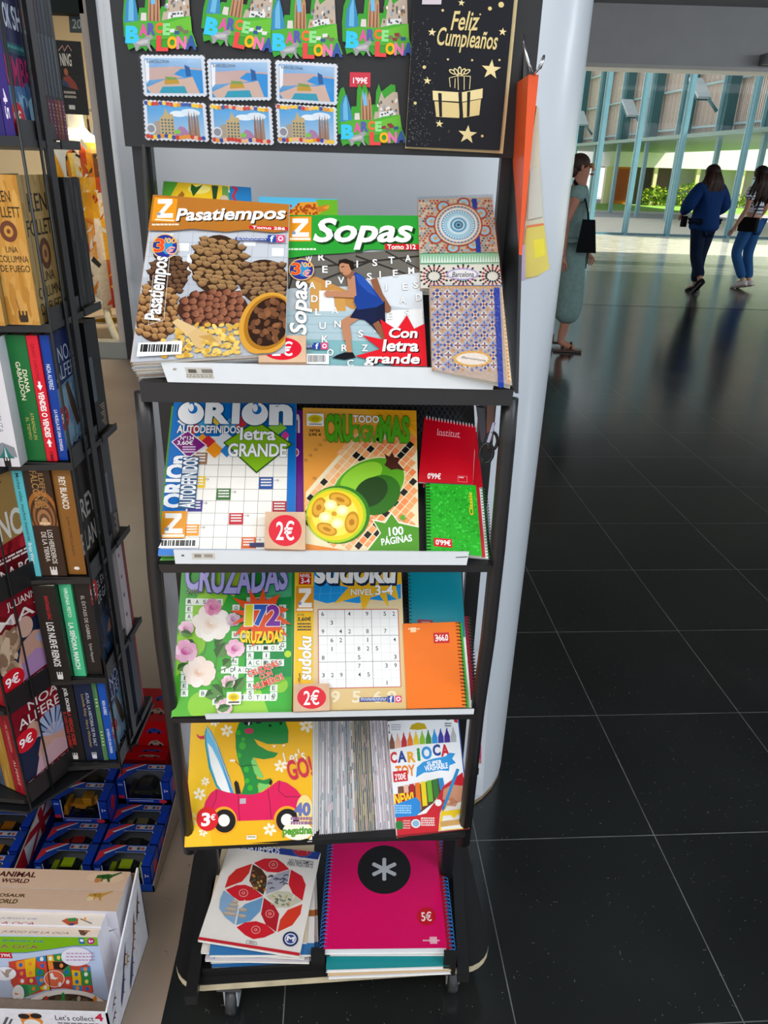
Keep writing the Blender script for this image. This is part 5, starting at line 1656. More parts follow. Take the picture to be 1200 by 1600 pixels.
# ------------------------------------------------------------------ header board goods
HPL = vplane(-0.165 + 0.002)
def hp(x, y, off=0.0):
    return onpl(180 + x / 3.3333, y / 3.3333, vplane(-0.165 + off))
HQ = [(150, -120), (1400, -120), (1400, 900), (150, 900)]
def header_art(mb, off, mat='gloss'):
    pq = [(100, -60), (900, -60), (900, 300), (100, 300)]
    q3 = [onpl(*p, vplane(-0.165 + off)) for p in pq]
    ar = Art(mb, q3, pq, mat)
    ar.n = N0
    return ar
def magnet(bx_, by_, ang, sc, label):
    ca, sa = math.cos(ang), math.sin(ang)
    T = lambda x, y: (180 + (bx_ + sc * (x * ca - y * sa)) / 3.3333, (by_ + sc * (x * sa + y * ca)) / 3.3333)
    out = [(-42, -62), (-36, -150), (-14, -214), (4, -222), (22, -150), (36, -70), (44, -112), (72, -112), (78, -205), (92, -240), (106, -205), (112, -230), (124, -235), (138, -200), (146, -90), (160, -120), (178, -118), (184, -190), (200, -235), (214, -190), (268, -230), (292, -225), (300, -95), (308, -10), (336, 62), (300, 78), (270, 100), (190, 96), (130, 108), (100, 76), (78, 116), (60, 96), (34, 112), (18, 94), (-12, 108), (-24, 66), (-4, 44), (-36, 40)]
    m = MB()
    off = 0.0045
    P = [onpl(*T(*p), vplane(-0.165 + off)) for p in out]
    m.face(P, '#3f9a34', 'gloss')
    k = len(P)
    for i in range(k):
        m.face([P[i], P[(i + 1) % k], P[(i + 1) % k] - N0 * 0.004, P[i] - N0 * 0.004], '#2f7a40', 'gloss')
    m.face([p - N0 * 0.004 for p in reversed(P)], '#222', 'gloss')
    a = header_art(m, off)
    pl = lambda pts, c, same=False: a.poly([T(*p) for p in pts], c, same)
    pl([(-40, -60), (-34, -150), (-13, -208), (4, -216), (20, -150), (34, -66)], '#3d86b4'); pl([(-20, -70), (-18, -160), (-6, -200), (2, -205), (6, -150), (8, -68)], '#6ab0d4')
    pl([(42, -60), (46, -108), (72, -108), (74, -60)], '#d8ccc8')
    for x in (80, 100, 118):
        pl([(x, -60), (x + 4, -190), (x + 13, -232), (x + 22, -190), (x + 26, -60)], '#b98a68', x > 80)
    for x in (88, 108, 126):
        pl([(x, -60), (x + 3, -185), (x + 7, -185), (x + 9, -60)], '#7a5640', x > 88)
    pl([(92, -240), (106, -205), (112, -230), (118, -150), (96, -150)], '#6ab4e0')
    pl([(148, -55), (160, -114), (178, -112), (186, -185), (200, -228), (214, -186), (266, -224), (290, -220), (298, -60)], '#b8a898')
    rnd = random.Random(int(bx_))
    a.L += 1
    for i in range(26):
        x, y = rnd.uniform(168, 286), rnd.uniform(-180, -72)
        pl([(x - 5, y - 8), (x + 5, y - 8), (x + 5, y + 8), (x - 5, y + 8)], rnd.choice(['#7a6a60', '#5f5a58', '#e4dcd4', '#8fa0b0', '#a8784a']), True)
    pl([(186, -110), (262, -118), (270, -62), (180, -60)], '#dcdcdc'); a.L += 1
    for i in range(12):
        x, y = rnd.uniform(190, 260), rnd.uniform(-108, -68)
        pl([(x - 5, y - 5), (x + 5, y - 5), (x + 5, y + 5), (x - 5, y + 5)], '#5a5a60', True)
    pl([(-36, -58), (36, -70), (140, -66), (220, -86), (300, -92), (308, -10), (334, 62), (200, 20), (90, 30), (-30, 38)], '#52a838'); pl([(150, -50), (300, -90), (306, -20), (200, -10)], '#6ab83a')
    for (x, y) in ((205, -20), (230, -10), (250, -24), (275, -14), (240, -34)):
        pl([(x - 14, y - 8), (x + 14, y - 10), (x + 12, y + 8), (x - 12, y + 10)], rnd.choice(['#8a3a3a', '#3a5a8a', '#d8d8d4', '#77705a']))
    pl([(0, 40), (10, 24), (60, 18), (78, 4), (96, 0), (108, 14), (92, 30), (92, 60), (104, 84), (90, 80), (76, 56), (40, 58), (30, 80), (18, 82), (14, 60)], '#9a9a9c'); pl([(14, 40), (60, 26), (84, 24), (80, 42), (40, 50)], '#b8b8ba')
    for ch, x0, y0, x1, y1, c in (('B', -34, -44, 36, 44, '#3cc0e8'), ('A', 36, -54, 80, 6, '#d8589a'), ('R', 78, -58, 120, 2, '#5a58a8'), ('C', 118, -60, 158, -6, '#f0703a'), ('E', 158, -56, 196, 4, '#8cd88a'), ('L', 124, 4, 186, 84, '#e04a48'), ('O', 180, 8, 232, 72, '#f4b01c'), ('N', 228, 8, 280, 74, '#e07aa8'), ('A', 274, 4, 332, 76, '#3a5aa0')):
        cxp, cyp = T((x0 + x1) / 2, (y0 + y1) / 2)
        w, h = sc * (x1 - x0) / 3.3333 / 2, sc * (y1 - y0) / 3.3333 / 2
        a.text(ch, cxp - w, cyp - h, cxp + w, cyp + h, c, .1, ang=ang + .02)
    solo('souvenir_magnet', m, label, 'magnet', 'city name souvenir magnets')
for bx_, by_, an, s, lab in ((82, 152, .0, 1.0, 'city name souvenir magnet in the top corner nearest the shop window'), (490, 112, .17, 1.0, 'tilted city name magnet, second along the top row of the header board'), (838, 190, .0, 1.0, 'city name magnet, third along the top row of the header board'), (1220, 178, .03, .97, 'city name magnet beside the black birthday card, above the red price tag'), (1193, 660, -.03, .93, 'city name magnet hanging just under the red price tag')):
    magnet(bx_, by_, an, s, lab)

def tile_magnet(c4, kind, label):
    off = 0.006
    q3 = [hp(*p, off) for p in c4]
    pq = [(180 + x / 3.3333, y / 3.3333) for x, y in c4]
    th = thing('photo_magnet', label, 'magnet', (q3[2] + q3[3]) / 2, 'stamp shaped photo magnets in plastic')
    m = MB()
    # scalloped outline
    out = []
    lerp = lambda a, b, t: (a[0] + (b[0] - a[0]) * t, a[1] + (b[1] - a[1]) * t)
    for e in range(4):
        A, B = c4[e], c4[(e + 1) % 4]
        k = 14 if e % 2 == 0 else 9
        nx, ny = ((0, -1), (1, 0), (0, 1), (-1, 0))[e]
        for i in range(k):
            for s_, o_ in ((0, 0), (.5, 7)):
                x, y = lerp(A, B, (i + s_) / k)
                out.append((x + nx * o_, y + ny * o_))
    P = [hp(*p, off) for p in out]
    c = sum(P) / len(P)
    for i in range(len(P)):
        m.face([c, P[i], P[(i + 1) % len(P)]], '#d8dce4', 'gloss')
        m.face([P[i], P[(i + 1) % len(P)], P[(i + 1) % len(P)] - N0 * 0.005, P[i] - N0 * 0.005], '#c0c4cc', 'gloss')
    a = Art(m, q3, pq, 'gloss'); a.n = N0; a.pq = None
    if kind == 'sea':
        a.uvpoly([(.04, .06), (.96, .06), (.96, .94), (.04, .94)], ['#8db4dc', '#a8c8e4', '#2a86c8', '#3c8cc0'])
        a.uvpoly([(.04, .30), (.55, .26), (.96, .32), (.96, .5), (.04, .62)], '#c8a8a0'); a.uvpoly([(.5, .46), (.62, .32), (.96, .36), (.96, .94), (.86, .94), (.78, .6)], '#2c8ed4')
        a.uvpoly([(.68, .22), (.76, .28), (.78, .5), (.7, .52)], '#1c5a9a')
        a.uvpoly([(.04, .8), (.4, .56), (.62, .58), (.8, .52), (.9, .94), (.1, .94)], '#d0b0a0'); a.uvpoly([(.34, .6), (.56, .58), (.58, .7), (.34, .72)], '#c0962c'); a.uvpoly([(.36, .52), (.54, .54), (.54, .6), (.36, .6)], '#7a9a4a')
        a.uvpoly([(.3, .78), (.66, .76), (.7, .94), (.24, .94)], '#2c9ab4'); a.uvpoly([(.05, .12), (.12, .1), (.1, .6), (.05, .7)], '#e8eef4')
        a.text('BARCELONA', .08, .1, .44, .18, '#55606c', .01)
    else:
        a.uvpoly([(.04, .06), (.96, .06), (.96, .94), (.04, .94)], ['#3c9ad8', '#4aa4dc', '#a8c4dc', '#9ab8d0'])
        a.ell(.55, .3, .14, .08, '#e4ecf2'); a.ell(.75, .25, .16, .1, '#dce6ee')
        a.uvpoly([(.24, .88), (.24, .42), (.3, .36), (.34, .16), (.38, .3), (.46, .32), (.48, .88)], '#c0a878'); a.uvpoly([(.14, .88), (.15, .52), (.24, .5), (.24, .88)], '#a89888')
        a.L += 1
        for i in range(4):
            for j in range(5):
                a.uvpoly([(.26 + i * .055, .45 + j * .085), (.29 + i * .055, .45 + j * .085), (.29 + i * .055, .5 + j * .085), (.26 + i * .055, .5 + j * .085)], '#5a6a70', True)
        a.L += 1
        for k, x in enumerate((.70, .745, .79, .835)):
            a.uvpoly([(x, .88), (x + .005, .4), (x + .02, .2 + .05 * (k % 2)), (x + .035, .4), (x + .045, .88)], ('#8a6a58', '#a07a60')[k % 2], True)
        a.uvpoly([(.48, .8), (.56, .62), (.64, .66), (.7, .8), (.7, .9), (.48, .9)], '#a878a0'); a.ell(.52, .78, .05, .06, '#7ac04a')
        a.ell(.09, .72, .08, .14, '#d8d8d8'); a.ell(.09, .72, .06, .1, '#8a8c94')
        a.L += 1
        rnd = random.Random(int(c4[0][0]))
        for yy in (.05, .92):
            for i in range(16):
                x = .03 + i * .06
                a.ell(x, yy + .02 * math.sin(i), .036, .06, rnd.choice(['#e0922c', '#c83a2c', '#2c4a9a', '#f0c42c', '#e8b48a']), 10, 0, True)
    part('tile', m, th)
    m = MB()
    # crinkled clear pouch
    nx_, ny_ = 9, 6
    rnd = random.Random(int(c4[0][0] + c4[0][1]))
    c = sum(q3) / 4
    qq = [c + (p - c) * 1.06 for p in q3]
    G = {}
    for i in range(nx_ + 1):
        for j in range(ny_ + 1):
            u, v = i / nx_, j / ny_
            p = (qq[0] * (1 - u) + qq[1] * u) * (1 - v) + (qq[3] * (1 - u) + qq[2] * u) * v
            edge = min(u, 1 - u, v, 1 - v)
            G[i, j] = p + N0 * (0.003 + (0.003 * rnd.random() if edge > 0 else 0))
    vs = []; idx = {}
    for kk, p in G.items():
        idx[kk] = len(vs); vs.append(p)
    fs = [(idx[i, j], idx[i + 1, j], idx[i + 1, j + 1], idx[i, j + 1]) for i in range(nx_) for j in range(ny_)]
    m.raw(vs, fs, '#fff', 'film', True)
    part('plastic_pouch', m, th, 'clear crinkled pouch')
for c4, kind, lab in (([(135, 290), (460, 292), (474, 498), (154, 496)], 'sea', 'seafront photo magnet, nearest the rack post in the upper tile row'), ([(482, 312), (806, 312), (808, 518), (494, 520)], 'sea', 'seafront photo magnet in the middle of the upper tile row'), ([(838, 318), (1154, 338), (1152, 544), (844, 524)], 'sea', 'seafront photo magnet nearest the birthday card in the upper tile row'),
                      ([(150, 524), (466, 542), (484, 734), (162, 724)], 'city', 'buildings photo magnet, nearest the rack post in the lower tile row'), ([(496, 544), (810, 562), (822, 750), (508, 742)], 'city', 'buildings photo magnet in the middle of the lower tile row'), ([(840, 544), (1148, 562), (1152, 752), (852, 740)], 'city', 'buildings photo magnet beside the last city name magnet')):
    tile_magnet(c4, kind, lab)
# red price tag on the header
m = MB()
pq = [(500 + x / 2.857, y / 2.857) for x, y in ((133, 322), (226, 324), (225, 390), (132, 388))]
q3 = [onpl(*p, vplane(-0.165 + 0.0015)) for p in pq]
m.hexa([p - N0 * 0.0014 for p in reversed(q3)], list(reversed(q3)), '#c83a4a', 'paper')
a = Art(m, q3, pq, 'paper'); a.n = N0; a.f(500, 0, 2.857)
a.text("1'99€", 148, 344, 212, 374, '#fff', .03)
solo('price_tag', m, 'red 1.99 price tag stuck on the black header board', 'price tag')
# birthday card
pq = [(500 + x / 2.857, y / 2.857) for x, y in ((424, -60), (872, -60), (802, 672), (382, 655))]
plc_ = vplane(-0.165 + 0.018)
q3 = [onpl(*p, plc_) for p in pq]
th = thing('birthday_card', 'black and gold birthday card with a gift box and stars', 'greeting card', (q3[2] + q3[3]) / 2)
m = MB()
m.hexa([p - N0 * 0.0008 for p in (q3[3], q3[2], q3[1], q3[0])], [q3[3], q3[2], q3[1], q3[0]], '#191a20', 'gloss')
a = Art(m, q3, pq, 'gloss'); a.n = N0; a.f(500, 0, 2.857)
GD, GD2 = '#d8c488', '#e4d49c'
rnd = random.Random(17)
a.L += 1
for i in range(330):
    x = 395 + abs(rnd.gauss(0, 75)); y = rnd.uniform(20, 650)
    if rnd.random() > y / 650 + .15:
        continue
    r = rnd.uniform(.8, 2.0)
    a.ell(x, y, r, r, '#9a9484', 5, 0, True)
for x, y, r in ((807, 20, 13), (756, 37, 9), (712, 63, 4), (545, 45, 6), (464, 297, 8), (424, 458, 7), (568, 262, 5), (676, 266, 5), (800, 265, 5), (722, 606, 6)):
    a.ell(x, y, r, r, GD, 12)
for x, y, r in ((628, 12, 16), (498, 142, 19), (814, 140, 19), (762, 308, 46), (477, 358, 18), (530, 551, 18), (655, 600, 44)):
    a.star(x, y, r, r * .4, 5, GD2, -PI / 2 + .1)
a.text('Feliz', 585, 48, 706, 135, GD, .025, .25); a.text('Cumpleaños', 520, 128, 792, 235, GD, .025, .25, ang=.08)
a.poly([(500, 402), (626, 410), (724, 392), (722, 436), (632, 452), (502, 445)], GD2); a.poly([(508, 450), (622, 458), (618, 525), (516, 520)], GD); a.poly([(632, 456), (716, 440), (708, 512), (636, 524)], GD)
for p in ([(524, 412), (540, 414), (542, 520), (530, 520)], [(654, 408), (668, 406), (664, 518), (652, 520)], [(614, 410), (630, 410), (632, 524), (620, 526)]):
    a.poly(p, '#1c1c22')
a.line([(574, 345), (578, 385)], 3, GD2); a.line([(574, 345), (612, 335), (668, 338), (664, 395)], 3, GD2); a.line([(612, 338), (614, 398)], 3, GD2); a.line([(600, 348), (598, 390)], 3, GD2); a.line([(640, 340), (640, 398)], 3, GD2)
for t in range(5):
    a.ell(620 + (t - 2) * 16, 318 - (6 if t == 2 else 0), 9, 18, GD2, 14, (t - 2) * .5); a.ell(620 + (t - 2) * 16, 318 - (6 if t == 2 else 0), 5, 12, '#191a20', 12, (t - 2) * .5)
a.rect(456, -20, 538, 20, '#c9bfc8')
part('front_sheet', m, th)
m = MB()
pq2 = [(500 + x / 2.857, y / 2.857) for x, y in ((424, -58), (888, -58), (816, 686), (380, 662))]
q4 = [onpl(*p, vplane(-0.165 + 0.014)) for p in pq2]
m.hexa([p - N0 * 0.001 for p in (q4[3], q4[2], q4[1], q4[0])], [q4[3], q4[2], q4[1], q4[0]], '#cdb98a', 'card')
part('envelope', m, th, 'gold envelope showing along the edge')

# ------------------------------------------------------------------ things hung on the rack side
F = lambda x, y: (760 + x / 3.8095, 60 + y / 3.8095)
Yh = 0.985
th = thing('hanging_pack', 'orange edged pack of papers in a clear bag hanging from a wire hook', 'hanging pack', atY(*F(190, 1440), Yh))
m = MB()
top = [atY(*F(250, 216), Yh), atY(*F(312, 216), Yh)]; mid = [atY(*F(215, 900), Yh), atY(*F(245, 900), Yh)]; bot = [atY(*F(184, 1440), Yh), atY(*F(197, 1450), Yh)]
dv = A3(0, 0.16, 0)
for (A, B), (Cc, D) in ((top, mid), (mid, bot)):
    m.hexa([Cc, D, D + dv, Cc + dv], [A, B, B + dv, A + dv], '#e0521a', 'plastic')
part('folder', m, th, 'orange plastic folder')
m = MB()
poly = [F(300, 400), F(312, 420), F(318, 700), F(340, 1060), F(376, 1370), F(300, 1420), F(198, 1446), F(215, 1250), F(240, 1000), F(258, 700)]
P = [atY(*p, Yh + 0.01) for p in poly]
m.face(P, '#cfc8b0', 'paper'); m.face([p + A3(0, .13, 0) for p in P], '#cfc8b0', 'paper')
for i in range(len(P)):
    m.face([P[i], P[(i + 1) % len(P)], P[(i + 1) % len(P)] + A3(0, .13, 0), P[i] + A3(0, .13, 0)], '#d4d6d2', 'paper')
for pp, c in (([F(240, 1120), F(342, 1100), F(376, 1370), F(300, 1415), F(205, 1430)], '#d8c860'), ([F(280, 1200), F(340, 1190), F(350, 1290), F(290, 1310)], '#e8d83a'), ([F(240, 1115), F(340, 1100), F(342, 1112), F(240, 1128)], '#e0784a'), ([F(260, 780), F(318, 760), F(336, 1060), F(245, 1080)], '#c9c6b8'), ([F(215, 1230), F(230, 1225), F(232, 1440), F(198, 1446)], '#c4b8dc')):
    m.face([atY(*p, Yh + 0.0098 - 0.0001 * len(m.f)) for p in pp], c, 'paper')
part('papers', m, th)
m = MB()
m.face([p + A3(0.001, -0.006, 0) for p in P], '#fff', 'film')
part('clear_bag', m, th)
m = MB()
m.tube([atY(*F(215, -20), 0.99), atY(*F(228, 60), 0.975), atY(*F(250, 140), 0.97), atY(*F(268, 205), 0.972)], 0.0018, '#c8c8cc', 'chrome', 6)
m.tube([atY(*F(282, 215), 0.985), atY(*F(312, 180), 0.98), atY(*F(330, 130), 0.98), atY(*F(342, 105), 0.98), atY(*F(334, 140), 0.975), atY(*F(318, 180), 0.975)], 0.0016, '#d0d0d4', 'chrome', 6)
part('hook', m, th)
# baby pack leaning between rack and pillar
F = lambda x, y: (680 + x / 3.81, 880 + y / 3.81)
pq = [F(200, 560), F(330, 560), F(282, 1380), F(150, 1380)]
Yb = 1.33
q3 = [atY(*p, Yb) for p in pq]
th = thing('photo_packet', 'flat packet with a photo of a pink-trimmed swimsuit wedged against the pillar', 'packet', (q3[2] + q3[3]) / 2)
m = MB()
m.hexa([p + A3(0, .02, 0) for p in q3], q3, '#dfe4ea', 'gloss')
a = Art(m, q3, pq, 'gloss'); a.n = A3(0, -1, 0); a.f(680, 880, 3.81)
a.poly([(290, 560), (330, 600), (330, 690), (285, 800), (265, 760)], '#6a8aa8'); a.poly([(285, 640), (310, 660), (280, 800), (262, 780)], '#a87a68')
a.poly([(250, 820), (285, 800), (262, 960), (225, 1010), (232, 900)], '#3a4a80'); a.poly([(225, 1000), (275, 960), (272, 1080), (195, 1090)], '#cfd4dc')
a.poly([(205, 1090), (275, 1060), (275, 1180), (190, 1205)], '#d8487a'); a.poly([(192, 1120), (275, 1150), (262, 1260), (180, 1320)], '#c08a78')
a.rect(232, 1175, 275, 1265, '#e8ecf0'); a.barcode(240, 1195, 260, 1258, '#e8ecf0')
part('front', m, th)
# dark odds hung inside the second shelf
for (pp, c, lab, cat, nm) in (([(745, 636), (757, 638), (760, 700), (752, 690)], '#33343c', 'dark slim pouch hanging behind the red notepads', 'pouch', 'pencil_pouch'), ([(761, 632), (773, 634), (770, 688), (760, 690)], '#6a4436', 'brown leather pouch hanging beside the rack rail', 'pouch', 'pencil_pouch')):
    m = MB()
    P = [fr(*p, -0.03) for p in pp]
    m.hexa([p - N0 * .008 for p in P], P, c, 'plastic')
    solo(nm, m, lab, cat)
m = MB()
c = fr(760, 708, -0.028)
m.tube([c + EX * (.009 * math.cos(t)) + UZ * (.014 * math.sin(t)) for t in np.linspace(0, 2 * PI, 17)[:-1]], 0.0022, '#1c1b1d', 'metal', 6, closed=True)
c2 = fr(768, 690, -0.03)
m.tube([c2 + EX * (.008 * math.cos(t)) + UZ * (.013 * math.sin(t)) for t in np.linspace(0, 2 * PI, 17)[:-1]], 0.0022, '#1c1b1d', 'metal', 6, closed=True)
m.bar(c + UZ * .012, fr(772, 660, -0.03), .004, .002, '#aab', 'chrome', tuple(N0))
solo('scissors', m, 'black handled scissors hanging beside the red notepads', 'scissors')
# ------------------------------------------------------------------ book spinner
def spine_text(a, txt, y0, y1, col, x0=.22, x1=.78, bold=.02, shear=0.0):
    a.text(txt, x0, y0, x1, y1, col, bold, shear, rot=-90)
def book(label, P, cdir, tdir, w, t, h, cbase, sbase, cover_art=None, spine_art=None, group='paperbacks on the spinner', pages='#e6dac2', mat='gloss', name='paperback_book'):
    P = np.asarray(P, float); cdir = unit(cdir); tdir = unit(tdir)
    c, tt, z = cdir * w, tdir * t, UZ * h
    th = thing(name, label, 'book', P + (c + tt) / 2, group)
    m = MB()
    e = 0.0006
    m.obox(P, c, tdir * e, z, cbase, mat)
    m.obox(P + tdir * (t - e), c, tdir * e, z, cbase, mat)
    m.obox(P, cdir * e, tt, z, sbase, mat)
    if cover_art:
        q = [P + z, P + c + z, P + c, P]
        a = Art(m, q, None, mat); a.n = -tdir
        cover_art(a)
    if spine_art:
        q = [P + tt + z, P + z, P, P + tt]
        a = Art(m, q, None, mat); a.n = -cdir
        spine_art(a)
    part('cover', m, th)
    m = MB()
    m.obox(P + cdir * 0.001 + tdir * 0.001 + UZ * 0.001, c - cdir * 0.003, tt - tdir * 0.002, z - UZ * 0.003, pages, 'paper')
    part('pages', m, th)
    return th

SPC = A3(-0.80, 1.5, 0)
spin = thing('book_spinner', 'black revolving book stand packed with paperbacks', 'book stand', (SPC[0], SPC[1], 0))
LV = [1.505, 1.27, 1.062, 0.862, 0.661, 0.466]
CB = A3(-0.04, 1, 0); TB = A3(-1, -0.03, 0)
KB = A3(-0.485, 1.058, 0)                                  # corner line of the pocket facing the rack
pa, pb = atZ(44, 1247, 0.462), atZ(114, 1188, 0.462)
KA = A3(pa[0], pa[1], 0); CA_ = unit(A3(pb[0] - pa[0], pb[1] - pa[1], 0)); TA = A3(-CA_[1], CA_[0], 0)
for i, z in enumerate(LV):
    m = MB()
    poly = [(-0.478, 1.05), (-0.475, 1.245), (-0.62, 1.25), (-0.64, 1.54), (-0.95, 1.54), (-1.05, 1.2), (-0.95, 0.98), (KA[0] - .004, KA[1] - .006), (KA[0] + CA_[0] * .085, KA[1] + CA_[1] * .085 - .004)]
    m.prism(poly, A3(0, 0, z - 0.012), A3(1, 0, 0), A3(0, 1, 0), UZ * 0.009, '#1c1d1e', 'metal')
    t = part('tier_plate', m, spin)
    lip = 0.02
    m = MB()
    m.obox(A3(-0.478, 1.052, z - 0.012), CB * 0.12, A3(0.002, 0, 0), UZ * (lip + .012), '#1b1c1d', 'metal')
    m.obox(A3(-0.477, 1.175, z - 0.012), A3(0, .07, 0), A3(0.002, 0, 0), UZ * .012, '#1b1c1d', 'metal')
    m.obox(A3(KA[0], KA[1], z - 0.012) - TA * .004, CA_ * 0.13, TA * -.002, UZ * (lip + .02), '#1b1c1d', 'metal')
    m.obox(A3(KA[0], KA[1] - .004, z - 0.012), TA * 0.14, CA_ * -.002, UZ * .012, '#1b1c1d', 'metal')
    m.obox(A3(-0.6, 1.046, z - 0.012), A3(.124, 0.004, 0), A3(0, -.002, 0), UZ * .012, '#1b1c1d', 'metal')
    part('lip', m, t)
for (x, y, r) in ((-0.476, 1.05, .0022), (-0.476, 1.105, .0022), (KA[0] + .004, KA[1] - .006, .0024), (KA[0] + CA_[0] * .04 + .01, KA[1] + CA_[1] * .04, .0018), (KA[0] + CA_[0] * .1 + .012, KA[1] + CA_[1] * .1, .0022)):
    m = MB()
    m.tube([(x, y, 0.44), (x, y, 1.0), (x, y, 1.8)], r, '#1a1b1c', 'metal', 6)
    part('wire', m, spin)
m = MB(); m.bar((-0.479, 1.137, 0.455), (-0.479, 1.137, 1.8), 0.006, 0.02, '#1a1b1c', 'metal'); part('upright', m, spin)
m = MB(); m.tube([(SPC[0], SPC[1], 0.02), (SPC[0], SPC[1], 1.0), (SPC[0], SPC[1], 1.85)], 0.022, '#1c1c1d', 'metal', 12); part('column', m, spin)
m = MB(); m.lathe([(0.095, 0.0), (0.095, 0.012), (0.05, 0.03), (0.024, 0.05)], (SPC[0], SPC[1], 0.0), '#1c1c1d', 'metal', 24); part('base', m, spin)
m = MB(); m.prism([(-0.474, 1.13), (-0.475, 1.25), (-0.62, 1.255), (-0.64, 1.54), (-0.95, 1.54), (-1.06, 1.2), (-0.95, 0.98), (KA[0] + .0, KA[1] - .012)], A3(0, 0, .436), A3(1, 0, 0), A3(0, 1, 0), UZ * .006, '#17181a', 'metal'); part('bottom_plate', m, spin)

def noise_fill(a, cols, n, seed, box=(0, 0, 1, 1), r=.05):
    rnd = random.Random(seed)
    a.L += 1
    for i in range(n):
        a.ell(rnd.uniform(box[0], box[2]), rnd.uniform(box[1], box[3]), r * rnd.uniform(.5, 1.5), r * rnd.uniform(.4, 1.2), rnd.choice(cols), 7, rnd.random() * 3, i % 6 > 0)

def c_kf(a):
    a.fill('#a98a52'); noise_fill(a, ['#b2945c', '#9e7e48', '#ad8e56'], 40, 2)
    a.text('KEN', .2, .12, .78, .24, '#2a2016', .01); a.text('FOLLETT', .06, .29, .96, .40, '#2a2016', .01)
    a.ell(.5, .53, .17, .11, '#5a2f1c', 24); a.ell(.5, .53, .1, .065, '#a4743c', 18); a.ell(.5, .53, .04, .03, '#5a2f1c', 12)
    a.text('UNA', .32, .65, .68, .72, '#2a2016', .0); a.text('COLUMNA', .1, .75, .92, .83, '#2a2016', .0); a.text('DE FUEGO', .1, .86, .92, .94, '#2a2016', .0)
def s_kf(a):
    a.fill('#c08a3a'); noise_fill(a, ['#c8944a', '#b27c30', '#cb9a4e'], 40, 3, r=.1)
    a.text('KEN', .3, .1, .72, .17, '#3a2a18', .01); a.text('FOLLETT', .08, .20, .94, .27, '#3a2a18', .01)
    a.ell(.5, .36, .26, .07, '#6a3a24', 22); a.ell(.5, .36, .14, .038, '#c08a3a', 16); a.ell(.5, .36, .06, .016, '#6a3a24', 10)
    a.text('UNA', .32, .46, .68, .50, '#3a2a18', .0); a.text('COLUMNA', .06, .52, .96, .565, '#3a2a18', .0); a.text('DE FUEGO', .06, .585, .96, .63, '#3a2a18', .0)
    a.line([(.36, .82), (.42, .9), (.36, .95)], .02, '#8a5a2c'); penguin(a, '#3a2a18')
def penguin(a, col, y=.935):
    a.line([(.4, y - .02), (.4, y + .02), (.62, y + .02), (.62, y - .02)], .05, col); a.line([(.51, y - .02), (.51, y + .01)], .05, col)
def c_noa(a):
    a.fill('#1a2f66'); a.poly([(.0, .42), (1, .36), (1, .86), (.0, .92)], '#6f97b4')
    noise_fill(a, ['#7aa2be', '#88aec6', '#6388a8'], 24, 5, (.05, .45, .95, .85), .1)
    a.poly([(.3, .42), (.4, .4), (.55, .6), (.62, .78), (.5, .8), (.36, .6)], '#4a3428'); a.ell(.72, .72, .05, .03, '#3a2c2c', 12)
    a.text('NOA', .2, .12, .75, .24, '#c8d4e8', .0); a.text('ALFEREZ', .04, .26, .98, .37, '#c8d4e8', .0)
    a.ell(.08, .66, .17, .1, '#d01828', 22); a.text('9€', .0, .61, .17, .70, '#fff', .03)
    a.text('LA HUELLA', .1, .88, .9, .93, '#c8d4e8', .01); a.text('DE UNA SONRISA', .1, .94, .9, .98, '#c8d4e8', .01)
def plain(col, *items, pen=None):
    def f(a):
        a.fill(col)
        for (t, y0, y1, c, x0, x1, b) in items:
            spine_text(a, t, y0, y1, c, x0, x1, b)
        if pen:
            penguin(a, pen)
    return f
def s_white(a):
    a.fill('#dfdce0'); a.ell(.6, .24, .1, .02, '#a0a8b8', 10); spine_text(a, 'HERMANA TORMENTA', .16, .72, '#8a8e98', .38, .6, .0)
    a.poly([(.2, .82), (.45, .8), (.9, .84), (.95, .92), (.1, .92)], '#8a8c94'); a.poly([(.5, .82), (.7, .9), (.85, .93), (.2, .93), (.4, .88)], '#2c7a78'); a.poly([(.5, .83), (.56, .93), (.46, .93)], '#e0e4dc'); penguin(a, '#222', .955)
def c_rey(a):
    a.fill('#2a2522'); noise_fill(a, ['#2f2a26', '#25211e'], 20, 4, r=.12)
    a.text('REY', .14, .34, .72, .54, '#b9b6b2', .03); a.text('BLANCO', .0, .62, 1, .82, '#b9b6b2', .03)
def s_falcones(a):
    a.fill('#3d2b20'); 
    for k, (r, c) in enumerate(((.6, '#a8642c'), (.5, '#4a3020'), (.42, '#9a6030'), (.34, '#5a3c28'), (.27, '#a8744a'), (.2, '#6a4a34'), (.13, '#caa078'))):
        a.ell(.5, .42 + k * .012, r, r * .36, c, 24)
    a.rect(0, .52, 1, 1, '#3d2b20'); 
    for x in (.36, .5, .64):
        a.ell(x, .5, .07, .014, '#e8c8a0', 10)
    spine_text(a, 'ILDEFONSO', .05, .36, '#b58a50', .55, .75, .01); spine_text(a, 'FALCONES', .03, .36, '#b58a50', .25, .52, .02)
    spine_text(a, 'LOS HEREDEROS', .56, .88, '#d8d0c8', .52, .72, .03); spine_text(a, 'DE LA TIERRA', .58, .86, '#d8d0c8', .27, .46, .03); penguin(a, '#e8e0d8', .945)
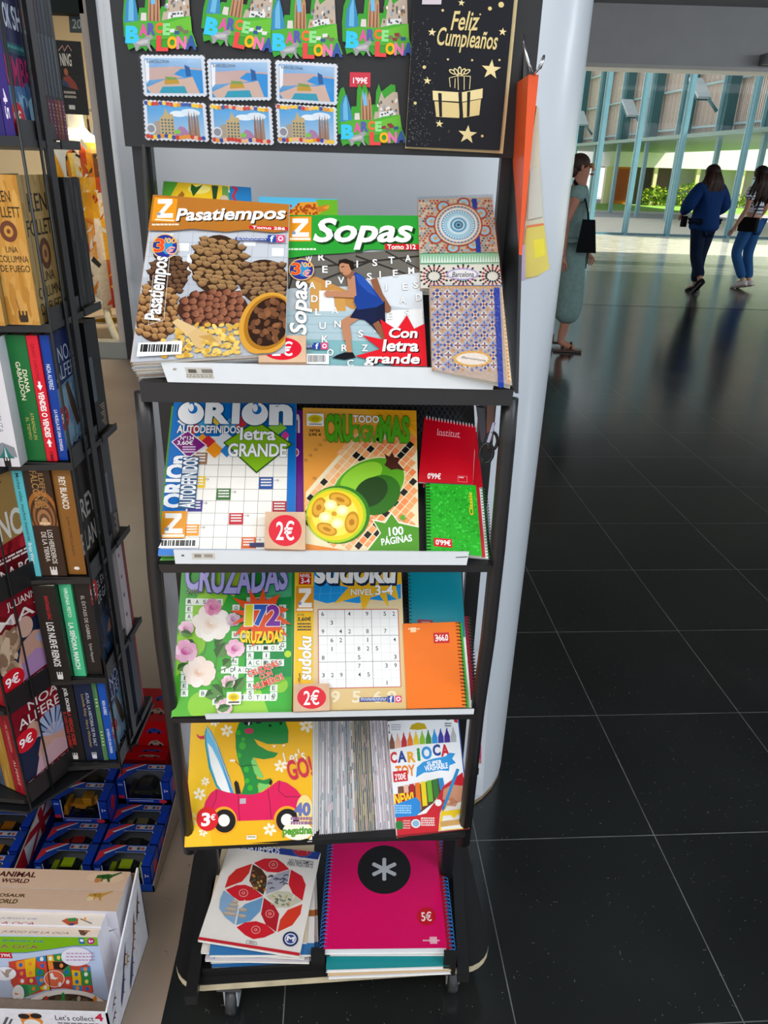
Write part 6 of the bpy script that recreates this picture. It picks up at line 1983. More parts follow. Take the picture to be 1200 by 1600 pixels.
def c_gab(a):
    a.fill('#14171c'); a.poly([(.1, .5), (.9, .4), (.95, .9), (.1, .95)], '#1d3350'); noise_fill(a, ['#24456c', '#182638', '#1c2c44'], 20, 8, (.1, .5, .9, .9), .1)
    a.ell(.62, .66, .16, .06, '#a87a64', 16, -.3); a.ell(.74, .5, .1, .05, '#a87a64', 14, .6)
    a.text('EL ÉXTASIS', .3, .1, .98, .2, '#c8ccd4', .0); a.text('DE GABRIEL', .26, .24, .98, .34, '#c8ccd4', .0)
    a.ell(.12, .16, .2, .12, '#d02a28', 22); a.text('9€', .02, .1, .22, .22, '#fff', .03)
def c_dark(cols, seed):
    return lambda a: (a.fill(cols[0]), noise_fill(a, cols, 16, seed, r=.15))
def c_shot(a):
    a.fill('#1c2148'); a.text('BOOK', .0, .22, .36, .36, '#c8d0dc', .04); a.text('SHOT', .4, .22, .98, .36, '#c8d0dc', .04); a.star(.74, .28, .14, .06, 5, '#d82858', -PI / 2, .7)
    a.rect(.1, .44, .98, .5, '#1a4a54'); paras(a, .14, .455, .94, .49, 1, '#3a8a8a'); a.text('UMBRAL', .0, .52, 1, .70, '#a81858', .03, .1); a.uvpoly([(0, .70), (1, .68), (1, 1), (0, 1)], ['#3a6a9a', '#2a4a80', '#6a98b8', '#3f6a94'])
    noise_fill(a, ['#5a88ac', '#2a4870', '#7aa4c0', '#3a5f8a'], 26, 9, (.05, .72, .95, .98), .09); a.poly([(.5, .78), (.62, .74), (.7, .84), (.62, .94), (.52, .9)], '#8ab0c4'); a.ell(.14, .9, .2, .11, '#c8202c', 20); a.text('9€', .04, .84, .24, .94, '#f0d8d8', .03)

def stack(z, cover_label, items):
    """spines side by side; the first one shows its cover too"""
    off = 0.0
    for (t, label, cb, sb, ca, sa, fwd) in items:
        book(label, KB + TB * off + CB * (-fwd) + UZ * z, CB, TB, 0.11, t, 0.19, cb, sb, ca, sa)
        off += t + 0.0008
stack(LV[0], '', [(.012, 'dark blue paperback with pink capitals and red price dot on the top tier', '#1c2148', '#2a2250', c_shot, plain('#3a2a78', ('45', .72, .9, '#e8e0f0', .3, .7, .02)), 0),
                  (.022, 'purple spined paperback behind the pink lettered one', '#2a2250', '#31286a', None, plain('#31286a'), 0), (.03, 'blue grey paperback third in the top tier', '#2a4a70', '#2a4a70', None, plain('#3f6a94'), 0)])
stack(LV[1], '', [(.043, 'thick gold paperback with a medallion, its cover turned to the rack', '#a98a52', '#c08a3a', c_kf, s_kf, .02), (.04, 'thick gold paperback cut off by the picture edge in the same tier', '#a98a52', '#b5823a', None, s_kf, .03)])
stack(LV[2], '', [(.0135, 'blue paperback with a swimmer cover in the tier under the gold books', '#1a2f66', '#123c9c', c_noa, plain('#123f9e', ('NOA ALFEREZ', .22, .42, '#e8ecf4', .25, .7, .02), ('LA HUELLA DE UNA SONRISA', .58, .92, '#e8ecf4', .3, .66, .02)), 0),
                  (.016, 'red paperback with white capitals and arrows on its spine', '#d81c2c', '#dc1c30', None, lambda a: (plain('#dc1c30', ('GRANT CARDONE', .06, .34, '#8a1018', .3, .6, .01), ('VENDES O VENDES', .43, .80, '#fff', .22, .76, .06))(a), a.poly([(.5, .42), (.25, .38), (.4, .38), (.4, .35), (.6, .35), (.6, .38), (.75, .38)], '#fff'), a.poly([(.5, .81), (.25, .85), (.4, .85), (.4, .88), (.6, .88), (.6, .85), (.75, .85)], '#fff'), penguin(a, '#7a1018', .95)), .004),
                  (.028, 'green paperback with cream author name on its spine', '#1f6a34', '#1f6e36', None, plain('#1f6e36', ('DIANA', .26, .44, '#f0e8c8', .55, .78, .03), ('GABALDON', .2, .5, '#f0e8c8', .26, .5, .03), ('ATRAPADA EN', .6, .82, '#c8b860', .55, .72, .0), ('EL TIEMPO', .64, .82, '#c8b860', .28, .44, .0)), .004), (.036, 'white paperback with a small green tent at the foot of its spine', '#d8dce4', '#dfdce0', None, s_white, .03)])
stack(LV[3], '', [(.029, 'ochre spined paperback with a dark cover and pale capitals', '#2a2522', '#8f5f2a', c_rey, lambda a: (plain('#8f5f2a', ('REY BLANCO', .09, .38, '#e8e0d4', .3, .66, .05), ('JUAN GÓMEZ-JURADO', .45, .82, '#4a2f18', .36, .58, .0))(a), a.ell(.5, .94, .16, .016, '#f0ece0', 12)), 0),
                  (.04, 'brown paperback with a vaulted gallery on its spine', '#3d2b20', '#3d2b20', None, s_falcones, .006), (.0165, 'slim turquoise paperback beside the brown vaulted one', '#5cc0cc', '#62c4d0', None, plain('#62c4d0', ('Muchas vidas, muchos maestros', .05, .66, '#1c3a40', .32, .68, .01), ('Brian Weiss', .68, .88, '#f0fafa', .32, .66, .03)), .008)])
stack(LV[4], '', [(.026, 'black paperback with a blue shirted couple and red price dot', '#14171c', '#2c2624', c_gab, plain('#2c2624', ('EL ÉXTASIS DE GABRIEL', .16, .62, '#c8c0bc', .38, .66, .0), ('Sylvain Reynard', .66, .86, '#c8c0bc', .36, .6, .0)), 0),
                  (.02, 'mint green paperback with white slanted title on its spine', '#48b884', '#4cc08a', None, plain('#4cc08a', ('VIRGINIA FEITO', .06, .36, '#f0fff4', .36, .66, .02), ('LA SEÑORA MARCH', .42, .92, '#f4fff8', .24, .76, .05, )), .006), (.036, 'thick black paperback with red author and white title', '#231f1e', '#26211f', None, plain('#26211f', ('SANTIAGO DÍAZ', .1, .34, '#c02028', .46, .66, .04), ('LOS NUEVE REINOS', .37, .84, '#e8e4e0', .32, .66, .04), pen='#e0dcd8'), .02)])
stack(LV[5], '', [(.0135, 'blue paperback with a swimmer cover in the lowest tier', '#1a2f66', '#1a50b0', c_noa, plain('#1a50b0', ('NOA ALFEREZ', .28, .45, '#e8ecf4', .3, .7, .02), ('LA HUELLA DE UNA SONRISA', .62, .92, '#e8ecf4', .3, .66, .02)), 0), (.0085, 'thin green camouflage paperback next to the lowest blue one', '#3f6a44', '#44704a', None, lambda a: (a.fill('#44704a'), noise_fill(a, ['#5a8454', '#38603c', '#4c7a50'], 14, 3, r=.25), [a.rect(.3, v, .7, v + .012, '#d0dcc0') for v in (.25, .29, .33, .64, .68, .72, .76, .8)]), .002),
                  (.031, 'navy paperback with gold and white lines on its spine', '#1a2440', '#1c2642', None, plain('#1c2642', ('ATLAS. LA HISTORIA DE PA SALT', .18, .82, '#c8ccd8', .6, .78, .0), ('Lucinda Riley · Harry Whittaker', .2, .84, '#b89a58', .3, .5, .0), pen='#d8d8e0'), .002), (.037, 'black paperback with white and red capitals, lowest tier', '#1f1d1c', '#211f1e', None, plain('#211f1e', ('JOËL DICKER', .12, .4, '#e0dcd8', .5, .74, .05), ('LA VERDAD SOBRE', .4, .8, '#c03028', .52, .7, .03), ('EL CASO HARRY QUEBERT', .4, .84, '#c03028', .3, .46, .03), pen='#e0dcd8'), .004)])
# pocket facing away from the rack: spines toward the camera side
for z, items in ((LV[0], [('#2a1c2c', '#6a1c48', 'black and plum spined paperback, nearest in the oblique top tier row', .010), ('#1a2030', '#5a1a40', 'dark spined paperback second in the oblique top tier row', .011), ('#22303c', '#7a2030', 'slate and crimson spined paperback, third in the oblique row', .011), ('#101418', '#8a4028', 'black and rust spined paperback, fourth in the oblique row', .011), ('#2a2c30', '#6a1c50', 'grey and plum spined paperback at the far end of the oblique row', .012)]),
                 (LV[1], [('#1d1d1f', '#1d1d1f', 'plain black paperback beside the gold book, nearer of two', .03), ('#202124', '#202124', 'plain black paperback beside the gold book, farther of two', .03)]), (LV[2], [('#151617', '#1c1a18', 'black paperback in the tier beside the swimmer cover', .05)]),
                 (LV[3], [('#4a4a4e', '#3a3638', 'dark grey marbled paperback beside the ochre one', .035)]), (LV[4], [('#d8d0d4', '#d8d0d4', 'white spined paperback with small red crosses', .03), ('#8a1c24', '#8a1c24', 'red covered hardback behind the white spined one', .012)]), (LV[5], [('#3a4250', '#3a4250', 'blue grey hardback on the lowest tier', .03), ('#a01c24', '#a01c24', 'red covered hardback at the end of the lowest tier', .008)])):
    y = 1.177
    for (c1, c2, lab, t) in items:
        def sa(a, c1=c1, c2=c2, lab=lab):
            a.fill(c1)
            if c1 != c2:
                a.rect(0, .72, 1, 1, c2)
                a.rect(0, .3, .3, .7, mixc(c1, '#8fa0b0', .4))
                a.L += 1
                for k in range(9):
                    a.rect(.4 + .1 * (k % 3), .75 + .024 * k, .8, .765 + .024 * k, mixc(c2, '#f0d0b0', .4), True)
            elif 'crosses' in lab:
                for v, c in ((.1, '#a02040'), (.34, '#a02040'), (.55, '#203060'), (.78, '#203060')):
                    a.star(.4, v, .16, .06, 4, c, 0, .3)
            elif 'marbled' in lab or 'black' in lab:
                noise_fill(a, [c1, mixc(c1, '#888888', .15), mixc(c1, '#000000', .3)], 20, 3, r=.2)
                pass
        book(lab, A3(-0.488 if z > 1.4 else -0.481, y + t, z), A3(-1, 0, 0), A3(0, -1, 0), 0.12, t, 0.185, c1, c1, None, sa)
        y += t + 0.001
# pocket at the camera side: covers
def romance(top, author, title, dress, sticker):
    def f(a):
        a.fill('#7c1420'); noise_fill(a, ['#8a1a26', '#6a1018', '#801824'], 30, 12, r=.1)
        a.poly([(.02, .34), (.98, .3), (.98, .82), (.02, .86)], '#1c2740')
        a.poly([(.4, .5), (.62, .44), (.9, .52), (.98, .8), (.3, .84), (.3, .66)], '#c89a88'); a.poly([(.3, .7), (.6, .62), (.9, .74), (.98, .83), (.2, .86)], dress)
        a.poly([(.62, .52), (.74, .46), (.96, .5), (.9, .58), (.7, .6)], '#a8a0c8')
        if sticker:
            for k in range(9):
                t = -PI * .9 + k * .32
                a.poly([(.62, .58), (.62 + .36 * math.cos(t), .52 + .24 * math.sin(t)), (.62 + .36 * math.cos(t + .24), .52 + .24 * math.sin(t + .24))], ('#a8b4d0', '#8c9cc0')[k % 2])
            a.ell(.3, .38, .12, .1, '#c89a88', 16)
        else:
            noise_fill(a, ['#a88a70', '#c8ae94', '#8a6a54', '#b89a80'], 46, 14, (.05, .34, .36, .74), .07); a.ell(.5, .36, .13, .1, '#d0a898', 16)
        a.text(author[0], .3, .06, .82, .15, '#e8dcd8', .01); a.text(author[1], .1, .18, .96, .28, '#e8dcd8', .01)
        a.text(title[0], .06, .85, .96, .91, '#e8dcd8', .01); a.text(title[1], .2, .925, .9, .98, '#e8dcd8', .01)
        a.ell(.16, .42 if sticker else .78, .19, .11, '#d01828', 22); a.text('9€', .05, .37 if sticker else .73, .27, .47 if sticker else .83, '#fff', .03)
    return f
def s_rom(a):
    a.fill('#8a1620'); noise_fill(a, ['#94202a', '#7a121c'], 16, 5, r=.2); spine_text(a, 'EL CORAZÓN', .2, .5, '#c89a8a', .4, .6, .0); spine_text(a, 'ALFEREZ', .6, .9, '#d8b0a0', .4, .6, .0)
def c_roja(a):
    a.fill('#9a7a48'); a.text('REY', .1, .08, .6, .18, '#4a3418', .02); a.text('BLANCO', .0, .34, .96, .58, '#d8d4cc', .04); a.uvpoly([(0, .64), (1, .56), (1, 1), (0, 1)], '#8a1620'); noise_fill(a, ['#a01c28', '#6a0e18', '#b02430'], 40, 6, (0, .64, 1, .98), .06)
    a.rect(.02, .7, .98, .86, '#5a0c14'); paras(a, .1, .72, .9, .78, 2, '#e0d0cc'); a.text('REINA ROJA', .1, .82, .96, .93, '#e8dcd8', .03)
for z, ca, lab, cb in ((LV[3], c_roja, 'tan and red paperback cover with large pale letters, cut off by the picture edge', '#9a7a48'), (LV[4], romance('', ('JULIANNE', 'MAY'), ('CÓMO ATRAPAR', 'A UN LIBERTINO'), '#b088b8', 0), 'red framed romance paperback with a woman in a lilac off-shoulder dress', '#7c1420'), (LV[5], romance('', ('NOA', 'ALFEREZ'), ('EL CORAZÓN', 'DE RUBY'), '#c8a0a8', 1), 'red framed romance paperback with a woman holding a blue fan', '#7c1420')):
    book(lab, KA + UZ * z, CA_, TA, 0.122, 0.028, 0.19, cb, '#8a1620', ca, s_rom)
    book(('tan paperback', 'gold spined paperback', 'ochre spined paperback')[int(z < .8) + int(z < .5)] + ' squeezed behind the ' + ('pale lettered cover' if z > .8 else 'lilac dress cover' if z > .5 else 'blue fan cover'), KA + TA * .0295 + UZ * z, CA_, TA, 0.12, 0.024, 0.185, '#8a6a3a', '#9a742e', None, lambda a: (a.fill('#a07830'), noise_fill(a, ['#a8803a', '#986e28', '#b0884a'], 16, 4, r=.2)))
    book(('grey', 'blue grey', 'slate')[int(z < .8) + int(z < .5)] + ' paperback third in the pocket of the ' + ('pale lettered cover' if z > .8 else 'lilac dress cover' if z > .5 else 'blue fan cover'), KA + TA * .0545 + UZ * z, CA_, TA, 0.12, 0.03, 0.185, '#3a4250', '#3f4858', None, lambda a: (a.fill('#465064'), noise_fill(a, ['#3c4658', '#566078', '#49566c'], 16, 6, r=.2)))
# ------------------------------------------------------------------ toy boxes on the floor
def toy(m, kind, o, w, col):
    """small vehicle about w long, o = centre of its footprint"""
    o = A3(*o)
    bx = lambda c, s, cc, mt='plastic': m.box(o + A3(*c) * w, A3(*s) * w, cc, mt)
    Rw = np.array([[1, 0, 0], [0, 0, 1], [0, -1, 0]], float)
    if kind == 'tractor':
        bx((-.02, 0, .26), (.42, .2, .14), col); bx((.1, 0, .42), (.2, .2, .2), col); bx((.1, 0, .55), (.24, .24, .03), col); bx((-.2, 0, .3), (.14, .16, .12), mixc(col, '#000000', .15))
        bx((-.34, 0, .22), (.16, .05, .06), col); m.hexa([o + A3(*p) * w for p in ((-.5, -.2, .08), (-.38, -.2, .08), (-.38, .2, .08), (-.5, .2, .08))], [o + A3(*p) * w for p in ((-.44, -.2, .38), (-.36, -.2, .38), (-.36, .2, .38), (-.44, .2, .38))], col, 'plastic')
        bx((.34, 0, .3), (.22, .06, .06), col); bx((.43, 0, .2), (.08, .14, .16), mixc(col, '#000000', .1)); bx((.3, 0, .4), (.06, .06, .26), col)
        ws = ((-.18, .13, .11), (.16, .13, .15), (-.18, -.13, .11), (.16, -.13, .15))
    else:
        bx((0, 0, .17), (.86, .36, .14), col); m.hexa([o + A3(*p) * w for p in ((-.3, -.17, .24), (.26, -.17, .24), (.26, .17, .24), (-.3, .17, .24))], [o + A3(*p) * w for p in ((-.16, -.14, .38), (.14, -.14, .38), (.14, .14, .38), (-.16, .14, .38))], '#23282c', 'gloss')
        bx((-.02, 0, .385), (.28, .26, .02), col); bx((.42, 0, .24), (.06, .3, .04), '#222'); bx((-.43, -.1, .18), (.02, .08, .05), '#e8e4c0'); bx((-.43, .1, .18), (.02, .08, .05), '#e8e4c0')
        ws = ((-.27, .17, .11), (.27, .17, .11), (-.27, -.17, .11), (.27, -.17, .11))
    for (x, y, r) in ws:
        m.lathe([(r * .5 * w, -.035 * w), (r * w, -.03 * w), (r * w, .03 * w), (r * .5 * w, .035 * w)], o + A3(x, y, r) * w, '#1c1c1e', 'plastic', 12, Rw)
def toy_box(label, o, kind, col, w=.127, d=.057, h=.07, group='toy vehicle boxes in the blue trays'):
    o = A3(*o)
    th = thing('toy_vehicle_box', label, 'toy box', o + A3(w / 2, d / 2, 0), group)
    X, Y, Z = A3(1, 0, 0), A3(0, 1, 0), A3(0, 0, 1)
    B, B2, e = '#1238a0', '#1c3c8c', .0012
    m = MB()
    m.obox(o, X * w, Y * d, Z * e, B, 'gloss'); m.obox(o + Y * (d - e), X * w, Y * e, Z * h, '#8a8f98', 'gloss')
    m.obox(o, X * e, Y * d, Z * h, B, 'gloss'); m.obox(o + X * (w - e), X * e, Y * d, Z * h, B, 'gloss')
    # front and top frames round the window
    fl, frr, fb = .018, .02, .014
    m.obox(o, X * w, Y * e, Z * fb, B, 'gloss'); m.obox(o, X * fl, Y * e, Z * h, B, 'gloss'); m.obox(o + X * (w - frr), X * frr, Y * e, Z * h, B, 'gloss')
    tb = d * .36
    zt = o + Z * (h - e)
    m.obox(zt + Y * (d - tb), X * w, Y * tb, Z * e, B2, 'gloss'); m.obox(zt, X * fl, Y * (d - tb), Z * e, B, 'gloss'); m.obox(zt + X * (w - frr), X * frr, Y * (d - tb), Z * e, B, 'gloss')
    # slanted corner panels of the window
    t1 = [zt + X * fl + Y * (d - tb) + Z * e * 1.02, zt + X * fl + Y * d * .1 + Z * e * 1.02, zt + X * (fl + .03) + Y * (d - tb) + Z * e * 1.02]
    m.face(t1, B2, 'gloss')
    q = [o + Y * d + Z * h, o + X * w + Y * d + Z * h, o + X * w + Z * h, o + Z * h]
    a = Art(m, q, None, 'gloss'); a.n = Z
    a.uvpoly([(.02, .9), (.02, .35), (.3, .02), (.46, .02), (.16, .42)], '#c03038'); a.uvpoly([(.1, .42), (.42, .04), (.46, .04), (.14, .46)], '#c8ccd8')
    a.rect(.5, .06, .82, .28, '#9aa0ac'); 
    for k, c in enumerate(('#8a3030', '#c8a090', '#404858', '#a84838')):
        a.ell(.54 + k * .075, .18, .03, .07, c, 10)
    a.line([(.3, .37), (.82, .37), (.85, .45)], .012, '#d0d4e4')
    q = [o + Z * h, o + X * w + Z * h, o + X * w, o]
    a = Art(m, q, None, 'gloss'); a.n = -Y
    a.line([(.16, 0), (.16, .8), (.84, .8), (.84, 0)], .014, '#c8d0ec'); a.rect(.2, .87, .66, .91, '#a8b4e0'); a.ell(.84, .9, .075, .085, '#d02c48', 16); a.rect(.01, .66, .12, .8, '#d02c48'); a.text('3+', .88, .36, .96, .48, '#e8ecf8', .02); a.rect(.03, .14, .12, .22, '#7a9ae0')
    q = [o + X * w + Z * h, o + X * w + Y * d + Z * h, o + X * w + Y * d, o + X * w]
    a = Art(m, q, None, 'gloss'); a.n = X
    a.ell(.55, .5, .2, .3, '#c02c40', 18)
    part('carton', m, th)
    m = MB()
    toy(m, kind, o + A3(w / 2, d * .5, .006), w * .74, col)
    part('toy_vehicle', m, th)
    m = MB()
    m.face([o + X * fl + Y * .0004 + Z * fb, o + X * (w - frr) + Y * .0004 + Z * fb, o + X * (w - frr) + Y * .0004 + Z * h, o + X * fl + Y * .0004 + Z * h], '#fff', 'film')
    m.face([zt + X * fl, zt + X * (w - frr), zt + X * (w - frr) + Y * (d - tb), zt + X * fl + Y * (d - tb)], '#fff', 'film')
    part('window', m, th)
def tray(label, x0, x1, y0, y1, hf, hb, flag, sd=None):
    m = MB()
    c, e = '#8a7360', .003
    th = thing('display_tray', label, 'tray', ((x0 + x1) / 2, (y0 + y1) / 2, 0), 'blue card display trays')
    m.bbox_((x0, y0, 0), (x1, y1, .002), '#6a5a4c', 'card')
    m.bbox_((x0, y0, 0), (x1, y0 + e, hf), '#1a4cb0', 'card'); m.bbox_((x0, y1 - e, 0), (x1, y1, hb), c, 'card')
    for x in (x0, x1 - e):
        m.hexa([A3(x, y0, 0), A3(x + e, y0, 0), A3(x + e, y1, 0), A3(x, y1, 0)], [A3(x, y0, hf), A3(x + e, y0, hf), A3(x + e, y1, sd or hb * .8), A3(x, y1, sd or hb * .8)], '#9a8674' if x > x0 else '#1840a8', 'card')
    if flag:
        q = [A3(x1, y0, hf), A3(x1, y1, sd or hb * .8), A3(x1, y1, 0), A3(x1, y0, 0)]
        a = Art(m, q, None, 'card'); a.n = A3(1, 0, 0)
        a.fill('#1838a0'); a.poly([(.3, 0), (.95, 0), (.95, .5), (.3, .6)], '#e8e8ec'); a.poly([(.28, .0), (.42, 0), (.9, .5), (.8, .55)], '#c02030'); a.poly([(.85, 0), (.95, 0), (.4, .6), (.3, .6)], '#c02030'); a.poly([(.58, 0), (.66, 0), (.66, .6), (.58, .6)], '#c02030'); a.poly([(.14, 0), (.3, 0), (.3, .5), (.2, .6)], '#c01828')
    part('card_tray', m, th)
tray('blue card tray of toy vehicle boxes nearest the magazine rack', -0.755, -0.487, 1.143, 1.40, .02, .11, False)
cols = [('tractor', '#d0d424'), ('car', '#2a2a2a'), ('car', '#28302c'), ('car', '#8a8048')]
xr, xl = -0.6185, -0.749
for i, y in enumerate((1.149, 1.208, 1.267, 1.326)):
    toy_box('toy vehicle box in the tray column nearest the rack, %s' % ('frontmost with a lime tractor', 'second from the front', 'third from the front', 'at the back under another box')[i], (xr, y, .0022), ('car', 'car', 'car', 'car')[i], ('#b8d41c', '#30302c', '#a89a6a', '#444')[i])
    toy_box('toy vehicle box in the inner tray column, %s' % ('frontmost with a lime tractor', 'second with a red car', 'third, under the yellow digger', 'at the back under another box')[i], (xl, y, .0022), ('car', 'car', 'car', 'car')[i], ('#b8d41c', '#c02c2c', '#555', '#444')[i])
toy_box('toy vehicle box with a bright yellow digger on the upper layer', (xl + .004, 1.262, .0735), 'tractor', '#ffb01c')
toy_box('toy vehicle box with a dark car on the upper layer by the rack', (xr, 1.326, .0735), 'car', '#3a3a2c')
toy_box('toy vehicle box at the back of the upper layer behind the yellow digger', (xl - .002, 1.326, .0735), 'car', '#4a4438')
tray('blue card tray with a flag print at the picture edge', -1.06, -0.775, 1.09, 1.36, .075, .12, True, .14)
for i, y in enumerate((1.10, 1.16, 1.22, 1.285)):
    toy_box('toy vehicle box in the flag print tray, %s' % ('frontmost with an orange car', 'second row', 'third row', 'back row')[i], (-0.912, y, (.018, .024, .03, .036)[i] + .0), 'car', ('#f0a01c', '#ee9410', '#e88a14', '#5a4a30')[i])
# red toy boxes stacked behind
def red_box(label, lo, hi, seed):
    m = MB()
    m.bbox_(lo, hi, '#b00c14', 'gloss')
    rnd = random.Random(seed)
    q = [A3(lo[0], hi[1], hi[2]), A3(hi[0], hi[1], hi[2]), A3(hi[0], lo[1], hi[2]), A3(lo[0], lo[1], hi[2])]
    for q, n in ((q, UZ), ([A3(lo[0], lo[1], hi[2]), A3(hi[0], lo[1], hi[2]), A3(hi[0], lo[1], lo[2]), A3(lo[0], lo[1], lo[2])], A3(0, -1, 0))):
        a = Art(m, q, None, 'gloss'); a.n = n
        for k, c in enumerate(('#8a98a4', '#2a3a8a', '#3a3a40', '#a89080')):
            u, v = .25 + .5 * (k % 2), .3 + .4 * (k // 2)
            a.poly([(u - .17, v + .06), (u - .1, v - .06), (u + .02, v - .1), (u + .12, v - .02), (u + .17, v + .06)], c); a.poly([(u - .06, v - .03), (u + .0, v - .07), (u + .05, v - .03)], '#1a1c22'); a.ell(u - .09, v + .06, .03, .05, '#18181a', 10); a.ell(u + .09, v + .06, .03, .05, '#18181a', 10)
    solo('red_toy_box', m, label, 'toy box', 'red car print boxes behind the trays')
red_box('red box with printed cars, topmost at the back behind the blue tray', (-0.66, 1.47, .10), (-0.535, 1.60, .20), 1)
red_box('red box with printed cars under the topmost one', (-0.66, 1.47, 0), (-0.535, 1.60, .099), 2)
red_box('red box with printed cars standing low between the blue tray and the pillar', (-0.70, 1.42, 0), (-0.53, 1.468, .12), 3)

# ------------------------------------------------------------------ board game boxes in a white tray
XR = -0.468
th = thing('display_tray', 'white printed display tray full of board games and animal boxes', 'tray', (-0.65, .93, 0))
m = MB()
W = '#e4e2e8'
y0, y1 = .822, 1.038
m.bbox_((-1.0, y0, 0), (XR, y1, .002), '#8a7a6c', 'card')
m.hexa([A3(XR - .003, y0, 0), A3(XR, y0, 0), A3(XR, y1, 0), A3(XR - .003, y1, 0)], [A3(XR - .003, y0, .1), A3(XR, y0, .1), A3(XR, y1, .205), A3(XR - .003, y1, .205)], W, 'card')
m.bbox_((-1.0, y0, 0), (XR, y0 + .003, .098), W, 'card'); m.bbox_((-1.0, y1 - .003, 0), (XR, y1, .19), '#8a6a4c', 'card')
pq = [(165, 1582), (205, 1360), (230, 1470), (185, 1610)]
q = [A3(XR, y0, .1), A3(XR, y1, .205), A3(XR, y1, 0), A3(XR, y0, 0)]
a = Art(m, q, None, 'card'); a.n = A3(1, 0, 0)
rnd = random.Random(3)
for (u, v, L, c, an) in ((.86, .3, .2, '#6a4030', -.9), (.72, .36, .2, '#8a5a40', -1.0), (.66, .5, .2, '#a87060', -.8), (.5, .42, .12, '#b89a2c', -.9), (.45, .3, .22, '#5a4050', -.8), (.34, .55, .3, '#4a5070', -.9), (.55, .72, .3, '#4a5074', -.9), (.14, .28, .14, '#5a3a3a', -.5), (.1, .5, .12, '#6a3040', -.5)):
    d = np.array([math.cos(an) * L * .5, math.sin(an) * L]); n = np.array([-d[1], d[0]]) * .16
    p = np.array([u, v])
    a.poly([p - d, p - d * .4 + n, p + d * .3 + n * .7, p + d, p + d * .2 - n, p - d * .5 - n], c)
    for s in (-.3, .25):
        a.line([p + d * s, p + d * s + np.array([.03, .08])], .012, c)
q = [A3(-1.0, y0, .098), A3(XR, y0, .098), A3(XR, y0, 0), A3(-1.0, y0, 0)]
a = Art(m, q, None, 'card'); a.n = A3(0, -1, 0)
u = lambda px: ((atY(px, 1590, y0)[0]) + 1.0) / (XR + 1.0)
a.text("Let's collect", u(86), .1, u(146), .25, '#333338', .02); a.text('4', u(148), .02, u(161), .24, '#c8203c', .06); paras(a, u(88), .31, u(152), .38, 1, '#77777e'); a.text('Siberian mecha Tiger', u(88), .42, u(166), .55, '#c04a58', .01)
a.poly([(u(30), .1), (u(58), .06), (u(66), .3), (u(58), .6), (u(34), .6)], '#e08a3a'); a.ell(u(38), .16, .02, .08, '#2a2420', 10); a.ell(u(57), .14, .02, .08, '#2a2420', 10); a.ell(u(48), .4, .03, .16, '#e8e4e0', 12); a.line([(u(0), .5), (u(12), .2)], .01, '#5a5a60'); a.line([(u(4), .6), (u(18), .25)], .008, '#5a5a60')
part('card_tray', m, th)

def game_box(name, label, lo, hi, top, front, body='#e8e6ea', group=None, tcol='#e8e0d8', fcol=None):
    m = MB()
    m.bbox_(lo, hi, body, 'gloss')
    q = [A3(lo[0], hi[1], hi[2]), A3(hi[0], hi[1], hi[2]), A3(hi[0], lo[1], hi[2]), A3(lo[0], lo[1], hi[2])]
    pq = [proj(p) for p in q]
    a = Art(m, q, pq, 'gloss'); a.n = UZ
    a.fill(tcol); top(a)
    q = [A3(lo[0], lo[1], hi[2]), A3(hi[0], lo[1], hi[2]), A3(hi[0], lo[1], lo[2]), A3(lo[0], lo[1], lo[2])]
    a = Art(m, q, [proj(p) for p in q], 'gloss'); a.n = A3(0, -1, 0)
    if front:
        front(a)
    return solo(name, m, label, 'toy box' if 'animal' in name or 'dino' in name else 'board game', group)
def dino_print(a, x, y, s, c1, c2):
    P = lambda u, v: (x + u * s, y + v * s)
    a.poly([P(-40, 10), P(-30, -6), P(-8, -8), P(10, -10), P(26, -8), P(60, -18), P(62, -14), P(28, 0), P(16, 8), P(16, 20), P(8, 20), P(4, 8), P(-10, 10), P(-12, 18), P(-18, 18), P(-20, 8)], c1)
    a.poly([P(-44, 18), P(-34, 4), P(-14, 6), P(-16, 18), P(-34, 22)], c2); a.ell(*P(-8, -2), 8 * s, 5 * s, mixc(c1, '#000000', .4), 10); a.ell(*P(8, 0), 6 * s, 8 * s, mixc(c1, '#000000', .3), 10)
zt = .2
yb = 1.032
fr2 = atZ(172, 1424, zt)
ym = (yb + fr2[1]) / 2
xr_ = (-0.4815)
def top_animal(a):
    a.text('ANIMAL', 1, 1361, 55, 1371, '#4a1f1a', .06); a.text('WORLD', 4, 1372, 44, 1380, '#4a1f1a', .06); a.ell(165, 1371, 30, 9, '#d8b898', 20); dino_print(a, 165, 1370, .42, '#2f5a2a', '#b8784a')
def top_dino(a):
    a.text('DINOSAUR', -22, 1395, 39, 1402, '#4a3a1c', .06); a.text('WORLD', -12, 1404, 26, 1412, '#4a3a1c', .06); dino_print(a, 152, 1399, .4, '#b88a3c', '#d8c090')
def front_dino(a):
    a.fill('#d0ccd6'); a.poly([(100, 1450), (172, 1448), (186, 1470), (180, 1500), (120, 1530)], '#e4e4ea'); a.poly([(162, 1456), (186, 1450), (170, 1456)], '#6a7048')
game_box('animal_world_box', 'tan boxed toy with a green crocodile printed on its top', (-.86, ym + .0008, .003), (xr_, yb, zt), top_animal, None, '#dcd8dc', 'tan topped animal toy boxes', '#cfae94')
game_box('dinosaur_world_box', 'tan boxed toy with a yellow dinosaur printed on its top', (-.86, fr2[1], .003), (xr_ + .001, ym, zt), top_dino, front_dino, '#dcd8dc', 'tan topped animal toy boxes', '#c9a98f')
zt = .188
ys = [atZ(150, y, zt)[1] for y in (1464.5, 1450, 1427.5, 1412)]
xo = atZ(152, 1464, zt)[0]
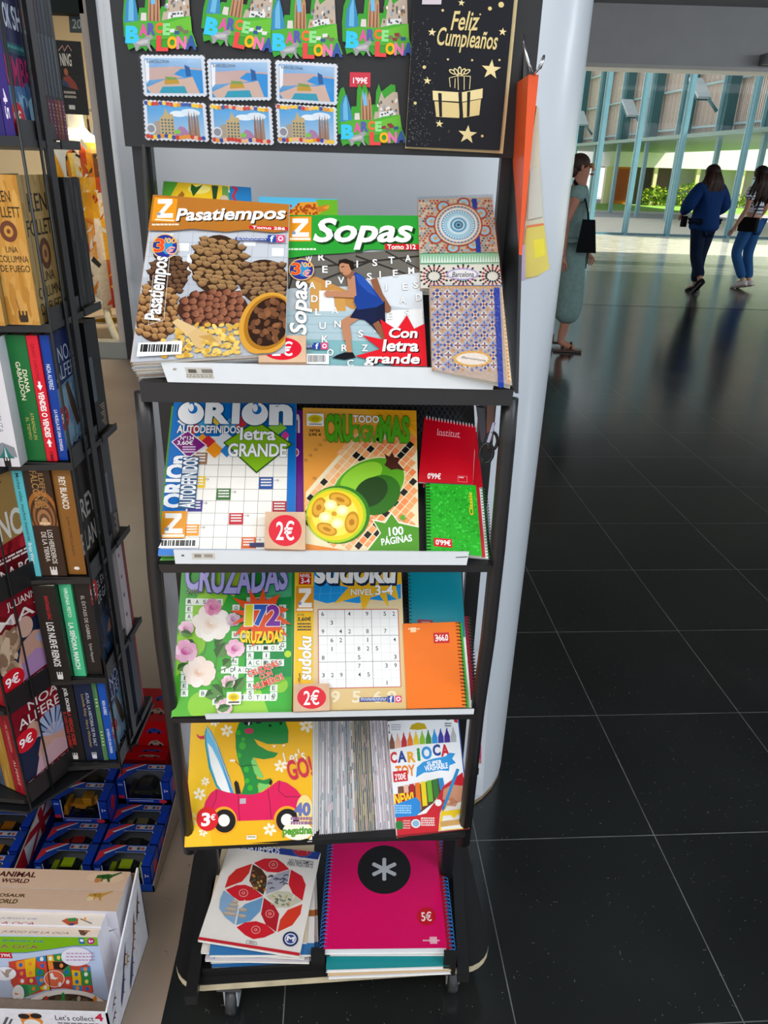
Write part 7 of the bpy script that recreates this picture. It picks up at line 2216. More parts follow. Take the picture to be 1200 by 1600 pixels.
def top_oca(y0, y1, one=False):
    def f(a):
        a.fill('#e9dccf' if not one else '#e6d2c0')
        if one:
            a.text('EL JUEGO DE LA OCA', -10, y0 + 3, 106, y1 - 3, '#6a5a6a', .0, .25)
            a.poly([(122, y0 + 3), (140, y0 + 4), (132, y1 - 2), (126, y1 - 3)], '#6a4a3a'); a.line([(132, y0 + 6), (142, y0 + 5)], 1.2, '#d88a5a')
        else:
            h = y1 - y0
            a.text('EL JUEGO DE', -14, y0 + .18 * h, 58, y0 + .44 * h, '#6a78b0', .0, .2); a.text('LA OCA', -4, y0 + .52 * h, 52, y0 + .84 * h, '#b84878', .0, .2)
            a.poly([(96, y0 + h * .5), (104, y0 + h * .3), (122, y0 + h * .3), (122, y0 + h * .75), (108, y1 - 2)], '#b85a3c'); a.poly([(106, y0 + h * .3), (118, y0 + h * .25), (120, y0 + h * .5), (108, y0 + h * .55)], '#3a8a48'); a.poly([(107, y0 + h * .7), (118, y0 + h * .7), (112, y1 - 1)], '#3a3a78'); a.line([(126, y0 + h * .35), (143, y0 + h * .7)], 2, '#8a7a6a'); a.ell(133, y0 + h * .35, 2, 3, '#ee9a3a', 8)
    return f
def front_oca(a):
    rnd = random.Random(7)
    a.f(0, 1400, 7.5)
    a.uvpoly([(0, 0), (1, 0), (1, 1), (0, 1)], ['#c8d4e8', '#c0d0ec', '#b0c0dc', '#c4ccd8'])
    a.poly([(-300, 470), (1150, 470), (1150, 580), (860, 580), (600, 620), (300, 660), (-300, 670)], '#7cb414'); a.line([(-300, 675), (300, 665), (600, 625), (860, 584), (1150, 582)], 9, '#5a6a90')
    a.text('EL JUEGO DE', -100, 505, 525, 550, '#2a6ab0', .01, .1); a.text('LA OCA', -60, 565, 445, 618, '#b02a6a', .01, .1)
    a.rect(-40, 655, 150, 730, '#c8142a'); a.text("3'99€", 5, 672, 128, 716, '#fff', .03)
    a.rect(918, 492, 996, 560, '#2a6aa8'); a.rect(935, 505, 980, 535, '#e8f0f8'); a.ell(1065, 527, 45, 38, '#b82a78', 20); a.text('6+', 1035, 508, 1096, 546, '#fff', .03)
    cc = ['#d8483a', '#e8b81c', '#2a8a4a', '#2a86c4', '#ee8a2c', '#c83a4a', '#3aa05a']
    a.poly([(100, 770), (550, 695), (750, 670), (1055, 820), (1095, 1130), (760, 1080), (580, 1090), (400, 1150), (250, 1250), (130, 1020)], '#c84a34')
    cells = [[(185, 770), (290, 745), (300, 850), (200, 860)], [(290, 745), (420, 715), (410, 860), (300, 850)], [(200, 860), (300, 850), (312, 950), (205, 960)], [(300, 850), (410, 860), (415, 940), (312, 950)], [(205, 960), (312, 950), (322, 1035), (212, 1030)], [(312, 950), (415, 940), (425, 1030), (322, 1035)],
             [(212, 1030), (322, 1035), (340, 1170), (250, 1250)], [(322, 1035), (440, 1040), (470, 1090), (345, 1160)], [(420, 715), (550, 695), (552, 760), (440, 765)], [(552, 695), (620, 690), (640, 760), (560, 765)], [(630, 680), (740, 668), (745, 760), (640, 760)], [(420, 830), (520, 870), (520, 930), (415, 930)], [(430, 760), (540, 770), (560, 860), (470, 850)], [(560, 770), (620, 765), (630, 850), (575, 860)], [(620, 765), (800, 770), (810, 800), (740, 860), (640, 850)], [(820, 800), (840, 940), (740, 940), (740, 860)],
             [(840, 860), (940, 870), (955, 960), (850, 950)], [(950, 870), (1060, 870), (1070, 950), (960, 950)], [(745, 950), (840, 950), (852, 1040), (750, 1060)], [(850, 950), (955, 960), (960, 1040), (855, 1040)], [(960, 950), (1070, 950), (1080, 1040), (965, 1040)], [(855, 1040), (965, 1040), (970, 1110), (860, 1095)], [(965, 1040), (1080, 1040), (1090, 1130), (970, 1110)], [(950, 830), (1055, 820), (1060, 870), (950, 870)], [(420, 935), (545, 930), (540, 980), (460, 1060)], [(470, 1060), (590, 1000), (590, 1090), (490, 1095)]]
    sel = [4, 1, 5, 1, 0, 5, 2, 6, 3, 1, 2, 2, 0, 4, None, 2, 1, 2, 0, 1, 2, 3, 0, 3, 3, 1]
    for c, s in zip(cells, sel):
        a.poly(c, '#2a2220' if s is None else cc[s])
        x = sum(p[0] for p in c) / len(c); y = sum(p[1] for p in c) / len(c)
        a.ell(x, y, 22, 26, ('#f0ece0', '#e8d050', '#2a6ab8', '#e88a3a')[int(x + y) % 4], 10)
    a.ell(640, 960, 122, 100, '#e8e0d8', 28); a.ell(640, 960, 112, 92, '#e06a48', 28); a.poly([(590, 900), (620, 890), (640, 940), (690, 950), (650, 970), (600, 960)], '#f4f0ea'); a.ell(706, 1025, 20, 28, '#f4f0ea', 12)
    a.line([(545, 690), (595, 1095)], 9, '#2a1a18')
    a.ell(60, 900, 135, 80, '#f4f2f4', 26); a.ell(900, 700, 180, 110, '#e6e4ee', 26); paras(a, 780, 655, 1110, 770, 3, '#b890b8', frac=.4)
    a.poly([(0, 850), (60, 890), (75, 850), (160, 840), (110, 900), (110, 940), (80, 945), (40, 900)], '#b09a8c')
    a.ell(220, 1130, 70, 100, '#efece8', 20); a.poly([(175, 1120), (240, 1140), (185, 1145)], '#d8603a'); a.poly([(-60, 1200), (180, 1190), (270, 1180), (260, 1360), (-60, 1360)], '#a89080')
    a.ell(780, 1300, 470, 215, '#f0eae2', 40); a.ell(800, 1320, 400, 185, '#3f3024', 40)
    noise = random.Random(4)
    for i in range(40):
        x, y = noise.uniform(470, 1130), noise.uniform(1180, 1330)
        if ((x - 800) / 390) ** 2 + ((y - 1320) / 175) ** 2 < 1:
            a.ell(x, y, 40, 26, noise.choice(['#5a4030', '#3a4a30', '#6a5038', '#2f2a22']), 10, 0, i % 5 > 0)
    for x, y, c in ((550, 1230, '#c02a24'), (745, 1190, '#1f8a3c'), (1120, 1230, '#e88a1c'), (930, 1230, '#b8a898')):
        a.poly([(x - 45, y + 60), (x - 15, y), (x - 24, y - 50), (x, y - 78), (x + 24, y - 50), (x + 15, y), (x + 45, y + 60)], c)
game_box('board_game', 'white board game box showing its green banded front with a goose board', (-.86, ys[0], .004), (xo, ys[1] - .001, zt), top_oca(1450, 1464, True), front_oca, '#eceaf0', 'goose board games in the white tray')
game_box('board_game', 'white board game box second from the front, bright top with coloured pieces', (-.86, ys[1], .004), (xo + .001, ys[2] - .001, zt + .004), top_oca(1429, 1449), None, '#eceaf0', 'goose board games in the white tray')
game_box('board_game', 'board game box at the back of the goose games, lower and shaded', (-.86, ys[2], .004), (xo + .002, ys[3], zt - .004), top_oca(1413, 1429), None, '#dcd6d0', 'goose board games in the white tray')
# ------------------------------------------------------------------ clothes shop behind the spinner
YS = 6.1
def sx(u, v, Y=YS):
    return atY(u, v, Y)
m = MB()   # window frame with pale jamb and dark reveal
xj = atY(166, 300, YS)[0]
m.bbox_((xj - .03, YS - .02, .1), (xj + .03, YS + .10, 3.6), '#b9ada2', 'paint')
m.bbox_((xj + .03, YS - .05, .0), (xj + .10, YS + .10, 3.6), '#23262c', 'paint')
m.bbox_((xj + .10, YS - .02, .0), (-.2, YS + .12, 4.1), '#c9c2bc', 'wall')
m.bbox_((-6.5, YS - .03, .0), (xj + .03, YS + .1, .13), '#8f9088', 'paint')
zt = atY(100, 21, YS)[2]
m.bbox_((-6.5, YS - .02, zt), (xj, YS + .1, 4.1), '#1c2624', 'wall')
struct('window_1', m)
m = MB()
m.face([(-6.5, YS + .03, .13), (xj, YS + .03, .13), (xj, YS + .03, zt), (-6.5, YS + .03, zt)], '#fff', 'glass')
struct('window_1_glass', m)
m = MB()
m.bbox_((-6.6, 10.0, 0), (-1.0, 10.1, 4.1), '#cdbb9a', 'wall')
m.bbox_((-1.75, YS + .15, 0), (-1.65, 10.0, 4.1), '#cdbb9a', 'wall')
struct('wall_shop', m)
m = MB()
q = [sx(107, 21, 6.2), sx(135, 23, 6.2), sx(134, 51, 6.2), sx(109, 50, 6.2)]
m.hexa([q[3], q[2], q[2] + A3(0, .03, 0), q[3] + A3(0, .03, 0)], [q[0], q[1], q[1] + A3(0, .03, 0), q[0] + A3(0, .03, 0)], '#17201f', 'plastic')
a = Art(m, q, None, 'plastic'); a.n = A3(0, -1, 0)
a.text('20', .18, .28, .72, .8, '#9aa2a0', .02)
solo('number_sign', m, 'dark hanging sign with the number 20 above the shop window', 'sign')
m = MB()
q = [sx(84, 62, 6.5), sx(126, 65, 6.5), sx(139, 180, 6.5), sx(100, 178, 6.5)]
m.hexa([p + A3(0, .01, 0) for p in q], q, '#14120f', 'gloss')
a = Art(m, q, None, 'gloss'); a.n = A3(0, -1, 0)
a.fill('#16130f'); a.line([(.12, .14), (.3, .07), (.34, .14), (.5, .06), (.62, .13)], .016, '#b88a88'); a.text('NING', .14, .17, .56, .34, '#d8d4d0', .03)
a.ell(.3, .42, .08, .05, '#a05a38', 14); a.poly([(.15, .5), (.4, .46), (.62, .56), (.7, .66), (.3, .62)], '#8a3a28'); a.poly([(.12, .52), (.3, .56), (.4, .64), (.1, .6)], '#2a3a5a'); paras(a, .12, .68, .58, .80, 2, '#b0a8a0'); a.rect(.24, .87, .48, .93, '#c8c8c4')
solo('shop_poster', m, 'black poster with white capitals and a seated figure hanging in the shop window', 'poster')
# mannequin
YM = 7.0
c = sx(122, 215, YM)
s = 1.0
th = thing('mannequin', 'headless white mannequin in a yellow patterned dress in the shop window', 'mannequin', (c[0], YM, .12))
zs = c[2]
m = MB()
m.lathe([(.055, zs + .22), (.06, zs + .16), (.065, zs + .08), (.10, zs + .04), (.19, zs - .02), (.21, zs - .1), (.17, zs - .3), (.14, zs - .45)], (c[0], YM, 0), '#e6dfd0', 'plastic', 18)
part('torso', m, th)
m = MB()
prof = [(.19, zs - .04), (.235, zs - .12), (.22, zs - .3), (.19, zs - .42), (.24, zs - .62), (.30, zs - .95), (.36, zs - 1.35)]
n0 = len(m.v)
cx_ = c[0] + .08
m.lathe(list(reversed(prof)), (cx_, YM, 0), '#e8a81c', 'cloth', 28)
rnd = random.Random(12)
pc = ['#e8a81c', '#f0bc30', '#d8881c', '#f0e4d0', '#e8dcc4', '#c8541c', '#5a4a30', '#f4c83c', '#e09a18', '#b83a28']
for i in range(len(m.c)):
    cc = rnd.choice(pc)
    m.c[i] = [mixc(cc, rnd.choice(pc), .4) if rnd.random() < .5 else cc for _ in m.c[i]]
for s_ in (-1, 1):
    m.tube([(cx_ + s_ * .17, YM - .02, zs - .06), (cx_ + s_ * .25, YM - .05, zs - .22), (cx_ + s_ * .26, YM - .06, zs - .4)], [.075, .085, .09], '#e8a420', 'cloth', 12)
# brush strokes of the fabric pattern
for i in range(150):
    t = rnd.uniform(PI * 1.02, PI * 1.98); z = rnd.uniform(zs - 1.33, zs - .1)
    k = 0
    rr = np.interp(z, [p[1] for p in reversed(prof)], [p[0] for p in reversed(prof)]) + .003
    dz, dt = rnd.uniform(.04, .12), rnd.uniform(-.3, .3)
    P = [A3(cx_ + rr * math.cos(t + a_), YM + rr * math.sin(t + a_), z + b_) for a_, b_ in ((0, 0), (.1 + dt * .3, dz * .3), (dt, dz), (dt - .08, dz * .6))]
    m.face(P, rnd.choice(['#f4ecd8', '#3a3630', '#b8402a', '#f8d040', '#d87a18', '#f4ecd8', '#e8a818']), 'cloth')
part('dress', m, th, 'yellow patterned dress')
m = MB()
m.tube([(cx_, YM, zs - 1.3), (cx_, YM, .35), (cx_, YM, .14)], .018, '#b8b4ac', 'chrome', 10)
m.lathe([(.2, .131), (.2, .145), (.03, .16)], (cx_, YM, 0), '#b8b4ac', 'chrome', 20)
part('stand', m, th)
m = MB(); m.tube([sx(166, 482, 6.7), sx(170, 500, 6.65), sx(178, 520, 6.6), sx(190, 548, 6.5)], .03, '#d8d4c0', 'cloth', 8)
solo('draped_cable', m, 'pale cord trailing on the floor under the yellow dress', 'cord')
# clothes on a rail
for k, (u, v, w, h, col, lab) in enumerate(((122, 181, 9, 28, '#b8241c', 'red garment'), (129, 182, 5, 34, '#5a8a7a', 'pale green garment'), (146, 168, 6, 34, '#2a62b0', 'blue garment'), (138, 186, 7, 40, '#3a2f28', 'dark brown garment'), (149, 205, 7, 30, '#2a3a38', 'dark green garment'))):
    a0, a1 = sx(u - w / 2, v, 8.6), sx(u + w / 2, v + h, 8.6)
    m = MB()
    X0, X1, Z1, Z0 = a0[0], a1[0], a0[2], a1[2] - .3
    m.hexa([A3(X0 - .02, 8.55, Z0), A3(X1 + .02, 8.55, Z0), A3(X1 + .02, 8.7, Z0), A3(X0 - .02, 8.7, Z0)], [A3(X0 + .01, 8.6, Z1), A3(X1 - .01, 8.6, Z1), A3(X1 - .01, 8.65, Z1), A3(X0 + .01, 8.65, Z1)], col, 'cloth')
    xm = (X0 + X1) / 2
    m.tube([(xm, 8.625, Z1 - .01), (xm, 8.625, Z1 + .05), (xm + .02, 8.625, Z1 + .08)], .004, '#888', 'chrome', 5)
    solo('hanging_garment', m, lab + ' hanging on the rail behind the yellow dress', 'garment', 'garments on the shop rail')
zr = sx(135, 172, 8.6)[2]
m = MB(); m.tube([(-3.6, 8.625, zr), (-1.8, 8.625, zr)], .012, '#c8c0a8', 'chrome', 8)
for x in (-3.6, -1.8):
    m.tube([(x, 8.625, 0), (x, 8.625, zr)], .014, '#c8c0a8', 'chrome', 8)
solo('clothes_rail', m, 'brass coloured clothes rail at the back of the shop', 'clothes rail')
# ------------------------------------------------------------------ glass front, yard and buildings beyond
YG = 22.0
m = MB()
TE, TE2 = '#5f8f9c', '#4a7480'
for u in (843, 880, 920, 975, 1041, 1136, 1243, 1350):
    x = atZ(u, 369, 0)[0] * (YG / atZ(u, 369, 0)[1])
    m.bbox_((x - .05, YG - .10, 0), (x + .05, YG + .06, 5.2), TE, 'paint')
    m.bbox_((x - .07, YG + .06, 0), (x + .03, YG + .09, 5.2), '#a8ccd4', 'paint')
m.bbox_((-1.2, YG - .06, 0), (20, YG + .06, .05), TE2, 'paint')
m.bbox_((-1.2, YG - .06, 5.1), (20, YG + .06, 5.3), TE2, 'paint')
struct('window_2', m)
m = MB()
m.face([(-1.2, YG, .05), (20, YG, .05), (20, YG, 5.1), (-1.2, YG, 5.1)], '#fff', 'glass')
struct('window_2_glass', m)
# ground outside
m = MB(); m.face([(-40, 22.06, -.002), (70, 22.06, -.002), (70, 31.2, -.002), (-40, 31.2, -.002)], '#fff', 'pave'); struct('ground_paving', m)
m = MB(); m.face([(-40, 22.06, -.02), (90, 22.06, -.02), (90, 120, -.02), (-40, 120, -.02)], '#fff', 'asphalt'); struct('road', m)
m = MB(); m.face([(-40, 36, .03), (90, 36, .03), (90, 46, .03), (-40, 46, .03)], '#fff', 'lawn')
m.bbox_((-40, 35.8, -.02), (90, 36, .06), '#c8c8c0', 'wall'); struct('lawn', m)
# slatted building on steel posts
pL, pR = atY(945, 228, 38), atY(1190, 199, 25)
du = unit(A3(pR[0] - pL[0], pR[1] - pL[1], 0)); dnv = A3(du[1], -du[0], 0)
zb = 2.82
o = A3(pL[0], pL[1], 0)
Lb = np.hypot(pR[0] - pL[0], pR[1] - pL[1])
th = thing('slatted_building', 'raised building clad in pale vertical slats on teal steel posts beyond the glass', 'building', o + du * Lb / 2)
a0, a1, ht = -9.0, Lb + 6.0, 5.2
m = MB()
m.obox(o + du * a0 + UZ * zb - dnv * .12, du * (a1 - a0), -dnv * 6, UZ * ht, '#77706a', 'wall')
k = int((a1 - a0) / .115)
for i in range(k):
    m.obox(o + du * (a0 + i * .115) + UZ * zb - dnv * .1, du * .07, -dnv * -.05, UZ * ht, ('#d4c4ba', '#ccbcb0', '#dccabf')[i % 3], 'wood')
part('slat_wall', m, th)
for z in (zb + .22, zb + 1.5, zb + 2.8, zb + 4.0):
    m = MB(); m.obox(o + du * a0 + UZ * z, du * (a1 - a0), dnv * .07, UZ * .07, '#a9c2c6', 'paint'); part('rail', m, th)
m = MB(); m.obox(o + du * a0 + UZ * (zb - .13) - dnv * 6, du * (a1 - a0), dnv * 6.9, UZ * .12, '#748f84', 'paint'); part('fascia', m, th, 'green grey steel edge beam')
posts = []
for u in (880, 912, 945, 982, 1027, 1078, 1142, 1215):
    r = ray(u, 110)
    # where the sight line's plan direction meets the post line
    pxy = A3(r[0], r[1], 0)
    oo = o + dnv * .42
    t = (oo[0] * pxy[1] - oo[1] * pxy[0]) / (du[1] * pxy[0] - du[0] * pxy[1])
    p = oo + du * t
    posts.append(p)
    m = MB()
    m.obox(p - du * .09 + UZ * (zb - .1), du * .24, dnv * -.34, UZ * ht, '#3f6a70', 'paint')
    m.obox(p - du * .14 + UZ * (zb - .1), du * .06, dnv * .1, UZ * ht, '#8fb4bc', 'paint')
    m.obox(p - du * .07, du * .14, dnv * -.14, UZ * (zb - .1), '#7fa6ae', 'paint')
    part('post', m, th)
for k, (pi, z) in enumerate(((6, 3.75), (4, 3.55), (2, 3.5))):
    p = posts[pi] + dnv * .2
    t = thing('floodlight', ('floodlight bracketed to the slatted building, largest of three', 'floodlight bracketed to the slatted building, middle of three', 'floodlight bracketed to the slatted building, smallest, by the white pillar')[k], 'floodlight', p + UZ * z, 'floodlights on the slatted building')
    m = MB(); m.tube([p + UZ * (z - .35), p - du * .12 + dnv * .3 + UZ * z], .05, TE2, 'paint', 8); part('arm', m, t)
    m = MB()
    ax = unit(-du * .8 + UZ * .55); ay = dnv; n = np.cross(ax, ay)
    c = p - du * .2 + dnv * .4 + UZ * z
    m.obox(c - ay * .22, ax * 1.05, ay * .44, n * .08, '#b8c4c8', 'paint'); m.obox(c - ay * .24 - n * .05, ax * .8, ay * .48, n * .05, '#24585f', 'paint')
    part('lamp_head', m, t)
# low pavilion with white fascia
YP = 46.2
def px_(u):
    return atY(u, 262, YP)[0]
m = MB()
th = thing('pavilion', 'low pavilion with a broad white fascia and glazed front across the lawn', 'building', (px_(1080), YP, 0))
z0, z1 = atY(1050, 263, YP)[2], atY(1050, 240, YP)[2]
m = MB(); m.bbox_((px_(948), YP - .6, z0), (px_(1420), YP + 9, 3.6), '#f4f2ea', 'wall'); part('fascia', m, th, 'broad white fascia')
m = MB()
for u0, u1, c in ((948, 962, '#e4d8b8'), (962, 985, '#e08a1c'), (985, 1003, '#5a5448'), (1003, 1030, '#4a4038'), (1030, 1062, '#5c4c40'), (1062, 1098, '#9a9c98'), (1098, 1130, '#8a8c8c'), (1130, 1160, '#a8aca4'), (1160, 1200, '#a09c98'), (1200, 1420, '#98948e')):
    m.bbox_((px_(u0), YP, 0), (px_(u1), YP + .3, z0), c, 'wall')
part('glazed_front', m, th)
for u in (948, 1022, 1088, 1158, 1225):
    m = MB(); x = px_(u); m.bbox_((x - .1, YP - .5, 0), (x + .1, YP - .3, z0), '#f0e6b0', 'paint'); part('column', m, th)
m = MB()
for i in range(9):
    x = px_(964 + i * 2.4); m.bbox_((x, YP - .06, .2), (x + .04, YP - .02, z0 - .1), '#c8602a', 'wall')
part('orange_panel', m, th, 'orange striped panel')
rnd = random.Random(31)
for k, (u0, u1, h, lab) in enumerate(((1000, 1045, 1.0, 'rounded green shrub in front of the orange panel end of the pavilion'), (1047, 1100, 1.25, 'rounded green shrub in the middle of the lawn edge'), (1150, 1215, .95, 'yellow green shrub behind the woman in blue'))):
    m = MB()
    x0, x1 = px_(u0), px_(u1)
    for i in range(420):
        t = rnd.random(); x = x0 + (x1 - x0) * t
        hh = h * math.sin(PI * (.12 + .76 * t)) ** .5
        p = A3(x, YP - 1.3 + rnd.uniform(-.4, .4), rnd.uniform(.05, hh))
        s = rnd.uniform(.08, .16)
        d1, d2 = unit([rnd.gauss(0, 1) for _ in range(3)]), unit([rnd.gauss(0, 1) for _ in range(3)])
        m.face([p, p + d1 * s, p + d1 * s + d2 * s, p + d2 * s], rnd.choice(['#6a8a1c', '#8aa42a', '#557a1c', '#a8b030']), 'cloth')
    solo('shrub', m, lab, 'shrub', 'shrubs along the pavilion')
m = MB(); m.bbox_((-40, 60, 0), (120, 60.4, 9), '#d8dcdc', 'wall'); struct('backdrop_wall', m)
# ------------------------------------------------------------------ people in the passage
def skin_mesh(joints, edges, root, sub=2):
    """joints: name -> (x, y, z, r); one continuous surface grown along the edges"""
    names = list(joints)
    me = bpy.data.meshes.new('figure')
    bm = bmesh.new()
    ly = bm.verts.layers.skin.verify()
    vs = {}
    for n in names:
        x, y, z, r = joints[n]
        v = bm.verts.new((x, y, z))
        v[ly].radius = r if isinstance(r, tuple) else (r, r)
        v[ly].use_root = (n == root)
        vs[n] = v
    for a, b in edges:
        bm.edges.new((vs[a], vs[b]))
    bm.to_mesh(me); bm.free()
    ob = bpy.data.objects.new('figure', me)
    COL.objects.link(ob)
    md = ob.modifiers.new('skin', 'SKIN'); md.use_smooth_shade = True; md.branch_smoothing = .4
    sd = ob.modifiers.new('sub', 'SUBSURF'); sd.levels = sub; sd.render_levels = sub
    dg = bpy.context.evaluated_depsgraph_get()
    ev = ob.evaluated_get(dg)
    m2 = ev.to_mesh()
    V = [tuple(v.co) for v in m2.vertices]; Fs = [tuple(p.vertices) for p in m2.polygons]
    ev.to_mesh_clear()
    bpy.data.objects.remove(ob); bpy.data.meshes.remove(me)
    return V, Fs

class Figure:
    def __init__(s, name, label, x, y, face):
        """face: heading angle in plan (0 = +X); local frame: f forward, l left, z up"""
        s.o = A3(x, y, 0); s.f = A3(math.cos(face), math.sin(face), 0); s.l = A3(-math.sin(face), math.cos(face), 0)
        s.th = thing(name, label, 'person', (x, y, 0))
    def P(s, f, l, z):
        return s.o + s.f * f + s.l * l + UZ * z
    def grow(s, name, J, E, root, colf, mat, label=None, sub=2):
        K = {}
        for n, (f, l, z, r) in J.items():
            p = s.P(f, l, z); K[n] = (p[0], p[1], p[2], r)
        V, Fs = skin_mesh(K, E, root, sub)
        m = MB()
        if callable(colf):
            n0 = 0
            for fc in Fs:
                c = sum(np.array(V[i]) for i in fc) / len(fc) - s.o
                m.raw([V[i] for i in fc], [tuple(range(len(fc)))], colf(c @ s.f, c @ s.l, c[2]), mat, True)
        else:
            m.raw(V, Fs, colf, mat, True)
        return part(name, m, s.th, label)
    def body(s, J, skin):
        """J needs pelvis, waist, chest, neck, head, and for L/R: shoulder, elbow, wrist, hip, knee, ankle, toe"""
        R = dict(pelvis=.105, waist=.095, chest=.115, neck=.048, head=.078, crown=.07, shoulder=.052, elbow=.037, wrist=.026, hip=.085, knee=.055, ankle=.036, heel=.034, toe=.026)
        D = {}
        E = [('pelvis', 'waist'), ('waist', 'chest'), ('chest', 'neck'), ('neck', 'head'), ('head', 'crown')]
        for k, v in J.items():
            base = k[:-1] if k[-1] in 'LR' else k
            D[k] = (*v, R[base])
        for sd in 'LR':
            E += [('chest', 'shoulder' + sd), ('shoulder' + sd, 'elbow' + sd), ('elbow' + sd, 'wrist' + sd), ('pelvis', 'hip' + sd), ('hip' + sd, 'knee' + sd), ('knee' + sd, 'ankle' + sd), ('ankle' + sd, 'toe' + sd)]
            # hand: palm, four fingers and a thumb
            w = np.array(J['wrist' + sd]); e = np.array(J['elbow' + sd])
            d = unit(w - e); sidev = unit(np.cross(d, A3(0, 1, 0))) if abs(d[1]) < .9 else A3(1, 0, 0)
            palm = w + d * .055
            D['palm' + sd] = (*palm, (.03, .016)); E.append(('wrist' + sd, 'palm' + sd))
            for i in range(4):
                b = palm + d * .035 + sidev * (i - 1.5) * .018
                L = (.058, .068, .064, .05)[i]
                D['k%d%s' % (i, sd)] = (*b, .0085); D['m%d%s' % (i, sd)] = (*(b + d * L * .5 + A3(0, .004, 0)), .0075); D['t%d%s' % (i, sd)] = (*(b + d * L * .9 + A3(0, .012, 0)), .006)
                E += [('palm' + sd, 'k%d%s' % (i, sd)), ('k%d%s' % (i, sd), 'm%d%s' % (i, sd)), ('m%d%s' % (i, sd), 't%d%s' % (i, sd))]
            tb = w + d * .03 - sidev * .03
            D['u1' + sd] = (*tb, .01); D['u2' + sd] = (*(tb + d * .035 - sidev * .016), .0085); E += [('wrist' + sd, 'u1' + sd), ('u1' + sd, 'u2' + sd)]
        s.D = D
        s.grow('body', D, E, 'pelvis', skin, 'skin', None, 2)
    def face_(s, c, fwd, skin):
        """nose, lips and ears on the head ball at local point c"""
        c = A3(*c)
        m = MB()
        f = s.f * fwd[0] + s.l * fwd[1]; l = np.cross(UZ, f)
        W = s.P(*c)
        m.hexa([W + f * .074 + l * .014 - UZ * .02, W + f * .1 - UZ * .018, W + f * .074 - l * .014 - UZ * .02, W + f * .07 - UZ * .02], [W + f * .078 + l * .006 + UZ * .03, W + f * .082 + UZ * .03, W + f * .078 - l * .006 + UZ * .03, W + f * .07 + UZ * .03], skin, 'skin')
        for k in (-1, 1):
            m.ball(W + l * .076 * k - f * .005 + UZ * .005, (.014, .014, .028), skin, 'skin', 8, 6)
        m.ball(W + f * .076 - UZ * .045, (.022, .022, .008), '#9a4f48', 'skin', 10, 6)
        for k in (-1, 1):
            m.ball(W + f * .068 + l * .03 * k + UZ * .022, (.012, .012, .007), '#efe8e2', 'skin', 8, 6); m.ball(W + f * .078 + l * .031 * k + UZ * .022, (.005, .005, .005), '#2a1c16', 'skin', 6, 5)
        part('face', m, s.th)

def limb(a, b, t):
    return tuple(np.array(a) * (1 - t) + np.array(b) * t)
def stand(arms, legs, lean=0.0, h=1.65, sw=.17):
    k = h / 1.65
    J = dict(pelvis=(0, 0, .93 * k), waist=(lean * .3, 0, 1.08 * k), chest=(lean * .7, 0, 1.28 * k), neck=(lean, 0, 1.43 * k), head=(lean + .02, 0, 1.53 * k), crown=(lean + .0, 0, 1.585 * k))
    for sd, sg in (('L', 1), ('R', -1)):
        J['shoulder' + sd] = (lean * .8, sg * sw, 1.36 * k)
        J['elbow' + sd], J['wrist' + sd] = arms[sd]
        J['hip' + sd] = (0, sg * .09, .88 * k)
        J['knee' + sd], J['ankle' + sd] = legs[sd][:2]
        J['toe' + sd] = legs[sd][2]
    return J

# woman in a grey green set, walking towards the passage side, partly behind the pillar
w1 = Figure('person', 'woman in a grey green top and culottes with dark crossbody bag, half behind the pillar', 1.58, 6.95, -0.15)
J = stand(dict(L=((.05, .22, 1.10), (.16, .20, .87)), R=((-.09, -.22, 1.10), (-.07, -.24, .86))),
          dict(L=((-.04, .10, .48), (-.16, .10, .11), (-.05, .10, .03)), R=((.05, -.10, .48), (.0, -.10, .08), (.14, -.11, .03))), .0)
w1.body(J, '#b57d66')
w1.face_(J['head'], (1, -.1), '#b57d66')
D = w1.D
def sub(D, names, grow, extra=None):
    o = {}
    for n in names:
        f, l, z, r = D[n]
        r = max(r) if isinstance(r, tuple) else r
        o[n] = (f, l, z, r + (grow[n] if isinstance(grow, dict) and n in grow else grow if not isinstance(grow, dict) else grow.get('*', .01)))
    if extra:
        o.update(extra)
    return o
G1 = '#83a09c'
T = sub(D, ('pelvis', 'waist', 'chest', 'shoulderL', 'shoulderR'), {'*': .028, 'pelvis': .05})
T['hemS'] = (0, 0, .88, .17); T['slL'] = (*limb(D['shoulderL'][:3], D['elbowL'][:3], .35), .075); T['slR'] = (*limb(D['shoulderR'][:3], D['elbowR'][:3], .35), .075); T['col'] = (0, 0, 1.39, .075)
w1.grow('top', T, [('pelvis', 'hemS'), ('pelvis', 'waist'), ('waist', 'chest'), ('chest', 'col'), ('chest', 'shoulderL'), ('chest', 'shoulderR'), ('shoulderL', 'slL'), ('shoulderR', 'slR')], 'chest', G1, 'cloth', 'grey green loose top')
K = sub(D, ('pelvis', 'hipL', 'hipR'), .045)
for sd in 'LR':
    a, b = D['knee' + sd][:3], D['ankle' + sd][:3]
    K['kn' + sd] = (*a, .125); K['hem' + sd] = (*limb(a, b, .62), .14)
w1.grow('culottes', K, [('pelvis', 'hipL'), ('pelvis', 'hipR'), ('hipL', 'knL'), ('hipR', 'knR'), ('knL', 'hemL'), ('knR', 'hemR')], 'pelvis', '#7d9894', 'cloth', 'grey green wide culottes')
m = MB()
W = w1.P(-.005, 0, 1.565)
m.ball(W - w1.f * .012, (.092, .09, .082), '#3a2a22', 'hair', 14, 10); m.ball(W - w1.f * .05 - UZ * .04, (.06, .075, .07), '#4a3428', 'hair', 12, 8)
part('hair', m, w1.th, 'short dark hair')
m = MB()
W = w1.P(.085, 0, 1.552)
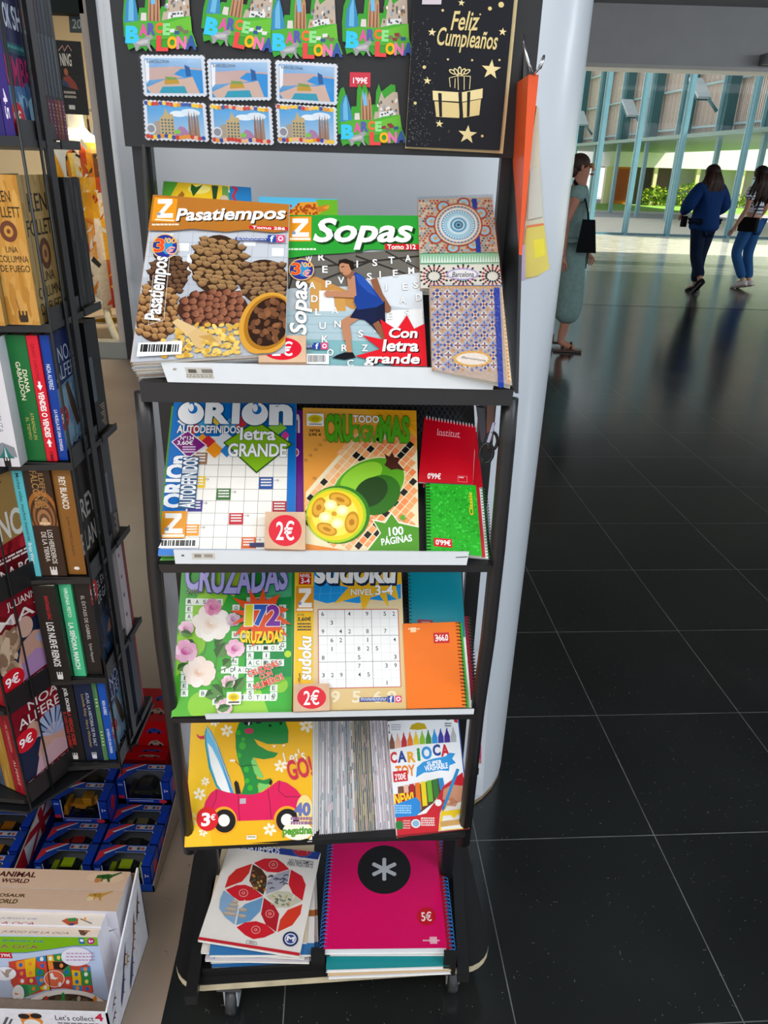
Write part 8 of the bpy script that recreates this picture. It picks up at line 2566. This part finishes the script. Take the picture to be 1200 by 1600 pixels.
for k in (-1, 1):
    m.ball(W + w1.l * .034 * k, (.012, .028, .02), '#b07a28', 'gloss', 10, 8); m.tube([W + w1.l * .066 * k, w1.P(-.01, .08 * k, 1.555)], .003, '#8a5a20', 'plastic', 5)
m.tube([W - w1.l * .012, W + w1.l * .012], .004, '#8a5a20', 'plastic', 5)
part('sunglasses', m, w1.th, 'amber sunglasses')
m = MB()
c = w1.P(.10, -.25, .88)
m.hexa([c + w1.f * p - w1.l * q_ for p, q_ in ((-.07, .04), (.09, .04), (.09, -.04), (-.07, -.04))], [c + w1.f * p - w1.l * q_ + UZ * .26 for p, q_ in ((-.05, .03), (.05, .03), (.05, -.03), (-.05, -.03))], '#101416', 'cloth')
bag = part('bag', m, w1.th, 'black crossbody bag')
m = MB()
st = [w1.P(-.05, -.11, 1.43), w1.P(.0, -.165, 1.37), w1.P(.06, -.18, 1.28), w1.P(.09, -.19, 1.19), w1.P(.10, -.24, 1.12)]
for p, q in zip(st[:-1], st[1:]):
    m.bar(p, q, .035, .01, '#12181a', 'cloth', tuple(w1.f))
part('strap', m, bag)
m = MB()
for sd in 'LR':
    t, a = w1.P(*D['toe' + sd][:3]), w1.P(*D['ankle' + sd][:3])
    hz = min(t[2], a[2] - .06)
    o_ = A3(a[0], a[1], max(.004, a[2] - .08)) - w1.f * .05
    m.obox(o_ - w1.l * .045, w1.f * .25, w1.l * .09, UZ * .022, '#4a2f22', 'plastic')
    for d in (.08, .15):
        m.tube([o_ + w1.f * d + w1.l * .045 + UZ * .02, o_ + w1.f * d + UZ * .075, o_ + w1.f * d - w1.l * .045 + UZ * .02], .014, '#5a3a2a', 'cloth', 6)
part('sandals', m, w1.th, 'brown strap sandals')

def trousers(fig, D, grow, col, label, mat='cloth', hem=.9):
    K = sub(D, ('pelvis', 'hipL', 'hipR', 'kneeL', 'kneeR'), grow)
    E = [('pelvis', 'hipL'), ('pelvis', 'hipR')]
    for sd in 'LR':
        K['hem' + sd] = (*limb(D['knee' + sd][:3], D['ankle' + sd][:3], hem), D['ankle' + sd][3] + grow + .008)
        E += [('hip' + sd, 'knee' + sd), ('knee' + sd, 'hem' + sd)]
    fig.grow('trousers', K, E, 'pelvis', col, mat, label)
def shoes(fig, D, col, label, sole='#222'):
    m = MB()
    for sd in 'LR':
        a, t = fig.P(*D['ankle' + sd][:3]), fig.P(*D['toe' + sd][:3])
        d = unit(t - a * 1.0 + UZ * (a[2] - t[2]) * .55)
        h = a - d * .035 - UZ * .045
        m.tube([h - d * .03, h + d * .03 + UZ * .01, h + d * .10, h + d * .19 - UZ * .012], [.036, .046, .043, .026], col, 'cloth', 10)
        m.bar(h - d * .05 - UZ * .034, h + d * .20 - UZ * .034, .075, .018, sole, 'plastic')
    part('shoes', m, fig.th, label)
def long_hair(fig, D, col, length, w, back=-.06, label=None):
    W = fig.P(*D['head'][:3])
    m = MB()
    m.ball(W - fig.f * .016 + UZ * .035, (.10, .10, .095), col, 'hair', 16, 10)
    rnd = random.Random(5)
    for k in range(34):
        t = (k / 33 - .5) * 2
        p0 = W + fig.l * t * .085 - fig.f * (.02 + .07 * math.sqrt(1 - t * t)) + UZ * .04
        ln = length * rnd.uniform(.82, 1.05)
        sw = rnd.uniform(-.04, .04)
        m.tube([p0, p0 + fig.l * t * w * .5 - fig.f * .03 - UZ * ln * .35, p0 + fig.l * (t * w + sw) - fig.f * .04 - UZ * ln * .7, p0 + fig.l * (t * w + sw * 1.6) - fig.f * .02 - UZ * ln], [.02, .026, .024, .008], mixc(col, '#6a4632', rnd.random() * .35), 'hair', 6)
    part('hair', m, fig.th, label)

# woman in blue, seen from behind
w2 = Figure('person', 'woman with long brown hair in a loose blue shirt and dark jeans walking away', 4.29, 11.0, 1.95)
J = stand(dict(L=((.05, .30, 1.13), (.24, .20, 1.02)), R=((-.02, -.30, 1.13), (.20, -.22, 1.0))),
          dict(L=((-.02, .05, .47), (-.26, .12, .20), (-.20, .12, .06)), R=((.03, -.06, .48), (-.02, -.03, .085), (.13, -.03, .03))), .02)
w2.body(J, '#b98a70')
w2.face_(J['head'], (1, 0), '#b98a70')
D = w2.D
T = sub(D, ('pelvis', 'waist', 'chest', 'shoulderL', 'shoulderR', 'elbowL', 'elbowR'), {'*': .06, 'pelvis': .095, 'waist': .10, 'chest': .075})
T['hemS'] = (0, 0, .79, .24); T['cuL'] = (*limb(D['elbowL'][:3], D['wristL'][:3], .8), .055); T['cuR'] = (*limb(D['elbowR'][:3], D['wristR'][:3], .8), .055); T['col'] = (.02, 0, 1.41, .075)
w2.grow('shirt', T, [('pelvis', 'hemS'), ('pelvis', 'waist'), ('waist', 'chest'), ('chest', 'col'), ('chest', 'shoulderL'), ('chest', 'shoulderR'), ('shoulderL', 'elbowL'), ('shoulderR', 'elbowR'), ('elbowL', 'cuL'), ('elbowR', 'cuR')], 'chest', '#163a72', 'cloth', 'loose blue shirt')
trousers(w2, D, .03, '#16243c', 'dark blue jeans')
shoes(w2, D, '#15161a', 'black shoes')
long_hair(w2, D, '#2a1a14', .38, .10, label='long dark brown hair')
m = MB()
c = w2.P(.16, .16, 1.0)
m.obox(c, w2.l * .07, w2.f * .05, UZ * -.14, '#1a1a1e', 'cloth')
part('pouch', m, w2.th, 'small dark pouch held low')

# woman in a striped top, beside the picture edge
w3 = Figure('person', 'woman with black hair in a striped tee and blue jeans carrying a black bag', 5.17, 11.5, 2.2)
J = stand(dict(L=((-.03, .27, 1.10), (.05, .34, .88)), R=((-.02, -.24, 1.10), (.10, -.22, .90))),
          dict(L=((.10, .10, .50), (-.08, .05, .13), (.05, .05, .05)), R=((.02, -.09, .48), (-.12, -.04, .13), (.02, -.04, .05))), .02, 1.66)
w3.body(J, '#c08f76')
w3.face_(J['head'], (1, 0), '#c08f76')
D = w3.D
T = sub(D, ('waist', 'chest', 'shoulderL', 'shoulderR'), {'*': .022})
T['hemS'] = (0, 0, .99, .13); T['slL'] = (*limb(D['shoulderL'][:3], D['elbowL'][:3], .6), .07); T['slR'] = (*limb(D['shoulderR'][:3], D['elbowR'][:3], .6), .07); T['col'] = (.02, 0, 1.4, .07)
w3.grow('striped_top', T, [('waist', 'hemS'), ('waist', 'chest'), ('chest', 'col'), ('chest', 'shoulderL'), ('chest', 'shoulderR'), ('shoulderL', 'slL'), ('shoulderR', 'slR')], 'chest', lambda f, l, z: '#3a4258' if (z * 24) % 1 < .3 else '#e2e4ea', 'cloth', 'white tee with dark stripes', 3)
trousers(w3, D, .022, '#2f5f96', 'blue jeans', hem=.95)
shoes(w3, D, '#d8d2d0', 'white sneakers', '#8a7a70')
long_hair(w3, D, '#171110', .42, .12, label='long black hair')
m = MB()
c = w3.P(-.05, .17, 1.0)
m.obox(c - w3.f * .14, w3.f * .26, w3.l * .07, UZ * -.19, '#131215', 'cloth')
bag = part('bag', m, w3.th, 'black shoulder bag')
m = MB()
st = [w3.P(-.1, .2, 1.0), w3.P(-.12, .12, 1.2), w3.P(-.09, .0, 1.36), w3.P(.02, -.1, 1.44)]
for p, q in zip(st[:-1], st[1:]):
    m.bar(p, q, .02, .008, '#131215', 'cloth', tuple(w3.f))
part('strap', m, bag)
